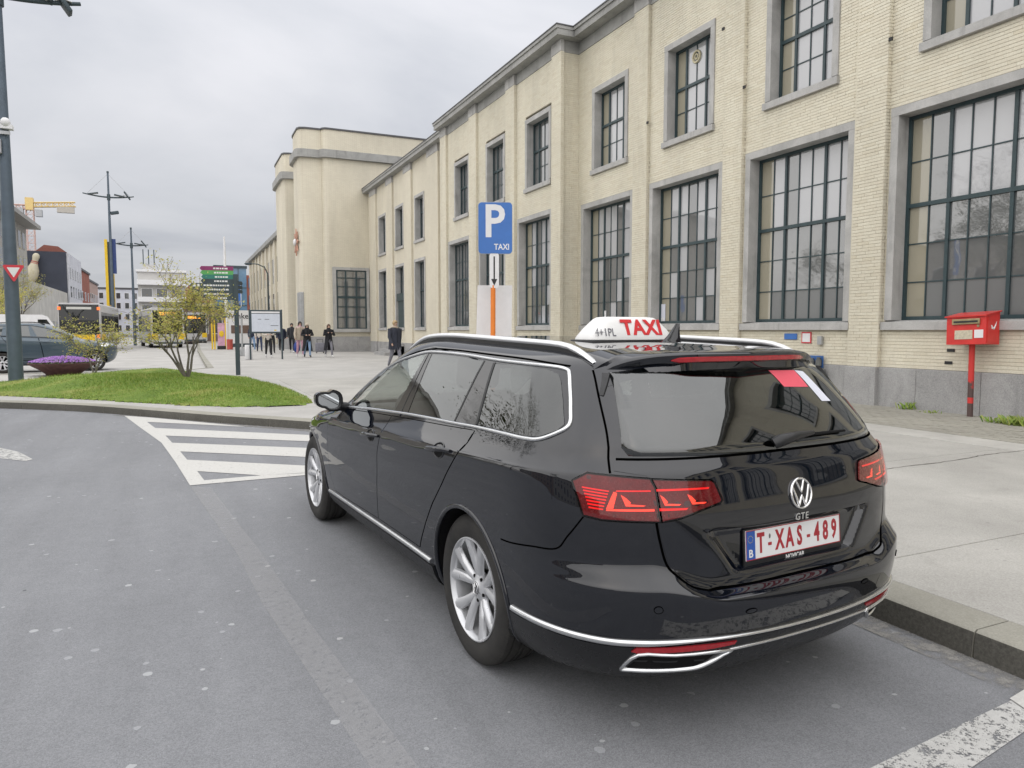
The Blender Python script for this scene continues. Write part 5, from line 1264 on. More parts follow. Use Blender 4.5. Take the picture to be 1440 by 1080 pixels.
# ---------------- wheels
def wheel(u, s, steer=0.0):
    wr = bpy.data.objects.new('wheel', None); COL.objects.link(wr); wr.parent = taxi; wr.location = (u, s*0.776, 0.332); wr.rotation_euler = (0, 0, (0 if s > 0 else PI) + steer); wr.empty_display_size = .1
    # local: y outwards
    prof = [(0.222, -0.095), (0.262, -0.106), (0.300, -0.105), (0.320, -0.094), (0.330, -0.078), (0.332, -0.056), (0.3235, -0.054), (0.3235, -0.046), (0.333, -0.044), (0.3335, -0.012), (0.3255, -0.010), (0.3255, -0.001), (0.3335, 0.001), (0.3335, 0.010), (0.3255, 0.012), (0.3255, 0.020), (0.333, 0.022), (0.332, 0.050), (0.3235, 0.052), (0.3235, 0.060), (0.331, 0.062), (0.328, 0.084), (0.318, 0.097), (0.300, 0.1065), (0.282, 0.110), (0.262, 0.108), (0.240, 0.103), (0.226, 0.097)]
    MR = Matrix.Rotation(R(-90), 4, 'X')        # lathe z -> y
    m = MB(); m.lathe(prof, 72, MR); obj('tyre', m, M_rubber, wr, smooth=28, fixn=True)
    m = MB(); m.lathe([(0.2275, 0.103), (0.229, 0.094), (0.224, 0.088), (0.212, 0.082), (0.205, 0.04), (0.203, -0.09), (0.225, -0.098), (0.227, -0.10)], 64, MR); m.lathe([(0.2275, 0.103), (0.2225, 0.104), (0.217, 0.098), (0.212, 0.082)], 64, MR)
    rim = obj('rim', m, M_alloy, wr, smooth=40, fixn=True)
    for k in range(10):
        pair = k // 2; side = 1 if k % 2 else -1; a0 = R(72*pair + 90) + side*R(8.5); a1 = R(72*pair + 90) + side*R(18)
        pts = []
        for t in (0.0, 0.25, 0.55, 0.8, 1.0):
            r_ = 0.052 + 0.172*t; a = a0 + (a1-a0)*t; y_ = 0.066 + 0.032*t**0.7; w_ = 0.019 + 0.009*t; th_ = 0.020
            c_, s_ = math.cos(a), math.sin(a); tx, tz = -s_, c_
            pts.append([(r_*c_-tx*w_, y_-th_, r_*s_-tz*w_), (r_*c_-tx*w_*.85, y_-.005, r_*s_-tz*w_*.85), (r_*c_-tx*w_*.35, y_+.002, r_*s_-tz*w_*.35), (r_*c_+tx*w_*.35, y_+.002, r_*s_+tz*w_*.35), (r_*c_+tx*w_*.85, y_-.005, r_*s_+tz*w_*.85), (r_*c_+tx*w_, y_-th_, r_*s_+tz*w_), (r_*c_-tx*w_, y_-th_, r_*s_-tz*w_)])
        m = MB(); m.grid(pts); obj('spoke', m, M_alloy, rim, smooth=45, fixn=True)
    m = MB(); m.lathe([(0.0, 0.080), (0.030, 0.079), (0.034, 0.075), (0.050, 0.072), (0.066, 0.066), (0.070, 0.040), (0.0, 0.040)], 32, MR); hub = obj('hub', m, M_alloy, rim, smooth=40, fixn=True)
    m = MB(); m.lathe([(0.0, 0.0825), (0.026, 0.0815), (0.029, 0.0785)], 28, MR); obj('hub_cap', m, M_plastic, rim, smooth=40, fixn=True)
    m = MB(); m.tube([(0.0265*math.cos(a), 0.0825, 0.0265*math.sin(a)) for a in np.linspace(0, 2*PI, 25)[:-1]], 0.0018, 5, closed=True)
    for L in ([(-0.010, 0.022), (0.0, 0.002), (0.010, 0.022)], [(-0.021, 0.012), (-0.008, -0.021), (0.0, -0.004), (0.008, -0.021), (0.021, 0.012)]): m.tube([(-a, 0.083, b) for a, b in L], 0.0022, 5)
    obj('hub_emblem', m, M_chromeb, rim, smooth=60)
    for k in range(5):
        a = R(72*k+126); m = MB(); m.cyl((0.056*math.cos(a), 0.05, 0.056*math.sin(a)), (0.056*math.cos(a), 0.073, 0.056*math.sin(a)), 0.0085, n=8); obj('wheel_bolt', m, M_matblk, rim, smooth=40)
    m = MB(); m.lathe([(0.075, 0.02), (0.150, 0.02), (0.150, -0.004), (0.075, -0.004)], 40, MR); obj('brake_disc', m, M_disc, wr, smooth=40, fixn=True)
    m = MB(); m.box(-0.06, -0.03, -.155, 0.06, 0.05, -.09, M=Matrix.Rotation(R(60), 4, 'Y'), ch=.01); obj('brake_caliper', m, M_disc, wr)
    m = MB(); m.lathe([(0.0, -0.06), (0.20, -0.06)], 32, MR); obj('wheel_back', m, M_matblk, wr, fixn=True)
for u, s in ((0, 1), (0, -1), (2.79, 1), (2.79, -1)): wheel(u, s)
m = MB(); m.box(0.42, -0.6, 0.16, 2.35, 0.6, 0.30); m.box(-0.75, -0.55, 0.2, 0.42, 0.55, .34); obj('underbody', m, M_matblk, taxi)
# sheets of paper inside the rear window: things of their own
TM = Matrix.Translation(TAXI_LOC) @ Matrix.Rotation(TAXI_RZ, 4, 'Z')
def in_glass(P, off):
    out = []
    for u, v, z in P: q = Vector(rearP(v, z, off)); out.append(tuple(TM @ q))
    return out
def paper(name, quad, mat, label, cat):
    n = 6; m = MB(); rows = []
    for i in range(n+1):
        row = []
        for j in range(n+1):
            a, b = i/n, j/n; q = [quad[0][k]*(1-a)*(1-b)+quad[1][k]*a*(1-b)+quad[2][k]*a*b+quad[3][k]*(1-a)*b for k in range(3)]; row.append(in_glass([q], 0.0042)[0])
        rows.append(row)
    m.grid(rows); o = obj(name, m, mat, smooth=180); tag(o, label, cat); return o
pp = paper('paper_sheet', [(0, -0.125, 1.306), (0, -0.287, 1.302), (0, -0.307, 1.235), (0, -0.152, 1.242)], simple('pink_paper', (0.72, 0.10, 0.14), 0.7, var=0.06), 'pink red paper sheet stuck to the rear window of the black taxi', 'paper')
paper('paper_sheet', [(0, -0.290, 1.302), (0, -0.345, 1.296), (0, -0.407, 1.174), (0, -0.339, 1.178)], simple('white_paper', (0.66, 0.68, 0.76), 0.7, var=0.05), 'white paper strip beside the pink sheet on the taxi rear window', 'paper')
# ---------------- roof sign
ts = thing('taxi_roof_sign', 'white illuminated style roof sign with red TAXI lettering on the black car', 'taxi sign', tuple(TM @ Vector((0.12, -0.05, 1.398))), TAXI_RZ)
rows = []; m = MB()
prof = [(0.0, 0.262, 0.095), (0.012, 0.260, 0.094), (0.05, 0.230, 0.078), (0.080, 0.200, 0.062), (0.102, 0.176, 0.050), (0.111, 0.160, 0.040), (0.114, 0.13, 0.025)]
for zz, hv, hu in prof:
    ring = []
    for j in range(41):
        a = 2*PI*j/40; c_, s_ = math.cos(a), math.sin(a); n_ = 7; rr = (abs(c_)**n_+abs(s_)**n_)**(-1/n_); ring.append((hu*c_*rr, hv*s_*rr, 0.028+zz))
    rows.append(ring)
m.grid(rows); m.f.append(tuple(len(prof)*41-41+j for j in range(40))); m.m.append(0)
sgn_o = obj('sign_box', m, simple('sign_white', (0.78, 0.78, 0.77), 0.35, var=0.03), ts, smooth=35, fixn=True)
m = MB(); m.box(-0.10, -0.270, 0.006, 0.10, 0.270, 0.030, ch=0.008); obj('sign_base', m, M_plastic, ts, smooth=40)
al = math.atan2(0.033, 0.090)
def faceM(v, h):  # on the rear face; x to the right seen from behind = -v
    uu = np.interp(h, [p[0] for p in prof], [p[2] for p in prof]); return frame_M((-uu-0.0022, v, 0.028+h), (0, -1, 0), (0.42, 0, 1))
obj('sign_lettering', text_mb('TAXI', 0.112, faceM(-0.048, 0.058), extrude=0.001, offset=0.0036, space=1.02), simple('sign_red', (0.62, 0.02, 0.025), 0.45, var=0.05), ts)
obj('sign_lettering', text_mb('4+1PL', 0.060, faceM(0.186, 0.036) @ Matrix.Diagonal((0.8, 1, 1, 1)), extrude=0.0008, offset=-0.0002, shear=0.1), simple('sign_grey', (0.13, 0.13, 0.15), 0.5), ts)
# ================================================================== STREET FURNITURE
M_post = simple('dark_grey_post_paint', S(86, 98, 110), 0.5, 0.2, var=0.12, vscale=4)
M_post2 = simple('anthracite_post', S(62, 74, 80), 0.5, 0.2, var=0.12, vscale=4)
M_steelgal = simple('galvanised_steel', (0.42, 0.43, 0.44), 0.5, 0.6, var=0.12)
M_blue = simple('sign_blue', (0.045, 0.16, 0.48), 0.42, var=0.06)
M_signwhite = simple('sign_white_sheet', (0.74, 0.74, 0.75), 0.45, var=0.04)
M_red = simple('mailbox_red', (0.62, 0.035, 0.03), 0.42, var=0.12, vscale=5, coat=0.2)
M_yellow = simple('bus_yellow', (0.78, 0.52, 0.02), 0.45, var=0.06)
M_orange = simple('signal_orange', (0.78, 0.22, 0.03), 0.5, var=0.06)
M_black = simple('black_print', (0.02, 0.02, 0.022), 0.6, var=0.1)
M_lampglass = simple('lamp_diffuser', (0.55, 0.55, 0.52), 0.3, var=0.05)
# ---- lamp posts with bowed cross arm
def lamp_post(loc, H, arm_z, half, label, rz=0.0, scale=1.0, mast=True, flood=False):
    t = thing('lamp_post', label, 'street lamp', loc, rz, 'lamp posts with bowed arms')
    m = MB(); m.tube([(0, 0, 0), (0, 0, H*0.25), (0, 0, H)], [0.12*scale, 0.11*scale, 0.055*scale], 14); pole = obj('pole', m, M_post, t, smooth=50)
    m = MB(); m.cyl((0, 0, arm_z-0.25), (0, 0, arm_z+0.25), 0.10*scale, n=12); m.cyl((0, 0, H-.05), (0, 0, H+.12), 0.07*scale, n=10); obj('collar', m, M_post2, pole, smooth=50)
    m = MB(); pts = [(x, 0, arm_z + 0.20*(abs(x)/half)**2*half*0.55) for x in np.linspace(-half, half, 17)]; m.tube(pts, [0.035*scale + 0.02*scale*(1-abs(p[0])/half) for p in pts], 8); arm = obj('bowed_arm', m, M_post2, t, smooth=50)
    for x in (-0.60*half, 0.42*half, 0.72*half):
        z = arm_z + 0.20*(abs(x)/half)**2*half*0.55; m = MB(); m.box(-0.30*scale, -0.14*scale, -0.02, 0.30*scale, 0.14*scale, 0.06*scale, M=Matrix.Translation((x, 0, z+.09*scale)) @ Matrix.Rotation(R(-12 if x < 0 else (10 if x < .5*half else 55)), 4, 'Y'), ch=0.02)
        hd = obj('lamp_head', m, M_post2, t, smooth=40); m = MB(); m.box(-0.22*scale, -0.1*scale, -0.03, 0.22*scale, 0.1*scale, -0.022, M=Matrix.Translation((x, 0, z+.09*scale)) @ Matrix.Rotation(R(-12 if x < 0 else 10), 4, 'Y')); obj('diffuser', m, M_lampglass, hd)
    if mast:
        for s in (-1, 1):
            m = MB(); m.tube([(0, 0, H-.1), (s*half*0.86, 0, arm_z+0.20*.74*half*0.55)], 0.010*scale, 5); obj('stay_cable', m, M_steelgal, t)
    if flood:
        m = MB(); m.box(0.1, -0.2, -0.12, 0.75, 0.2, 0.14, M=Matrix.Translation((0, 0, arm_z-1.4)) @ Matrix.Rotation(R(-12), 4, 'Y'), ch=0.05); obj('floodlight', m, M_post2, t, smooth=40)
    return t
l1 = lamp_post((-3.72, 21.65, PZ), 11.5, 9.42, 1.75, 'tall grey lamp post with the yield sign at the left edge', R(8), 1.4)
lamp_post((-5.1, 72.7, 0.0), 15.1, 13.0, 1.95, 'lamp post with floodlight beside the yellow and blue totem', R(4), 1.35, flood=True)
lamp_post((-3.8, 79.3, 0.0), 11.2, 9.6, 1.45, 'smaller lamp post just right of the yellow and blue totem', R(4), 1.25)
# cameras on the near post
m = MB(); m.ball((-3.64, 21.45, 6.5), (.11, .11, .12)); m.box(-3.75, 21.4, 6.35, -3.5, 21.62, 6.45); o = obj('security_camera', m, M_signwhite, smooth=60); tag(o, 'white dome camera high on the near grey lamp post', 'camera')
m = MB(); m.box(-4.10, 21.45, 6.22, -3.56, 21.5, 6.30); m.box(-4.0, 21.42, 5.75, -3.75, 21.6, 6.10, ch=.02); o = obj('junction_box', m, M_steelgal); tag(o, 'grey junction box strapped to the near lamp post below the camera', 'box')
# yield sign
yr = thing('yield_sign', 'red bordered white triangle yield sign on the near lamp post', 'traffic sign', (-3.62, 21.40, 2.80))
tri = lambda r, c=0.0: [(r*math.cos(R(a)), r*math.sin(R(a))+c) for a in (-90, 30, 150)]
def round_tri(r, rad=0.04, c=0.0):
    T_ = tri(r-2*rad, c); out = []
    for k, (x, y) in enumerate(T_):
        base = (-90, 30, 150)[k]
        for a in range(-60, 61, 15): out.append((x+rad*math.cos(R(base+a)), y+rad*math.sin(R(base+a))))
    return out
ca, sa = math.cos(R(9)), math.sin(R(9))
yf = lambda a, b, d: (a*ca+d*sa, a*sa*-1+d*ca*1.0, b+.13)
m = MB(); m.prism(round_tri(0.285, 0.03), yf, 0.0, 0.015); obj('sign_plate', m, simple('sign_red_sheet', (0.60, 0.04, 0.06), 0.4, var=0.05), yr, fixn=True)
m = MB(); m.prism(round_tri(0.165, 0.009), yf, -0.004, 0.001); obj('sign_field', m, M_signwhite, yr, fixn=True)
# ---- parking sign with post and panel
pr = thing('parking_sign', 'blue P TAXI parking sign with white arrow plate on orange post', 'traffic sign', (5.20, 12.0, PZ))
fx = Vector((0.925, -0.38, 0)); fyv = Vector((0, 0, 1)); fn_ = fx.cross(fyv)    # faces the camera side
def sg(a, b, d): q = fx*a + fyv*b + fn_*d; return (q.x, q.y, q.z)
def round_rect(w, h, r, cx=0, cy=0, n=5):
    out = []
    for (sx, sy, a0) in ((1, 1, 0), (-1, 1, 90), (-1, -1, 180), (1, -1, 270)):
        for k in range(n+1): a = R(a0+90*k/n); out.append((cx+sx*(w/2-r)+r*math.cos(a), cy+sy*(h/2-r)+r*math.sin(a)))
    return out
m = MB(); m.prism(round_rect(0.60, 0.90, 0.06, 0, 3.16), sg, -0.012, 0.012); pl = obj('sign_plate', m, M_blue, pr, fixn=True)
m = MB(); m.prism(round_rect(0.612, 0.912, 0.066, 0, 3.16), sg, -0.016, 0.008); obj('sign_rim', m, M_steelgal, pr, fixn=True)
obj('sign_lettering', text_mb('P', 0.80, frame_M(sg(-0.02, 3.255, 0.0135), fx, fyv) @ Matrix.Diagonal((0.92, 1, 1, 1)), extrude=0.001, offset=0.016), M_signwhite, pr)
obj('sign_lettering', text_mb('TAXI', 0.145, frame_M(sg(0.115, 2.825, 0.0135), fx, fyv) @ Matrix.Diagonal((0.85, 1, 1, 1)), extrude=0.001, offset=0.003), M_signwhite, pr)
m = MB(); m.prism(round_rect(0.17, 0.62, 0.05, -0.02, 2.41), sg, 0.0, 0.012); obj('arrow_plate', m, M_signwhite, pr, fixn=True)
m = MB(); m.prism([(-0.033, 2.66), (-0.033, 2.26), (-0.075, 2.26), (-0.02, 2.14), (0.035, 2.26), (-0.007, 2.26), (-0.007, 2.66)][::-1], sg, 0.013, 0.0145); obj('arrow', m, M_black, pr, fixn=True)
m = MB(); m.cyl(sg(-0.03, 2.15, -0.03), sg(-0.03, 3.5, -0.03), 0.03, n=12); obj('upper_post', m, M_steelgal, pr, smooth=50)
m = MB(); m.cyl(sg(-0.05, 0, -0.03), sg(-0.04, 2.15, -0.03), 0.045, n=14); obj('orange_post', m, M_orange, pr, smooth=50)
bp_ = thing('white_board', 'plain white panel standing behind the orange sign post', 'board', (5.30, 12.35, PZ))
m = MB(); m.prism([(-0.34, 0.25), (0.33, 0.25), (0.36, 2.17), (-0.28, 2.17)], sg, -0.012, 0.0); obj('panel', m, M_signwhite, bp_, fixn=True)
for a in (-0.25, 0.28):
    m = MB(); m.cyl(sg(a, 0, -0.03), sg(a, 2.0, -0.03), 0.025, n=8); obj('support_post', m, M_steelgal, bp_)
# ---- mailbox
mb_ = thing('mailbox', 'red post box on a leaning rusty red pole against the station wall', 'mailbox', (10.95, 7.05, PZ+.02)); mb_.scale = (.94, .94, .97)
lean = Matrix.Rotation(R(-2.2), 4, 'X') @ Matrix.Rotation(R(2), 4, 'Y')
m = MB(); m.prism([(0.0, 0), (0.34, 0), (0.34, 0.50), (0.0, 0.43)], lambda a, b, d: tuple(lean @ Vector((a-.20, d, 1.14+b))), -0.34, 0.30); bxm = obj('box', m, M_red, mb_, fixn=True)
m = MB(); m.prism([(-0.03, 0.425), (0.355, 0.505), (0.355, 0.525), (-0.03, 0.445)], lambda a, b, d: tuple(lean @ Vector((a-.20, d, 1.14+b))), -0.36, 0.32); obj('lid', m, M_red, mb_, fixn=True)
m = MB(); m.box(-0.225, -0.25, 1.45, -0.198, 0.20, 1.535, M=lean, ch=.006); slot = obj('slot_flap', m, simple('old_brass', (0.36, 0.30, 0.17), 0.45, 0.6, var=0.25), mb_)
m = MB(); m.box(-0.228, -0.22, 1.475, -0.224, 0.17, 1.505, M=lean); obj('slot_opening', m, M_black, slot)
m = MB(); m.box(-0.206, -0.13, 1.22, -0.199, 0.16, 1.36, M=lean); obj('collection_card', m, simple('card_cream', (0.55, 0.50, 0.38), 0.6, var=0.2, vscale=30), mb_)
m = MB(); m.box(-0.206, -0.30, 1.235, -0.199, -0.16, 1.36, M=lean); obj('sticker', m, M_signwhite, mb_)
m = MB(); m.cyl(lean @ Vector((-0.21, -0.22, 1.42)), lean @ Vector((-0.19, -0.22, 1.42)), 0.022, n=12); obj('lock', m, simple('old_brass', 0), mb_)
m = MB(); pts = [(0.06, 1.36), (0.00, 1.405), (-0.03, 1.46), (-0.035, 1.49), (0.0, 1.455), (0.02, 1.45)]
m.tube([tuple(lean @ Vector((a-.02, -0.344, b))) for a, b in [(-0.06, 1.43), (-0.04, 1.385), (0.0, 1.38), (0.04, 1.43), (0.075, 1.50)]], [0.012, 0.020, 0.020, 0.014, 0.004], 6); obj('horn_emblem', m, M_signwhite, mb_)
m = MB(); m.box(-0.17, -0.348, 1.16, 0.10, -0.341, 1.55, M=lean); obj('service_door', m, M_red, mb_)
def rusty():
    t = NT('peeling_red_post'); p = t.co; sp = t.n('ShaderNodeSeparateXYZ'); t.l(p, sp.inputs[0])
    f = t.ramp(t.math('ADD', t.math('MULTIPLY', t.noise(5, 4), 0.5), t.math('MULTIPLY', sp.outputs[2], 0.55)), [(0.52, 0.0), (0.56, 1.0)]); band = t.math('MULTIPLY', t.math('GREATER_THAN', sp.outputs[2], 0.22), t.math('LESS_THAN', sp.outputs[2], 0.31))
    t.set(col=t.mix(t.math('MAXIMUM', f, band), (0.09, 0.055, 0.05), (0.60, 0.035, 0.03)), rough=0.6); return t.mat
m = MB(); m.tube([(0, 0, -0.03), tuple(lean @ Vector((0, 0, 1.16)))], 0.043, 12); obj('pole', m, rusty(), mb_, smooth=50)
# ---- small fittings on the station wall, each a thing that could be unscrewed
def plate(name, y0, y1, z0, z1, mat, label, cat, X=XW-.016, d=.012):
    m = MB(); m.box(X-d, y0, z0, X, y1, z1, ch=.003); o = obj(name, m, mat); tag(o, label, cat); return o
plate('wall_sign', 10.72, 11.05, 1.29, 1.41, M_blue, 'narrow blue sign on the brick below the window sill', 'sign')
o = plate('notice', 10.36, 10.60, 1.22, 1.44, simple('sign_red_sheet', 0), 'red framed white notice on the brick beside the narrow blue sign', 'notice')
m = MB(); m.box(XW-.032, 10.385, 1.245, XW-.029, 10.575, 1.415); obj('notice_sheet', m, M_signwhite, o)
plate('switch_box', 10.07, 10.17, 1.20, 1.36, M_steelgal, 'small grey box on the brick right of the red framed notice', 'box', d=.06)
plate('wall_sign', 10.00, 10.36, 0.76, 0.99, simple('sign_darkblue', (0.04, 0.12, 0.33), 0.45), 'square dark blue sign behind the wall pipes near the plinth', 'sign', X=XW-.075)
for k, (y, h) in enumerate(((10.22, .92), (10.06, .94), (9.94, .72))):
    m = MB(); m.tube([(XW-.14, y, PZ), (XW-.14, y, h-.12)], 0.032 if k < 2 else .02, 8); m.cyl((XW-.14, y, h-.14), (XW-.14, y, h-.02), 0.055 if k < 2 else .045, n=10); m.cyl((XW-.14, y, h-.02), (XW-.14, y, h+.02), 0.035, n=8); m.cyl((XW-.14, y, h-.08), (XW-.07, y, h-.08), 0.022, n=6)
    o = obj('standpipe', m, simple('weathered_pipe', (0.15, 0.155, 0.15), 0.6, 0.4, var=0.3), smooth=50); tag(o, ('left dark standpipe with valve head by the plinth', 'middle dark standpipe with valve head by the plinth', 'short thin standpipe right of the other two by the plinth')[k], 'pipe')
for y, z in ((7.6, 1.13), (7.63, .93)): plate('wall_vent', y-.11, y+.02, z, z+.05, M_black, 'small dark air brick in the wall behind the mailbox, %s one' % ('upper' if z > 1 else 'lower'), 'vent', d=.004)
for y, z in ((8.80, 6.35), (12.3, 6.6), (15.8, 6.75), (13.0, 8.05)): plate('wall_hook', y-.05, y+.02, z, z+.06, M_black, 'small dark iron fixing ' + {8.80: 'right of the rightmost full bay pilaster', 12.3: 'beside the second large window pilaster', 15.8: 'beside the third large window pilaster', 13.0: 'high on the wall by the ventilator window'}[y], 'fixing', X=XW-.09, d=.03)
m = MB(); m.tube([(XW+.235, 14.3+0.13*math.cos(a), 7.98+0.13*math.sin(a)) for a in np.linspace(0, 2*PI, 25)[:-1]], 0.03, 6, closed=True); m.tube([(XW+.235, 14.3+0.055*math.cos(a), 7.98+0.055*math.sin(a)) for a in np.linspace(0, 2*PI, 17)[:-1]], 0.022, 6, closed=True)
o = obj('round_vent', m, simple('cream_plastic', (0.55, 0.50, 0.34), 0.5), smooth=60); tag(o, 'round cream ventilator set in an upper station window', 'ventilator')
plate('paper_notice', 18.25, 18.42, 1.75, 2.05, M_signwhite, 'small white paper taped inside the fourth large window', 'paper', X=XW+.262)
plate('paper_notice', 15.40, 15.60, 1.68, 2.15, simple('white_paper', 0), 'tall white paper at the lower corner of the third large window', 'paper', X=XW+.262)
m = MB(); m.lathe([(0, 0), (.09, 0), (.09, .006), (0, .006)], 18, Matrix.Translation((XW+.255, 15.5, 1.72)) @ Matrix.Rotation(R(-90), 4, 'Y')); o = obj('round_sticker', m, M_signwhite); tag(o, 'round white sticker under the paper in the third large window', 'sticker')
# ---- wayfinding finger post
wf = thing('finger_post', 'dark signpost carrying stacked direction boards beside the grass', 'signpost', (1.62, 23.3, PZ), R(-12))
m = MB(); m.box(-0.06, -0.06, 0, 0.06, 0.06, 3.02, ch=.01); obj('post', m, M_post2, wf)
z = 3.18; cols = [simple('finger_magenta', (0.24, 0.03, 0.13), 0.5), simple('finger_green', (0.10, 0.36, 0.10), 0.5), simple('finger_teal', (0.03, 0.18, 0.15), 0.5)] + [M_post2]*5
for k in range(8):
    w_ = (1.00, .98, .96, .98, 1.28, 1.28, 1.28, 1.15)[k]; h_ = 0.124; m = MB(); zz = 3.12 - k*0.125
    m.prism([(-.06, zz), (-.06, zz+h_), (-w_+.05, zz+h_), (-w_, zz+h_/2), (-w_+.05, zz)], lambda a, b, d: (a, d, b), -0.015, 0.015); fb = obj('direction_board', m, cols[k], wf, fixn=True)
    m = MB(); 
    random.seed(40+k); x = -w_+.38
    while x < -.25: L = random.uniform(.04, .09); m.box(x, -.018, zz+.035, x+L, -.016, zz+.08); x += L+.018
    obj('board_lettering', m, M_signwhite, fb)['kind'] = 'stuff'
    if k in (4, 6):
        for c in (-w_+.12, -w_+.24): m = MB(); m.box(c-.04, -.018, zz+.02, c+.04, -.016, zz+.095); obj('pictogram', m, M_signwhite, fb)
for k in range(3):
    m = MB(); zz = 2.70 - k*.125; m.prism([(.06, zz), (.30, zz), (.34, zz+.06), (.30, zz+.115), (.06, zz+.115)], lambda a, b, d: (a*.35+.04, d+a*.8, b), -0.012, 0.012); obj('direction_board', m, M_post2, wf, fixn=True)
random.seed(91)
# ---- information board
ib = thing('information_board', 'framed white information board on two thin posts before the pedestrians', 'notice board', (3.70, 35.2, PZ))
for x in (-0.70, 0.70): m = MB(); m.box(x-.035, -.035, 0, x+.035, .035, 2.30); obj('post', m, M_post2, ib)
m = MB(); m.box(-0.70, -.05, 1.20, 0.70, .05, 2.28, ch=.015); obj('frame', m, M_post2, ib)
m = MB(); m.box(-0.62, -.056, 1.28, 0.62, -.051, 2.10); pg = obj('poster', m, simple('poster_pale', (0.60, 0.64, 0.72), 0.3, var=0.05), ib)
m = MB(); m.box(-0.62, -.056, 2.13, 0.62, -.051, 2.21); obj('header_strip', m, M_signwhite, ib)
for a, b, c in ((-.35, -.2, 1.84), (-.05, .15, 1.84), (.2, .55, 1.55)): m = MB(); m.box(a, -.058, c, b, -.0565, c+.02); obj('poster_text', m, M_black, pg)
m = MB(); m.box(.36, -.058, 1.32, .46, -.0565, 1.37); obj('poster_mark', m, M_yellow, pg)
m = MB(); m.box(2.78, 35.3, PZ, 3.10, 35.6, .80, ch=.03); o = obj('litter_bin', m, M_signwhite, smooth=40); tag(o, 'white square bin at the left foot of the information board', 'bin')
# ---- flower bowl
fb = thing('flower_bowl', 'wide rusty bowl planter full of purple flowers behind the lawn', 'planter', (-3.15, 25.3, PZ)); fb.scale = (.80, .80, .85)
m = MB(); m.lathe([(0.0, 0.0), (0.55, 0.0), (0.58, 0.06), (0.80, 0.22), (1.12, 0.40), (1.14, 0.44), (1.08, 0.44), (1.0, 0.36), (0, 0.34)], 32); obj('bowl', m, simple('rust_steel', (0.12, 0.06, 0.055), 0.8, 0.2, var=0.3), fb, smooth=40)
v, f = [], []; rr_ = random.Random(5)
def leafq(mb, c, n, s, rnd):
    n = Vector(n).normalized(); a = n.orthogonal().normalized(); a.rotate(Quaternion(n, rnd.uniform(0, 6.28))); b = n.cross(a); c = Vector(c)
    mb.add([c-a*s, c-b*s*.55, c+a*s, c+b*s*.55], [(0, 1, 2, 3)])
ml, mf = MB(), MB()
for k in range(1500):
    a = rr_.uniform(0, 6.28); r_ = 1.1*math.sqrt(rr_.random()); zz = .40 + .20*(1-(r_/1.15)**2)*rr_.uniform(.6, 1.1); leafq(ml, (r_*math.cos(a), r_*math.sin(a), zz), (rr_.uniform(-1, 1), rr_.uniform(-1, 1), 1), .035, rr_)
for k in range(2200):
    a = rr_.uniform(0, 6.28); r_ = 1.08*math.sqrt(rr_.random()); zz = .46 + .20*(1-(r_/1.2)**2)*rr_.uniform(.7, 1.15); leafq(mf, (r_*math.cos(a), r_*math.sin(a), zz), (rr_.uniform(-1, 1), -.6+rr_.uniform(-.5, .5), 1), .028, rr_)
obj('leaves', ml, simple('bowl_leaf', (0.10, 0.14, 0.06), 0.7, var=0.3, vscale=20), fb); t = NT('purple_flower'); t.set(col=t.ramp(t.n('ShaderNodeNewGeometry').outputs['Random Per Island'], [(0, (0.16, 0.05, 0.30)), (.6, (0.32, 0.12, 0.50)), (1, (0.50, 0.30, 0.58))]), rough=0.6); obj('flowers', mf, t.mat, fb)
# weeds at the wall foot
def weed(x, y, n, h, label):
    m = MB(); r_ = random.Random(int(x*100+y*10))
    for k in range(n):
        a = r_.uniform(0, 6.28); L = r_.uniform(.4, 1)*h; bx_, by_ = x+r_.gauss(0, .05), y+r_.gauss(0, .08); w_ = r_.uniform(.006, .014); ex, ey = math.cos(a)*L*.6, math.sin(a)*L*.6
        m.add([(bx_-w_, by_, PZ+.02), (bx_+w_, by_, PZ+.02), (bx_+ex*.5+w_, by_+ey*.5, PZ+.02+L*.7), (bx_+ex, by_+ey, PZ+L)], [(0, 1, 2, 3)])
    o = obj('weed', m, M_blade); tag(o, label, 'plant', 'weeds along the wall')
weed(11.02, 8.15, 40, .16, 'small weed tuft at the plinth left of the mailbox'); weed(10.55, 6.15, 110, .17, 'larger grass tuft right of the mailbox at the picture edge'); weed(10.6, 6.45, 50, .12, 'low weed tuft beside the larger grass tuft right of the mailbox'); weed(10.9, 7.62, 25, .08, 'tiny weed sprig left of the mailbox pole foot')
# station fittings near the towers
cb = MB(); cb.box(6.95, 46.6, 1.65, 7.2, 47.7, 3.85, ch=.03); o = obj('wall_cabinet', cb, M_steelgal); tag(o, 'tall grey cabinet hung on the corner of the entrance tower', 'cabinet')
rs = thing('rosette_lamp', 'red and white star rosette mounted on the entrance tower', 'ornament', (6.98, 47.6, 7.0))
m = MB(); m.ball((-.1, 0, 0), (.12, .22, .22)); obj('centre', m, M_signwhite, rs, smooth=60)
for k in range(8):
    a = 2*PI*k/8; m = MB(); m.prism([(.25, -.06), (.5, -.13), (.85, 0), (.5, .13), (.25, .06)], lambda p, q, d: (d-.06, p*math.cos(a)-q*math.sin(a), p*math.sin(a)+q*math.cos(a)), 0, .06); obj('petal', m, simple('rosette_red', (0.50, 0.26, 0.18), 0.5), rs, fixn=True)
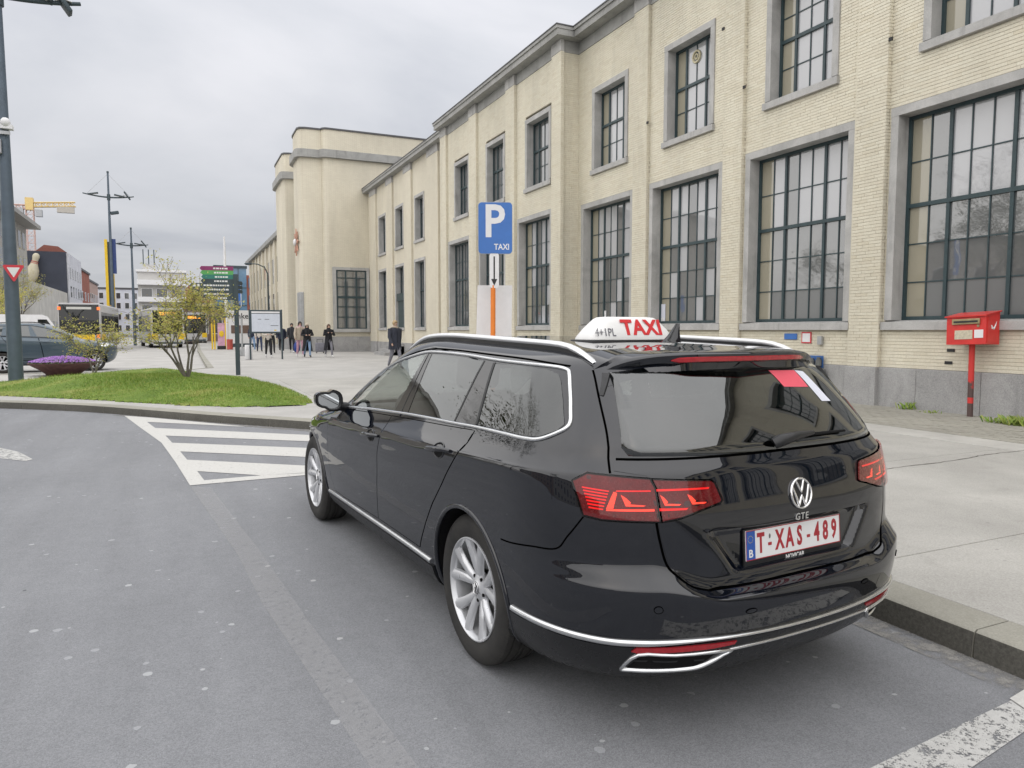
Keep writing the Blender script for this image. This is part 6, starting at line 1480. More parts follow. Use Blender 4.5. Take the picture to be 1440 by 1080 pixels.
# bus stop totem, poles, shelter furniture
tt = thing('station_totem', 'tall yellow and dark blue totem standing behind the lamp posts', 'totem', (-5.2, 73.0, 0))
m = MB(); m.box(-.40, -.12, 0, -.18, .12, 9.4); obj('yellow_column', m, M_yellow, tt); m = MB(); m.box(.10, -.12, 0, .28, .12, 6.4); obj('yellow_column', m, M_yellow, tt)
m = MB(); m.box(.03, -.14, 6.45, .48, .14, 9.45); obj('blue_panel', m, simple('totem_blue', (0.02, 0.05, 0.19), 0.4), tt); m = MB(); m.box(-.18, -.06, .3, .10, .06, 9.2); obj('grey_core', m, M_post2, tt)
m = MB(); m.tube([(3.43, 60, PZ), (3.43, 60, 5), (3.43, 60, 8.6)], [.13, .12, .06], 10); o = obj('flag_pole', m, M_signwhite, smooth=50); tag(o, 'tall bare white pole behind the direction boards', 'pole')
sh = thing('bus_shelter', 'yellow framed bus shelter with a pink and yellow advert', 'bus shelter', (2.8, 55.2, PZ))
for x in (-.62, -.45, .25): m = MB(); m.box(x-.05, -.05, 0, x+.05, .05, 2.25); obj('post', m, M_yellow, sh)
m = MB(); m.box(-.25, -.06, .25, .22, .06, 1.85); ad = obj('advert_panel', m, simple('advert_pink', (0.62, 0.36, 0.48), 0.35, var=0.4, vscale=1.5), sh); m = MB(); m.ball((0.0, -.07, 1.1), (.16, .02, .22)); obj('advert_motif', m, M_yellow, ad, smooth=60)
m = MB(); m.box(-.3, -.07, 0, .26, .07, .24); obj('panel_foot', m, M_black, sh); m = MB(); m.box(-1.6, -.2, 2.25, .4, 1.2, 2.35); obj('roof', m, M_post2, sh)
m = MB(); m.cyl((3.3, 54.6, PZ), (3.3, 54.6, .85), .2, n=12); o = obj('litter_bin', m, simple('bin_red', (0.45, 0.08, 0.06), 0.5), smooth=40); tag(o, 'round red bin beside the bus shelter advert', 'bin')
wk = thing('shop_kiosk', 'low white shop front with Winkel lettering behind the finger post', 'kiosk', (4.6, 62.5, PZ))
m = MB(); m.box(-.9, 0, 0, 1.2, 3, 2.95); obj('wall', m, M_signwhite, wk); obj('shop_lettering', text_mb('Winkel', .62, frame_M((-.12, -.02, 2.48), (1, 0, 0), (0, 0, 1)), extrude=.005, offset=.004), M_black, wk); m = MB(); m.box(-.7, -.03, 1.1, 1.1, -.005, 1.75); obj('shop_window', m, simple('kiosk_brown', (0.14, 0.09, 0.07), 0.5), wk); m = MB(); m.box(-.9, -.02, 0, 1.2, -.004, .28); obj('skirting', m, M_post2, wk)
af = thing('sign_stand', 'grey pole on an a-frame foot left of the information board', 'sign stand', (3.05, 40.5, PZ))
m = MB(); m.cyl((0, 0, 0), (0, 0, 2.0), .05, n=8); obj('pole', m, M_steelgal, af); m = MB(); m.prism([(-.35, 0), (.35, 0), (.08, .4), (-.08, .4)], lambda a, b, d: (a, d, b), -.2, .2); obj('foot', m, M_steelgal, af, fixn=True)
bs = thing('blue_stop_sign', 'blue and white bus stop sign right of the finger post', 'sign', (1.92, 27.2, PZ))
m = MB(); m.cyl((0, 0, 0), (0, 0, 2.9), .035, n=8); obj('pole', m, M_post2, bs); m = MB(); m.box(-.09, -.04, 2.25, .12, -.01, 3.0); obj('panel', m, M_blue, bs); m = MB(); m.box(.12, -.04, 2.18, .14, -.008, 3.02); obj('edge', m, M_signwhite, bs)
# ================================================================== OTHER VEHICLES
def copy_wheel(src, parent, loc, rz, sc=1.0):
    r = src.copy(); COL.objects.link(r); r.parent = parent; r.location = loc; r.rotation_euler = (0, 0, rz); r.scale = (sc, sc, sc)
    for ch in src.children:
        if ch.name.startswith(('brake', 'wheel_back')) and not ch.name.startswith('wheel_back'): continue
        c = ch.copy(); COL.objects.link(c); c.parent = r
        if ch.name.startswith('rim'):
            for g in ch.children:
                if g.name.startswith(('spoke', 'hub')) and 'emblem' not in g.name: q = g.copy(); COL.objects.link(q); q.parent = c
    return r
wheel0 = [c for c in taxi.children if c.name.startswith('wheel') and c.type == 'EMPTY'][0]
suv = thing('parked_suv', 'blue grey sport utility car behind the flower bowl at the left edge', 'car', (-5.65, 30.45, 0.0), R(13))
M_suv = NT('blue_grey_car_paint'); M_suv.set(col=M_suv.ramp(M_suv.noise(2, 4), [(.3, S(66, 82, 94)), (.7, S(72, 88, 100))]), rough=.35, coat=1.0, coat_r=.03, metal=.3); M_suv = M_suv.mat
SZ = 1.165
sb = body.copy(); sb.data = bpy.data.meshes.new('body'); bm = bmesh.new()
sv = [bm.verts.new(p) for p in V]; 
keep = set(range(0, nc, 2)) | {nc-1}
cl = sorted(keep); rl = [j for j in range(nr_) if j % 2 == 0 or j == nr_-1]
for a_, b_ in zip(cl, cl[1:]):
    for c_, d_ in zip(rl, rl[1:]):
        a, b, c, d = a_*nr_+c_, b_*nr_+c_, b_*nr_+d_, a_*nr_+d_
        bm.faces.new([sv[i] for i in (a, d, c, b)]); bm.faces.new([sv[off_+i] for i in (a, b, c, d)])
bmesh.ops.delete(bm, geom=[v_ for v_ in bm.verts if not v_.link_faces], context='VERTS')
bmesh.ops.remove_doubles(bm, verts=bm.verts[:], dist=1e-5); bmesh.ops.holes_fill(bm, edges=[e for e in bm.edges if len(e.link_faces) == 1], sides=0)
for v_ in bm.verts: v_.co.z = 0.06 + v_.co.z*SZ; v_.co.x = v_.co.x*0.985
bmesh.ops.recalc_face_normals(bm, faces=bm.faces[:]); bm.to_mesh(sb.data); bm.free(); COL.objects.link(sb); sb.parent = suv; sb.name = 'body'
sb.data.materials.append(M_suv); sb.data.materials.append(M_matblk)
cut = MB()
for u0 in (0.0, 2.79):
    for s in (1, -1): c_ = MB(); c_.tube([(u0, s*0.58, 0.36), (u0, s*1.1, 0.36)], 0.405, 40); cut.add(c_.v, c_.f, 0)
cm = mesh_from('cut', cut, M_matblk); bmc = bmesh.new(); bmc.from_mesh(cm); bmesh.ops.recalc_face_normals(bmc, faces=bmc.faces[:]); bmc.to_mesh(cm); bmc.free()
co_ = bpy.data.objects.new('cut', cm); COL.objects.link(co_); co_.parent = suv
bpy.context.view_layer.update()
md = sb.modifiers.new('b', 'BOOLEAN'); md.operation = 'DIFFERENCE'; md.object = co_; md.solver = 'EXACT'; md.material_mode = 'TRANSFER'
me3 = bpy.data.meshes.new_from_object(sb.evaluated_get(bpy.context.evaluated_depsgraph_get())); sb.modifiers.clear(); sb.data = me3; me3.name = 'suv_body'; bpy.data.objects.remove(co_)
me3.polygons.foreach_set('use_smooth', [True]*len(me3.polygons)); me3.set_sharp_from_angle(angle=R(38))
def suvf(a, b, o): x, y, z = sideP(a, b, o, -1); return (x*.985, y, .06+z*SZ)
M_suvgl = glass_mat('suv_window_glass', (0.05, 0.06, 0.06), 2.1)
for P in (W_FRONT, W_REAR, W_TRIM[:1] and W_QUART): obj('side_window', patch(P, suvf, .004, .003, (.1, .1)), M_suvgl, suv, smooth=60)
for P in (D_FRONT, D_REAR): obj('shut_line', ribbon(dens(P, .06, True), suvf, .012, .003, True, .003), M_gap, suv, fixn=True)
for ua, ub, za, zb in ((1.40, 1.13, .855, .871), (.40, .135, .908, .930)): m = MB(); m.tube([suvf(ua+(ub-ua)*t, za+(zb-za)*t, .03*math.sin(PI*t)+.004) for t in np.linspace(0, 1, 7)], .013, 6); obj('handle', m, M_suv, suv, smooth=60)
obj('sill', patch([(2.38, .34), (.42, .34), (.43, .17), (2.38, .17)], suvf, .012, .014, (.2, .1)), M_plastic, suv, smooth=50, fixn=True)
obj('window_trim', ribbon(smoothp(loop, True, 3), suvf, .018, .006, True, .005), M_plastic, suv, smooth=60, fixn=True)
m = MB(); m.tube([(1.3-2.0*t*.985, -.60, .06+(roof_z(1.3-2.0*t, .61))*SZ + .012+.03*min(1, min(t, 1-t)*8)) for t in np.linspace(0, 1, 13)], .018, 6); obj('roof_rail', m, M_plastic, suv, smooth=60)
m = MB(); m.ball((2.03, -1.0, 1.24), (.08, .12, .08)); obj('wing_mirror', m, M_plastic, suv, smooth=60)
hl = [(3.02, .72), (3.30, .70), (3.42, .76), (3.25, .80), (3.0, .80)]; obj('headlight', patch(hl, suvf, .006, .006, (.08, .05)), M_chromeb, suv, smooth=60, fixn=True)
for u in (0, 2.79*.985):
    for s in (-1, 1): copy_wheel(wheel0, suv, (u, s*.79, .355), 0 if s > 0 else PI, 1.07)
# ---- buses
def bus(name, label, loc, rz, L, scheme):
    t = thing(name, label, 'bus', loc, rz, 'buses at the station square')
    W, Hh = 1.27, 3.35; n_ = 6
    prof = round_rect(2*W, Hh-.32, .16, 0, .32+(Hh-.32)/2, 5)
    m = MB(); rows = []
    for u in (0.0, .08, L-.1, L):
        k = .97 if u in (0.0, L) else 1.0; rows.append([(u, a*k, .32+(b-.32)*(.995 if k < 1 else 1)) for a, b in prof])
    nn = len(prof); m.grid([r + [r[0]] for r in rows]); m.f.append(tuple(range(nn))); m.m.append(0); m.f.append(tuple(3*(nn+1)+i for i in range(nn-1, -1, -1))); m.m.append(0)
    obj('body', m, simple('bus_white', (0.52, 0.52, 0.53), .4, var=.06, vscale=.8), t, smooth=40, fixn=True)
    M_bg = MATS.get('bus_glass') or glass_mat('bus_glass', (0.012, 0.014, 0.016), 1.6); MATS['bus_glass'] = M_bg
    m = MB(); m.box(-.022, -1.2 if scheme == 'rear' else -1.12, 1.15, .03, 1.2 if scheme == 'rear' else 1.12, Hh-.10 if scheme == 'rear' else Hh-.22, ch=.02); obj('rear_window' if scheme == 'rear' else 'windscreen', m, M_bg, t)
    nwin = 6
    for s in (-1, 1):
        for k in range(nwin): u0 = .6 + k*(L-1.0)/nwin; m = MB(); m.box(u0, s*(W+.006), 1.35, u0+(L-1.0)/nwin-.08, s*(W-.02), 2.75); obj('side_window', m, M_bg, t)
        for u in (1.9, L-2.4): m = MB(); m.cyl((u, s*(W-.28), .48), (u, s*(W+.005), .48), .48, n=24); wh = obj('wheel', m, M_rubber, t, smooth=40); m = MB(); m.cyl((u, s*(W), .48), (u, s*(W+.015), .48), .27, n=16); obj('rim', m, M_alloy, wh)
        m = MB(); m.box(.5, s*(W+.004), .75, 2.6, s*(W-.02), 1.2); obj('colour_panel', m, M_yellow, t)
    if scheme == 'rear':
        for s in (-1, 1):
            m = MB(); m.box(-.035, s*1.18-.09, 2.88, .02, s*1.18+.09, 3.08); obj('upper_light', m, emis('bus_light_lit', (1.0, .16, .03), .45), t)
            m = MB(); m.box(-.035, s*1.12-.1, .95, .02, s*1.12+.1, 1.2); obj('tail_light', m, MATS['bus_light_lit'], t)
        m = MB(); m.box(-.03, -.75, 2.92, .02, .75, 3.08); obj('route_display', m, M_lampglass, t)
        m = MB(); m.box(-.028, -.9, .75, .02, .35, 1.18); obj('colour_panel', m, M_yellow, t)
    else:
        m = MB(); m.box(-.03, -.62, 2.72, .0, .62, 2.98); obj('route_display', m, emis('bus_display_lit', (1.0, .40, .05), .4), t)
        for s in (-1, 1):
            m = MB(); m.box(-.03, s*.98-.24, .72, .02, s*.98+.24, 1.2); obj('colour_panel', m, M_yellow, t); m = MB(); m.ball((-.01, s*.95, .62), (.05, .16, .1)); obj('headlight', m, M_lampglass, t)
        m = MB(); m.box(-.03, -1.1, .35, .02, 1.1, .5); obj('bumper', m, M_post2, t)
    return t
bus('bus', 'white bus seen from behind with dark rear and lit orange lamps', (-6.15, 58, 0), R(88), 11.5, 'rear')
bus('bus', 'white and yellow bus facing forward with an orange route display', (-0.75, 67, 0), R(97), 11.5, 'front')
bus('bus', 'darker bus front standing right of the bus with the orange display', (1.0-2.4+4.2-1.2, 84, 0), R(92), 11, 'plain')
vn = thing('delivery_van', 'white delivery van beyond the parked blue grey car', 'van', (-7.6, 46.2, 0), R(12))
m = MB(); m.prism([(-2.4, .35), (2.5, .35), (2.55, .95), (1.75, 1.2), (1.15, 2.2), (.9, 2.3), (-2.3, 2.3), (-2.45, 2.1)], lambda a, b, d: (a, d, b), -.95, .95); obj('body', m, M_signwhite, vn, fixn=True)
m = MB(); m.prism([(.7, 1.3), (1.55, 1.3), (1.1, 2.05), (.7, 2.05)], lambda a, b, d: (a, d, b), -.96, .96); obj('side_window', m, MATS['bus_glass'], vn, fixn=True)
for u in (-1.5, 1.6):
    for s in (-1, 1): m = MB(); m.cyl((u, s*.7, .34), (u, s*.94, .34), .34, n=20); obj('wheel', m, M_rubber, vn, smooth=40)
# ================================================================== PEOPLE
SKIN = simple('skin', (0.52, 0.34, 0.26), 0.55, var=0.06)
def cloth(name, col, rough=.85): return simple('cloth_'+name, col, rough, var=0.16, vscale=9)
C_BLK = cloth('black', (0.016, 0.017, 0.021)); C_NAVY = cloth('navy', (0.022, 0.028, 0.055)); C_JEAN = cloth('jeans', (0.20, 0.30, 0.46)); C_DJEAN = cloth('dark_jeans', (0.035, 0.05, 0.10)); C_GREY = cloth('grey', (0.20, 0.20, 0.23)); C_PINK = cloth('pink', (0.58, 0.34, 0.42)); C_BEIGE = cloth('beige', (0.45, 0.38, 0.30)); C_CREAM = cloth('cream', (0.60, 0.55, 0.50)); C_CHAR = cloth('charcoal', (0.035, 0.036, 0.042)); C_SHOE = cloth('white_shoe', (0.6, 0.6, 0.6)); C_DSHOE = cloth('dark_shoe', (0.03, 0.03, 0.03))
H_DARK = simple('hair_dark', (0.018, 0.012, 0.010), 0.5, var=.3); H_BROWN = simple('hair_brown', (0.10, 0.05, 0.03), 0.5, var=.3); H_FAIR = simple('hair_fair', (0.42, 0.30, 0.16), 0.5, var=.25)
def person(label, loc, rz, h, top, legs, shoes, hair, stride=0.25, arms='swing', coat=None, coat_len=0.0, long_hair=False, hat=None, wide=1.0, scarf=None):
    root = thing('person', label, 'person', loc, rz, 'pedestrians on the station pavement'); k = h/1.72
    # faces local -Y ; x left/right
    P = {'pel': (0, 0, .93), 'belly': (0, -.01, 1.08), 'chest': (0, .0, 1.28), 'up': (0, .01, 1.40), 'neck': (0, .0, 1.48), 'head': (0, -.02, 1.575), 'crown': (0, -.005, 1.655)}
    rad = {'pel': (.155*wide, .115*wide), 'belly': (.135*wide, .10*wide), 'chest': (.155*wide, .105*wide), 'up': (.12*wide, .085), 'neck': (.052, .055), 'head': (.076, .092), 'crown': (.062, .075)}
    E_ = [('pel', 'belly'), ('belly', 'chest'), ('chest', 'up'), ('up', 'neck'), ('neck', 'head'), ('head', 'crown')]; seg = {('pel', 'belly'): 0, ('belly', 'chest'): 0, ('chest', 'up'): 0, ('up', 'neck'): 3, ('neck', 'head'): 3, ('head', 'crown'): 3}
    for s, nm in ((1, 'l'), (-1, 'r')):
        st_ = stride*s
        P.update({nm+'hip': (s*.09, 0, .90), nm+'knee': (s*.10, -st_*.55-.03, .50), nm+'ank': (s*.10, -st_+(.10 if st_ < 0 else 0), .10 + (.05 if st_ < 0 else 0)), nm+'toe': (s*.115, -st_-.15+(.10 if st_ < 0 else 0), .045)})
        rad.update({nm+'hip': (.095*wide, .10), nm+'knee': (.066, .068), nm+'ank': (.045, .048), nm+'toe': (.042, .035)})
        for a, b, c in (('pel', nm+'hip', 1), (nm+'hip', nm+'knee', 1), (nm+'knee', nm+'ank', 1), (nm+'ank', nm+'toe', 2)): E_.append((a, b)); seg[(a, b)] = c
        if arms == 'front': el, wr, ha = (s*.27, -.02, 1.15), (s*.10, -.24, 1.14), (s*.03, -.27, 1.15)
        elif arms == 'up': el, wr, ha = (s*.26, -.06, 1.16), (s*.10, -.24, 1.27), (s*.05, -.27, 1.31)
        else: el, wr, ha = (s*.25, st_*.35+.02, 1.13), (s*.26, st_*.9-.05, .90), (s*.255, st_*1.0-.07, .82)
        P.update({nm+'sh': (s*.175*wide, 0, 1.40), nm+'el': el, nm+'wr': wr, nm+'ha': ha}); rad.update({nm+'sh': (.062, .062), nm+'el': (.045, .045), nm+'wr': (.032, .032), nm+'ha': (.03, .024)})
        for a, b, c in (('up', nm+'sh', 0), (nm+'sh', nm+'el', 0), (nm+'el', nm+'wr', 0), (nm+'wr', nm+'ha', 3)): E_.append((a, b)); seg[(a, b)] = c
    names = list(P); idx = {n: i for i, n in enumerate(names)}
    me = bpy.data.meshes.new('p'); me.from_pydata([tuple(c*k for c in P[n]) for n in names], [(idx[a], idx[b]) for a, b in E_], [])
    o = bpy.data.objects.new('p', me); COL.objects.link(o); md = o.modifiers.new('s', 'SKIN')
    for n in names:
        sv_ = me.skin_vertices[0].data[idx[n]]; sv_.radius = (rad[n][0]*k, rad[n][1]*k); sv_.use_root = (n == 'pel')
    o.modifiers.new('u', 'SUBSURF').levels = 1
    bm_ = bpy.data.meshes.new_from_object(o.evaluated_get(bpy.context.evaluated_depsgraph_get())); bpy.data.objects.remove(o)
    for mt in (top, legs, shoes, SKIN): bm_.materials.append(mt)
    for p in bm_.polygons:
        c = p.center; best, bd = 0, 9
        for a, b in E_:
            A, B = Vector(P[a])*k, Vector(P[b])*k; ab = B-A; t = max(0, min(1, (c-A).dot(ab)/max(1e-9, ab.length_squared))); d = (c-A-ab*t).length/(rad[a][0]*(1-t)+rad[b][0]*t)
            if d < bd: bd, best = d, seg[(a, b)]
        if best == 3 and c.z < 1.47*k and abs(c.x) < .12 and c.z > 1.3*k: best = 0
        if best == 0 and c.z < .92*k: best = 1 if abs(c.x) < .2 else best
        p.material_index = best; p.use_smooth = True
    bd_ = obj('body', bm_, None, root)
    hd = Vector((0, -.02, 1.60))*k
    m = MB(); m.ball((hd.x, hd.y+.018*k, hd.z+.022*k), (.090*k, .102*k, .104*k), nu=14, nv=9)
    keepf = [f for f in m.f if not all((m.v[i][1] < hd.y-.035*k and m.v[i][2] < hd.z+.07*k) for i in f)]; m.f = keepf; m.m = [0]*len(keepf)
    if long_hair:
        rows = []
        for q in range(7): t = q/6; zz = hd.z+.03*k - .36*k*t; w_ = (.094+.03*t-.02*t*t)*k; rows.append([(hd.x+w_*math.cos(a), hd.y+.03*k+(.085+.01*t)*k*math.sin(a), zz) for a in np.linspace(R(-25), R(205), 11)])
        m.grid(rows)
    obj('hair', m, hair, root, smooth=60)
    m = MB(); m.ball((0, hd.y-.100*k, hd.z-.012*k), (.012*k, .018*k, .02*k), nu=8, nv=5); obj('nose', m, SKIN, root, smooth=60)
    m = MB()
    for s in (-1, 1): m.ball((s*.032*k, hd.y-.085*k, hd.z+.016*k), (.012*k, .008*k, .007*k), nu=6, nv=4)
    obj('eyes', m, H_DARK, root)
    if hat:
        m = MB(); m.ball((hd.x, hd.y+.01*k, hd.z+.055*k), (.098*k, .108*k, .085*k), nu=14, nv=8); m.box(-.07*k, hd.y-.17*k, hd.z+.045*k, .07*k, hd.y-.05*k, hd.z+.06*k); obj('cap', m, hat, root, smooth=60)
    if scarf: m = MB(); m.tube([(.085*k*math.cos(a), .075*k*math.sin(a)-.01, 1.47*k+.015*math.sin(2*a)) for a in np.linspace(0, 2*PI, 13)[:-1]], .035*k, 7, closed=True); obj('scarf', m, scarf, root, smooth=60)
    if coat:
        rows = []; open_ = R(5 if coat_len < .35 else 26)
        zs = np.concatenate([[1.485, 1.465, 1.44], np.linspace(1.41, max(.30, .92-coat_len), 11)])
        for zz in zs:
            t = (1.485-zz)/(1.485-zs[-1]); rx = .068+.125*min(1, t*9)**.7 - .02*math.sin(min(1, t*2)*PI) + (.10*max(0, t-.45)*(coat_len*2.2)); ry = .072+.068*min(1, t*8)**.7 + .09*max(0, t-.4)*(coat_len*2.0); o_ = open_*(.25 + (max(0, t-.45)*2.2 if coat_len > .35 else 0.2))
            rows.append([(rx*wide*k*math.cos(a) + .012*math.sin(a*5+zz*7)*t, ry*wide*k*math.sin(a) + .02*k + (.05*stride*t if coat_len > .3 else 0) + .012*math.cos(a*6)*t, zz*k) for a in np.linspace(R(-90)+o_, R(270)-o_, 26)])
        m = MB(); m.grid(rows); co = obj('coat', m, coat, root, smooth=70)
        for s, nm in ((1, 'l'), (-1, 'r')):
            m = MB(); m.tube([Vector(P[nm+'sh'])*k + Vector((0, 0, .01)), Vector(P[nm+'el'])*k, Vector(P[nm+'wr'])*k], [.078*k, .064*k, .05*k], 9); obj('sleeve', m, coat, co, smooth=60)
    return root
FZ = PZ - .006
person('blond woman in a dark quilted coat walking past the station door', (6.80, 24.4, FZ), R(15), 1.70, C_CHAR, C_GREY, C_DSHOE, H_FAIR, .2, 'swing', cloth('quilted_navy', (0.030, 0.034, 0.050)), .22, wide=1.12, scarf=C_BEIGE)
person('woman in a long open black coat and grey trousers walking alone', (6.80, 36.5, FZ), R(5), 1.66, C_BLK, C_GREY, C_SHOE, H_BROWN, .22, 'up', C_BLK, .55, True)
person('woman with a beige cap, long black coat and pale blue jeans', (5.80, 36.8, FZ), R(0), 1.67, C_BLK, C_JEAN, C_DSHOE, H_DARK, .2, 'front', C_BLK, .58, True, hat=C_BEIGE)
person('long haired woman in beige jacket and pink trousers', (5.58, 37.6, FZ), R(4), 1.80, C_PINK, C_PINK, C_SHOE, H_DARK, .15, 'swing', C_BEIGE, .10, True)
person('dark haired person in black jacket walking beside the blue bag', (6.20, 45.0, FZ), R(-10), 1.78, C_BLK, C_BLK, C_SHOE, H_DARK, .3, 'swing', C_CHAR, .05)
person('person in dark clothes just right of the information board post', (5.62, 45.2, FZ), R(-8), 1.70, C_NAVY, C_BLK, C_SHOE, H_DARK, .28, 'swing', C_NAVY, .08)
person('person in pale top and wide black trousers behind the information board', (4.08, 37.8, FZ), R(3), 1.70, C_CREAM, C_BLK, C_SHOE, H_BROWN, .14, 'front', wide=1.1)
person('person in dark blue trousers further behind the information board', (4.64, 48.0, FZ), R(0), 1.74, C_CREAM, C_DJEAN, C_DSHOE, H_BROWN, .2)
person('person in light blue jeans at the left edge of the information board', (4.30, 49.0, FZ), R(8), 1.72, C_NAVY, C_JEAN, C_SHOE, H_DARK, .2)
person('person in black standing behind the right half of the information board', (4.95, 44.0, FZ), R(0), 1.68, C_BLK, C_BLK, C_DSHOE, H_DARK, .1, 'front')
m = MB(); m.ball((6.22+.20, 44.6, PZ+.33), (.20, .15, .33)); m.tube([(6.30, 44.6, PZ+.62), (6.42, 44.6, PZ+.80), (6.54, 44.6, PZ+.62)], .015, 5); o = obj('carrier_bag', m, simple('bag_blue', (0.02, 0.05, 0.24), 0.55, var=.15), smooth=60); tag(o, 'dark blue bag carried at knee height by the pedestrians', 'bag')
sc_ = thing('trolley_suitcase', 'grey upright trolley suitcase standing by the tower plinth', 'suitcase', (7.60, 43.6, FZ))
m = MB(); m.box(-.26, -.13, .08, .26, .13, .62, ch=.05); obj('shell', m, C_GREY, sc_, smooth=40); m = MB(); m.tube([(-.17, 0, .6), (-.17, 0, .82), (.17, 0, .82), (.17, 0, .6)], .018, 6); obj('handle', m, C_CHAR, sc_)
for s in (-1, 1): m = MB(); m.cyl((s*.2-.02, 0, .05), (s*.2+.02, 0, .05), .05, n=10); obj('wheel', m, C_CHAR, sc_)
# ================================================================== TREES
def leaf_mat(name, stops):
    t = NT(name); t.set(col=t.ramp(t.n('ShaderNodeNewGeometry').outputs['Random Per Island'], stops), rough=.6, spec=.3)
    tl = t.n('ShaderNodeBsdfTranslucent'); t.l(t.bsdf.inputs['Base Color'].links[0].from_socket, tl.inputs[0]); mx = t.n('ShaderNodeMixShader'); mx.inputs[0].default_value = .4; t.l(t.bsdf.outputs[0], mx.inputs[1]); t.l(tl.outputs[0], mx.inputs[2]); t.l(mx.outputs[0], t.out.inputs[0]); return t.mat
M_leafy = leaf_mat('maple_leaf_yellowgreen', [(0, (0.36, 0.35, 0.08)), (.35, (0.48, 0.47, 0.12)), (.7, (0.58, 0.55, 0.19)), (.92, (0.58, 0.47, 0.20)), (1, (0.46, 0.28, 0.14))])
M_leafp = leaf_mat('park_tree_leaf', [(0, (0.05, 0.07, 0.02)), (.5, (0.09, 0.10, 0.03)), (1, (0.14, 0.11, 0.05))])
M_bark = simple('tree_bark', (0.15, 0.135, 0.115), 0.9, var=.3, vscale=12, bump=.6)
def grow(base, dirs, length, r0, depth, rnd, spread=.55, up=.15, shrink=.72, nseg=4, flat=0.0):
    """returns list of (points, radii) limbs and list of twig end points"""
    limbs, tips = [], []
    def rec(p, d, L, r, k):
        pts, rad = [p.copy()], [r]
        for i in range(nseg):
            d = (d + Vector((rnd.gauss(0, .16), rnd.gauss(0, .16), rnd.gauss(0, .10) + up*.25 - flat*.12*(depth-k)))).normalized(); p = p + d*(L/nseg); pts.append(p.copy()); rad.append(r*(1-.5*(i+1)/nseg))
            if k <= 2: tips.append((p.copy(), d.copy()))
        limbs.append((pts, rad))
        if k == 0: return
        nb = rnd.choice((2, 3, 3)) if k > 1 else 3
        for b in range(nb):
            i0 = rnd.randint(max(1, nseg-2), nseg); q = pts[i0]
            ax = Vector((rnd.gauss(0, 1), rnd.gauss(0, 1), rnd.gauss(0, .4))).normalized(); nd = (d + ax*spread*rnd.uniform(.7, 1.3)).normalized()
            rec(q, nd, L*shrink*rnd.uniform(.75, 1.15), rad[i0]*.75, k-1)
    for d in dirs: rec(Vector(base), Vector(d).normalized(), length*rnd.uniform(.85, 1.1), r0, depth)
    return limbs, tips
def tree(name, label, loc, dirs, length, r0, depth, seed, nleaf, lsize, mat, cat='tree', spread=.55, up=.15, shrink=.72, flat=0.0, clump=.12, group=None, sides=5):
    rnd = random.Random(seed); t = thing(name, label, cat, loc, 0, group)
    limbs, tips = grow((0, 0, -.03), dirs, length, r0, depth, rnd, spread, up, shrink, flat=flat)
    m = MB()
    for i, (p, r_) in enumerate(limbs): m.tube(p, [max(.004, x) for x in r_], sides if r_[0] > .02 else 3, caps=False)
    obj('trunk', m, M_bark, t, smooth=60)
    if nleaf:
        m = MB()
        for _ in range(nleaf):
            p, d = tips[rnd.randrange(len(tips))]; c = p + Vector((rnd.gauss(0, clump), rnd.gauss(0, clump), rnd.gauss(0, clump*.55))); leafq(m, c, (rnd.gauss(0, .7), rnd.gauss(0, .7), 1), lsize*rnd.uniform(.6, 1.3), rnd)
        obj('crown', m, mat, t)
    return t
tree('maple_tree', 'small multi-stemmed yellow green tree on top of the grass mound', (0.17, 18.3, mound_z(.17, 18.3)-.02), [(-.42, .15, 1), (.28, -.1, 1), (-.05, .3, 1), (.05, -.25, 1.1), (-.75, -.15, .75)], .1 + 1.02, .033, 4, 12, 4900, .030, M_leafy, spread=.66, up=.26, shrink=.74, flat=.22, clump=.10)
tree('maple_tree', 'smaller pale leafed tree in front of the parked blue grey car', (-2.05, 22.2, mound_z(-2.05, 22.2)-.02), [(-.35, .1, 1), (.35, -.1, 1), (.1, .3, 1)], .84, .027, 4, 31, 1800, .030, M_leafy, spread=.62, up=.18, shrink=.70, flat=.3, clump=.10)
# trees round the square left of the picture: they stand in the car's and the windows' reflections
for k, (x, y, L, sd) in enumerate(((-8.4, 20.0, 3.9, 3), (-10.6, 16.6, 3.9, 9), (-12.8, 22.8, 4.1, 14), (-20, 6, 3.0, 22), (-26, 26, 3.0, 41), (-24, 40, 3.0, 52))):
    tree('square_tree', ('bare branched tree mirrored nearest in the taxi side windows', 'bare branched tree on the square nearest the road out of frame', 'bare branched tree behind the one mirrored in the taxi windows', 'largest bare tree on the square out of frame', 'bare branched tree mirrored in the rightmost station window', 'farthest bare tree of the square towards the office')[k], (x, y, 0), [(.1, .05, 1)], L, .17, 6, sd, 9000 if k < 3 else 2600, .042 if k < 3 else .07, M_leafp, spread=.75, up=.22, shrink=.76, clump=.25, group='trees on the square left of the picture', sides=5)
for k, (x, y, L, sd) in enumerate(((-13.2, 74, 3.3, 61), (-12.0, 60, 2.3, 67), (-15.2, 92, 3.4, 71))):
    tree('avenue_tree', ('tall sparse tree in front of the left office facade', 'lower sparse tree left of the grey lamp post', 'far sparse tree at the corner of the office facade')[k], (x, y, 0), [(.05, .05, 1)], L, .16, 5, sd, 2600, .07, M_leafy, spread=.6, up=.25, shrink=.75, clump=.3, group='sparse trees before the office')
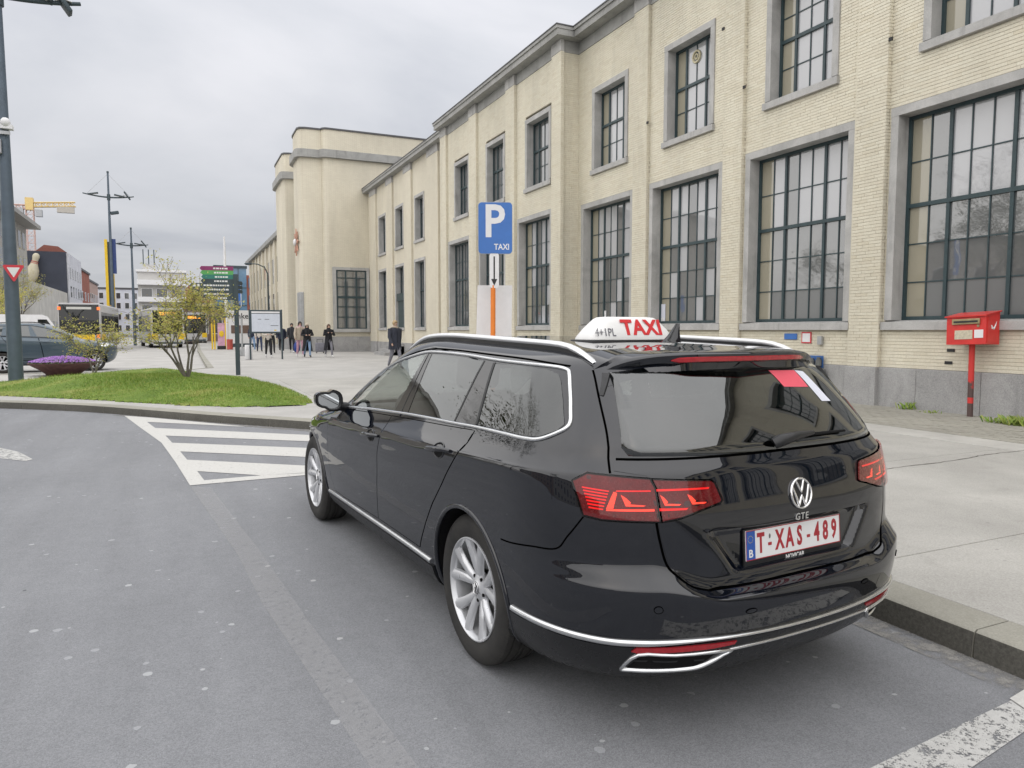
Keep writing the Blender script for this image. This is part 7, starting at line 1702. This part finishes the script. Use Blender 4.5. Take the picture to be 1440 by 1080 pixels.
# ================================================================== BUILDINGS ALONG THE SQUARE
M_bglass = glass_mat('distant_window_glass', (0.05, 0.055, 0.06), 1.9)
def wallmat(name, col, var=.10): return simple(name, col, .8, var=var, vscale=.5)
def house(name, label, x0, y0, x1, y1, h, mat, face, wins, roof=None, roof_h=0.0, group='buildings round the square', cornice=None, sill=True):
    """face: '+X' or '-Y' is the side with windows; wins: list of (a0, a1, z0, z1) along that face"""
    t = thing(name, label, 'building', (0, 0, 0), 0, group)
    m = MB(); m.box(x0, y0, -.02, x1, y1, h); obj('wall', m, mat, t)
    if roof_h:
        m = MB(); m.prism([(y0-.3, h+.002), (y1+.3, h+.002), ((y0+y1)/2, h+roof_h)] if face == '+X' and False else [(x0-.3, h+.002), (x1+.3, h+.002), ((x0+x1)/2+1.5, h+roof_h), ((x0+x1)/2-1.5, h+roof_h)], lambda a, b, d: (a, d, b), y0-.2, y1+.2); obj('roof', m, roof, t, fixn=True)
    elif roof: m = MB(); m.box(x0-.25, y0-.25, h+.002, x1+.25, y1+.25, h+.45); obj('roof', m, roof, t)
    if cornice: m = MB(); m.box(x0-.1, y0-.8, h-.002+.004, x1+1.6, y1+.8, h+.5); obj('cornice', m, cornice, t)
    for a0, a1, z0, z1 in wins:
        m = MB(); f_ = MB(); 
        if face == '+X': f_.box(x1-.05, a0, z0, x1+.05, a1, z1); m.box(x1+.03, a0+.12, z0+.12, x1+.07, a1-.12, z1-.1)
        else: f_.box(a0, y0-.05, z0, a1, y0+.05, z1); m.box(a0+.1, y0-.07, z0+.12, a1-.1, y0-.03, z1-.1)
        w_ = obj('window', f_, M_signwhite if sill else mat, t); obj('pane', m, M_bglass, w_)
    return t
def rowwins(a0, a1, n, w, rows): 
    st = (a1-a0)/n; return [(a0+st*(i+.5)-w/2, a0+st*(i+.5)+w/2, z0, z1) for i in range(n) for z0, z1 in rows]
house('office_building', 'pale stone office block with deep cornice at the left edge', -40, 72, -18, 116, 15.0, wallmat('office_stone', (0.42, 0.40, 0.36)), '+X', rowwins(84, 115, 11, 1.7, ((1.0, 3.2), (5.0, 7.6), (8.6, 11.0), (12.0, 14.2))), cornice=wallmat('office_cornice', (0.33, 0.32, 0.30)), sill=False)
house('low_stone_building', 'long low white stone building between the office and dark gable', -30, 116.1, -18, 153.8, 8.2, wallmat('low_stone', (0.50, 0.485, 0.45), .15), '+X', rowwins(117, 153, 12, 2.0, ((1.0, 3.0),)), sill=False)
dg = house('dark_gable_house', 'house with a blank dark slate gable carrying a bowling pin', -30, 154, -18, 174, 15.6, simple('dark_slate_wall', (0.030, 0.036, 0.055), .7, var=.15, vscale=.4), '+X', [], roof=None)
m = MB(); m.box(-17.99, 154.6, 0, -17.7, 174, 15.5); obj('street_front', m, wallmat('white_render', (0.60, 0.61, 0.65)), dg)
for a0, a1, z0, z1 in rowwins(155, 173.5, 5, 1.6, ((4.2, 6.2), (7.6, 9.6), (11.0, 13.0))): m = MB(); m.box(-17.72, a0, z0, -17.66, a1, z1); obj('window', m, M_bglass, dg)
m = MB(); m.prism([(-23, 15.6), (-17.9, 15.6), (-19.3, 16.7), (-21.5, 16.9)], lambda a, b, d: (a, d, b), 155.5, 160); obj('attic_roof', m, simple('red_tile_roof', (0.22, 0.08, 0.06), .8, var=.2), dg, fixn=True)
pin = thing('bowling_pin', 'giant cream bowling pin with red neck bands on the dark gable', 'sign figure', (-23.6, 153.2, 9.9))
prof = [(0.0, 0), (.55, 0), (.85, .6), (1.05, 1.5), (.98, 2.4), (.62, 3.3), (.45, 3.9), (.50, 4.3), (.58, 4.7), (.50, 5.1), (.25, 5.35), (0, 5.4)]
tiltM = Matrix.Rotation(R(14), 4, 'Y')
m = MB(); m.lathe(prof, 20, tiltM); obj('pin_body', m, simple('pin_cream', (0.46, 0.42, 0.31), .5, var=.08), pin, smooth=60)
for zz in (3.55, 3.85): m = MB(); m.tube([tuple(tiltM @ Vector((.52*math.cos(a), .52*math.sin(a), zz))) for a in np.linspace(0, 2*PI, 17)[:-1]], .07, 5, closed=True); obj('neck_band', m, simple('pin_red', (0.40, 0.05, 0.05), .5), pin, smooth=60)
house('brick_house', 'narrow red brick house with flat roof beyond the white street front', -30, 174.2, -18.6, 198, 14.4, wallmat('red_brick_wall', (0.30, 0.10, 0.065), .2), '+X', rowwins(175, 197, 4, 1.8, ((4, 6), (8, 10))), roof=M_lead)
house('pink_house', 'pinkish apartment house beyond the red brick house', -32, 198.3, -19.5, 228, 13.6, wallmat('pink_render', (0.45, 0.32, 0.27), .12), '+X', rowwins(199, 227, 7, 2.2, ((1.5, 4), (5.2, 7.4), (8.6, 10.8))), roof=M_lead)
house('white_apartment_block', 'white four-storey apartment block closing the view behind the totem', -23, 236, -3, 248, 13.2, wallmat('white_block', (0.60, 0.62, 0.68)), '-Y', rowwins(-22.6, -3.4, 9, 1.2, ((1.2, 3.0), (4.4, 6.2), (7.6, 9.4), (10.4, 12.2))), roof=M_lead)
ap = house('balcony_block', 'pale apartment block with wide balconies behind the small tree', -6.4, 150, 1.5, 162, 12.2, wallmat('balcony_wall', (0.50, 0.49, 0.47)), '-Y', rowwins(-6.2, 1.3, 3, 1.9, ((1, 3), (4.2, 6.2), (7.2, 9.2))), roof=M_signwhite)
for z in (3.6, 6.7, 9.8): m = MB(); m.box(-6.5, 148.8, z, 1.6, 150, z+.9); obj('balcony', m, M_signwhite, ap)
m = MB(); m.box(-5.6, 151, 12.65, -3.4, 155, 13.6); obj('roof_house', m, wallmat('balcony_wall', 0), ap)
for x in (-5.4, -4.5, -3.6): m = MB(); m.box(x-.08, 151.2, 13.6, x+.08, 151.4, 16.4); obj('roof_mast', m, M_post2, ap)
house('tiled_house', 'low house with orange brown tiled roof behind the small tree', -.6, 182, 9, 194, 7.8, wallmat('tiled_house_wall', (0.52, 0.50, 0.47)), '-Y', rowwins(-.2, 8.6, 5, 1.1, ((1.2, 3.0), (4.4, 6.2))), roof=simple('brown_tile_roof', (0.30, 0.15, 0.08), .85, var=.2, vscale=.6), roof_h=4.0)
rb = house('glass_office', 'red banded office with a blue glass corner left of the station', 9.9, 120, 22, 135, 10.0, wallmat('red_cladding', (0.36, 0.12, 0.08)), '-Y', [], roof=None)
for z in (2.6, 5.4, 8.0): m = MB(); m.box(10.2, 119.9, z, 22, 119.99, z+1.5); obj('ribbon_window', m, simple('blue_window', (0.12, 0.20, 0.32), .15, var=.1, spec=.8), rb)
m = MB(); m.box(5.4, 119.5, 0, 9.88, 134, 11.0); obj('glass_corner', m, simple('blue_curtain_glass', (0.10, 0.20, 0.31), .12, var=.15, vscale=.6, spec=.9), rb)
for x in (6.5, 7.6, 8.7): m = MB(); m.box(x-.04, 119.42, 0, x+.04, 119.49, 11); obj('mullion', m, M_post2, rb)
for z in (2.6, 5.3, 8.0): m = MB(); m.box(5.4, 119.44, z-.05, 9.88, 119.485, z+.05); obj('transom', m, M_post2, rb)
m = MB(); m.box(5.2, 119.3, 11.0, 10.0, 134.2, 11.35); obj('roof_edge', m, M_post2, rb)
fr_ = thing('red_sign_box', 'small red advertising cube on a mast before the glass office', 'sign', (6.4, 100, 0))
m = MB(); m.cyl((0, 0, 0), (0, 0, 8), .12, n=8); obj('mast', m, M_steelgal, fr_); m = MB(); m.box(-.28, -.28, 8.0, .28, .28, 9.5); obj('cube', m, simple('cube_red', (0.60, 0.09, 0.04), .5), fr_)
house('low_pavilion', 'low dark roofed bus pavilion behind the direction boards', -1.5, 96, 5.5, 104, 4.0, wallmat('pavilion_wall', (0.30, 0.22, 0.20)), '-Y', rowwins(-1.2, 5.2, 4, 1.3, ((1, 3.2),)), roof=M_post2)
# street lamp by the far wing
sl = thing('street_lamp', 'slim curved arm street lamp beside the far end of the station', 'street lamp', (7.2, 66, PZ))
m = MB(); m.tube([(0, 0, 0), (0, 0, 6.2), (-.25, 0, 6.75), (-.8, 0, 7.0), (-1.4, 0, 7.02)], [.08, .06, .05, .045, .04], 8); obj('pole', m, M_post2, sl, smooth=60); m = MB(); m.ball((-1.55, 0, 7.0), (.35, .14, .10)); obj('lamp_head', m, M_post2, sl, smooth=60)
# ---- tower crane
cr = thing('tower_crane', 'yellow and red tower crane rising behind the office block', 'crane', (-34.6, 230, 0))
M_cred = simple('crane_red_hazed', (0.62, 0.42, 0.36), .6); M_cyel = simple('crane_yellow_hazed', (0.78, 0.58, 0.24), .6)  # paler than the paint itself: distance haze is mixed into both colours
def lattice(p0, p1, w, n, r_, up=(0, 0, 1)):
    p0, p1 = Vector(p0), Vector(p1); d = (p1-p0).normalized(); a = d.cross(Vector(up)) if abs(d.dot(Vector(up))) < .9 else d.cross(Vector((1, 0, 0))); a.normalize(); b = d.cross(a)
    m = MB(); C = [a*w/2*sx + b*w/2*sy for sx, sy in ((1, 1), (1, -1), (-1, -1), (-1, 1))]
    for c in C: m.tube([p0+c, p1+c], r_, 4)
    for i in range(n):
        q0, q1 = p0.lerp(p1, i/n), p0.lerp(p1, (i+1)/n)
        for k in range(4): m.tube([q0+C[k], q1+C[(k+1) % 4]], r_*.6, 3); m.tube([q0+C[k], q0+C[(k+1) % 4]], r_*.6, 3)
    return m
obj('mast', lattice((0, 0, 0), (0, 0, 34), 1.7, 18, .09), M_cred, cr); obj('jib', lattice((0, 0, 34.6), (10.5, 0, 35.4), 1.1, 8, .13), M_cyel, cr); obj('counter_jib', lattice((0, 0, 34.0), (-9, 0, 33.8), 1.0, 6, .14), M_cred, cr)
m = MB(); m.box(-.9, -.9, 33.2, .9, .9, 36.4); obj('turntable', m, M_cyel, cr); m = MB(); m.box(1.3, -.8, 31.6, 2.8, .8, 33.4); obj('cab', m, M_steelgal, cr); m = MB(); m.box(6.2, -.6, 33.0, 10.2, .6, 34.6); obj('hanging_net', m, simple('net_grey', (0.5, .47, .42), .8), cr); m = MB(); m.box(-4.2, -.8, 31.8, -1.4, .8, 33.6); obj('counterweight', m, M_steelgal, cr)
# ---- terrace across the square behind the camera's left shoulder (seen in the window panes)
for k, (y0, y1, h, c) in enumerate(((-60, -20, 11, (0.38, 0.33, 0.28)), (-19.8, 12, 12.5, (0.45, 0.42, 0.37)), (12.2, 46, 11.5, (0.36, 0.28, 0.23)), (46.2, 70, 13, (0.44, 0.41, 0.36)))):
    house('terrace_house', ('brown', 'cream', 'brick brown', 'stone')[k] + ' terrace across the square, mirrored in the station windows', -84, y0, -70, y1, h, wallmat('terrace_%d' % k, c), '+X', rowwins(y0+1, y1-1, 7, 1.9, ((1.2, 3.2), (4.6, 6.6), (8.0, 9.8))), roof=M_lead, group='terrace across the square')
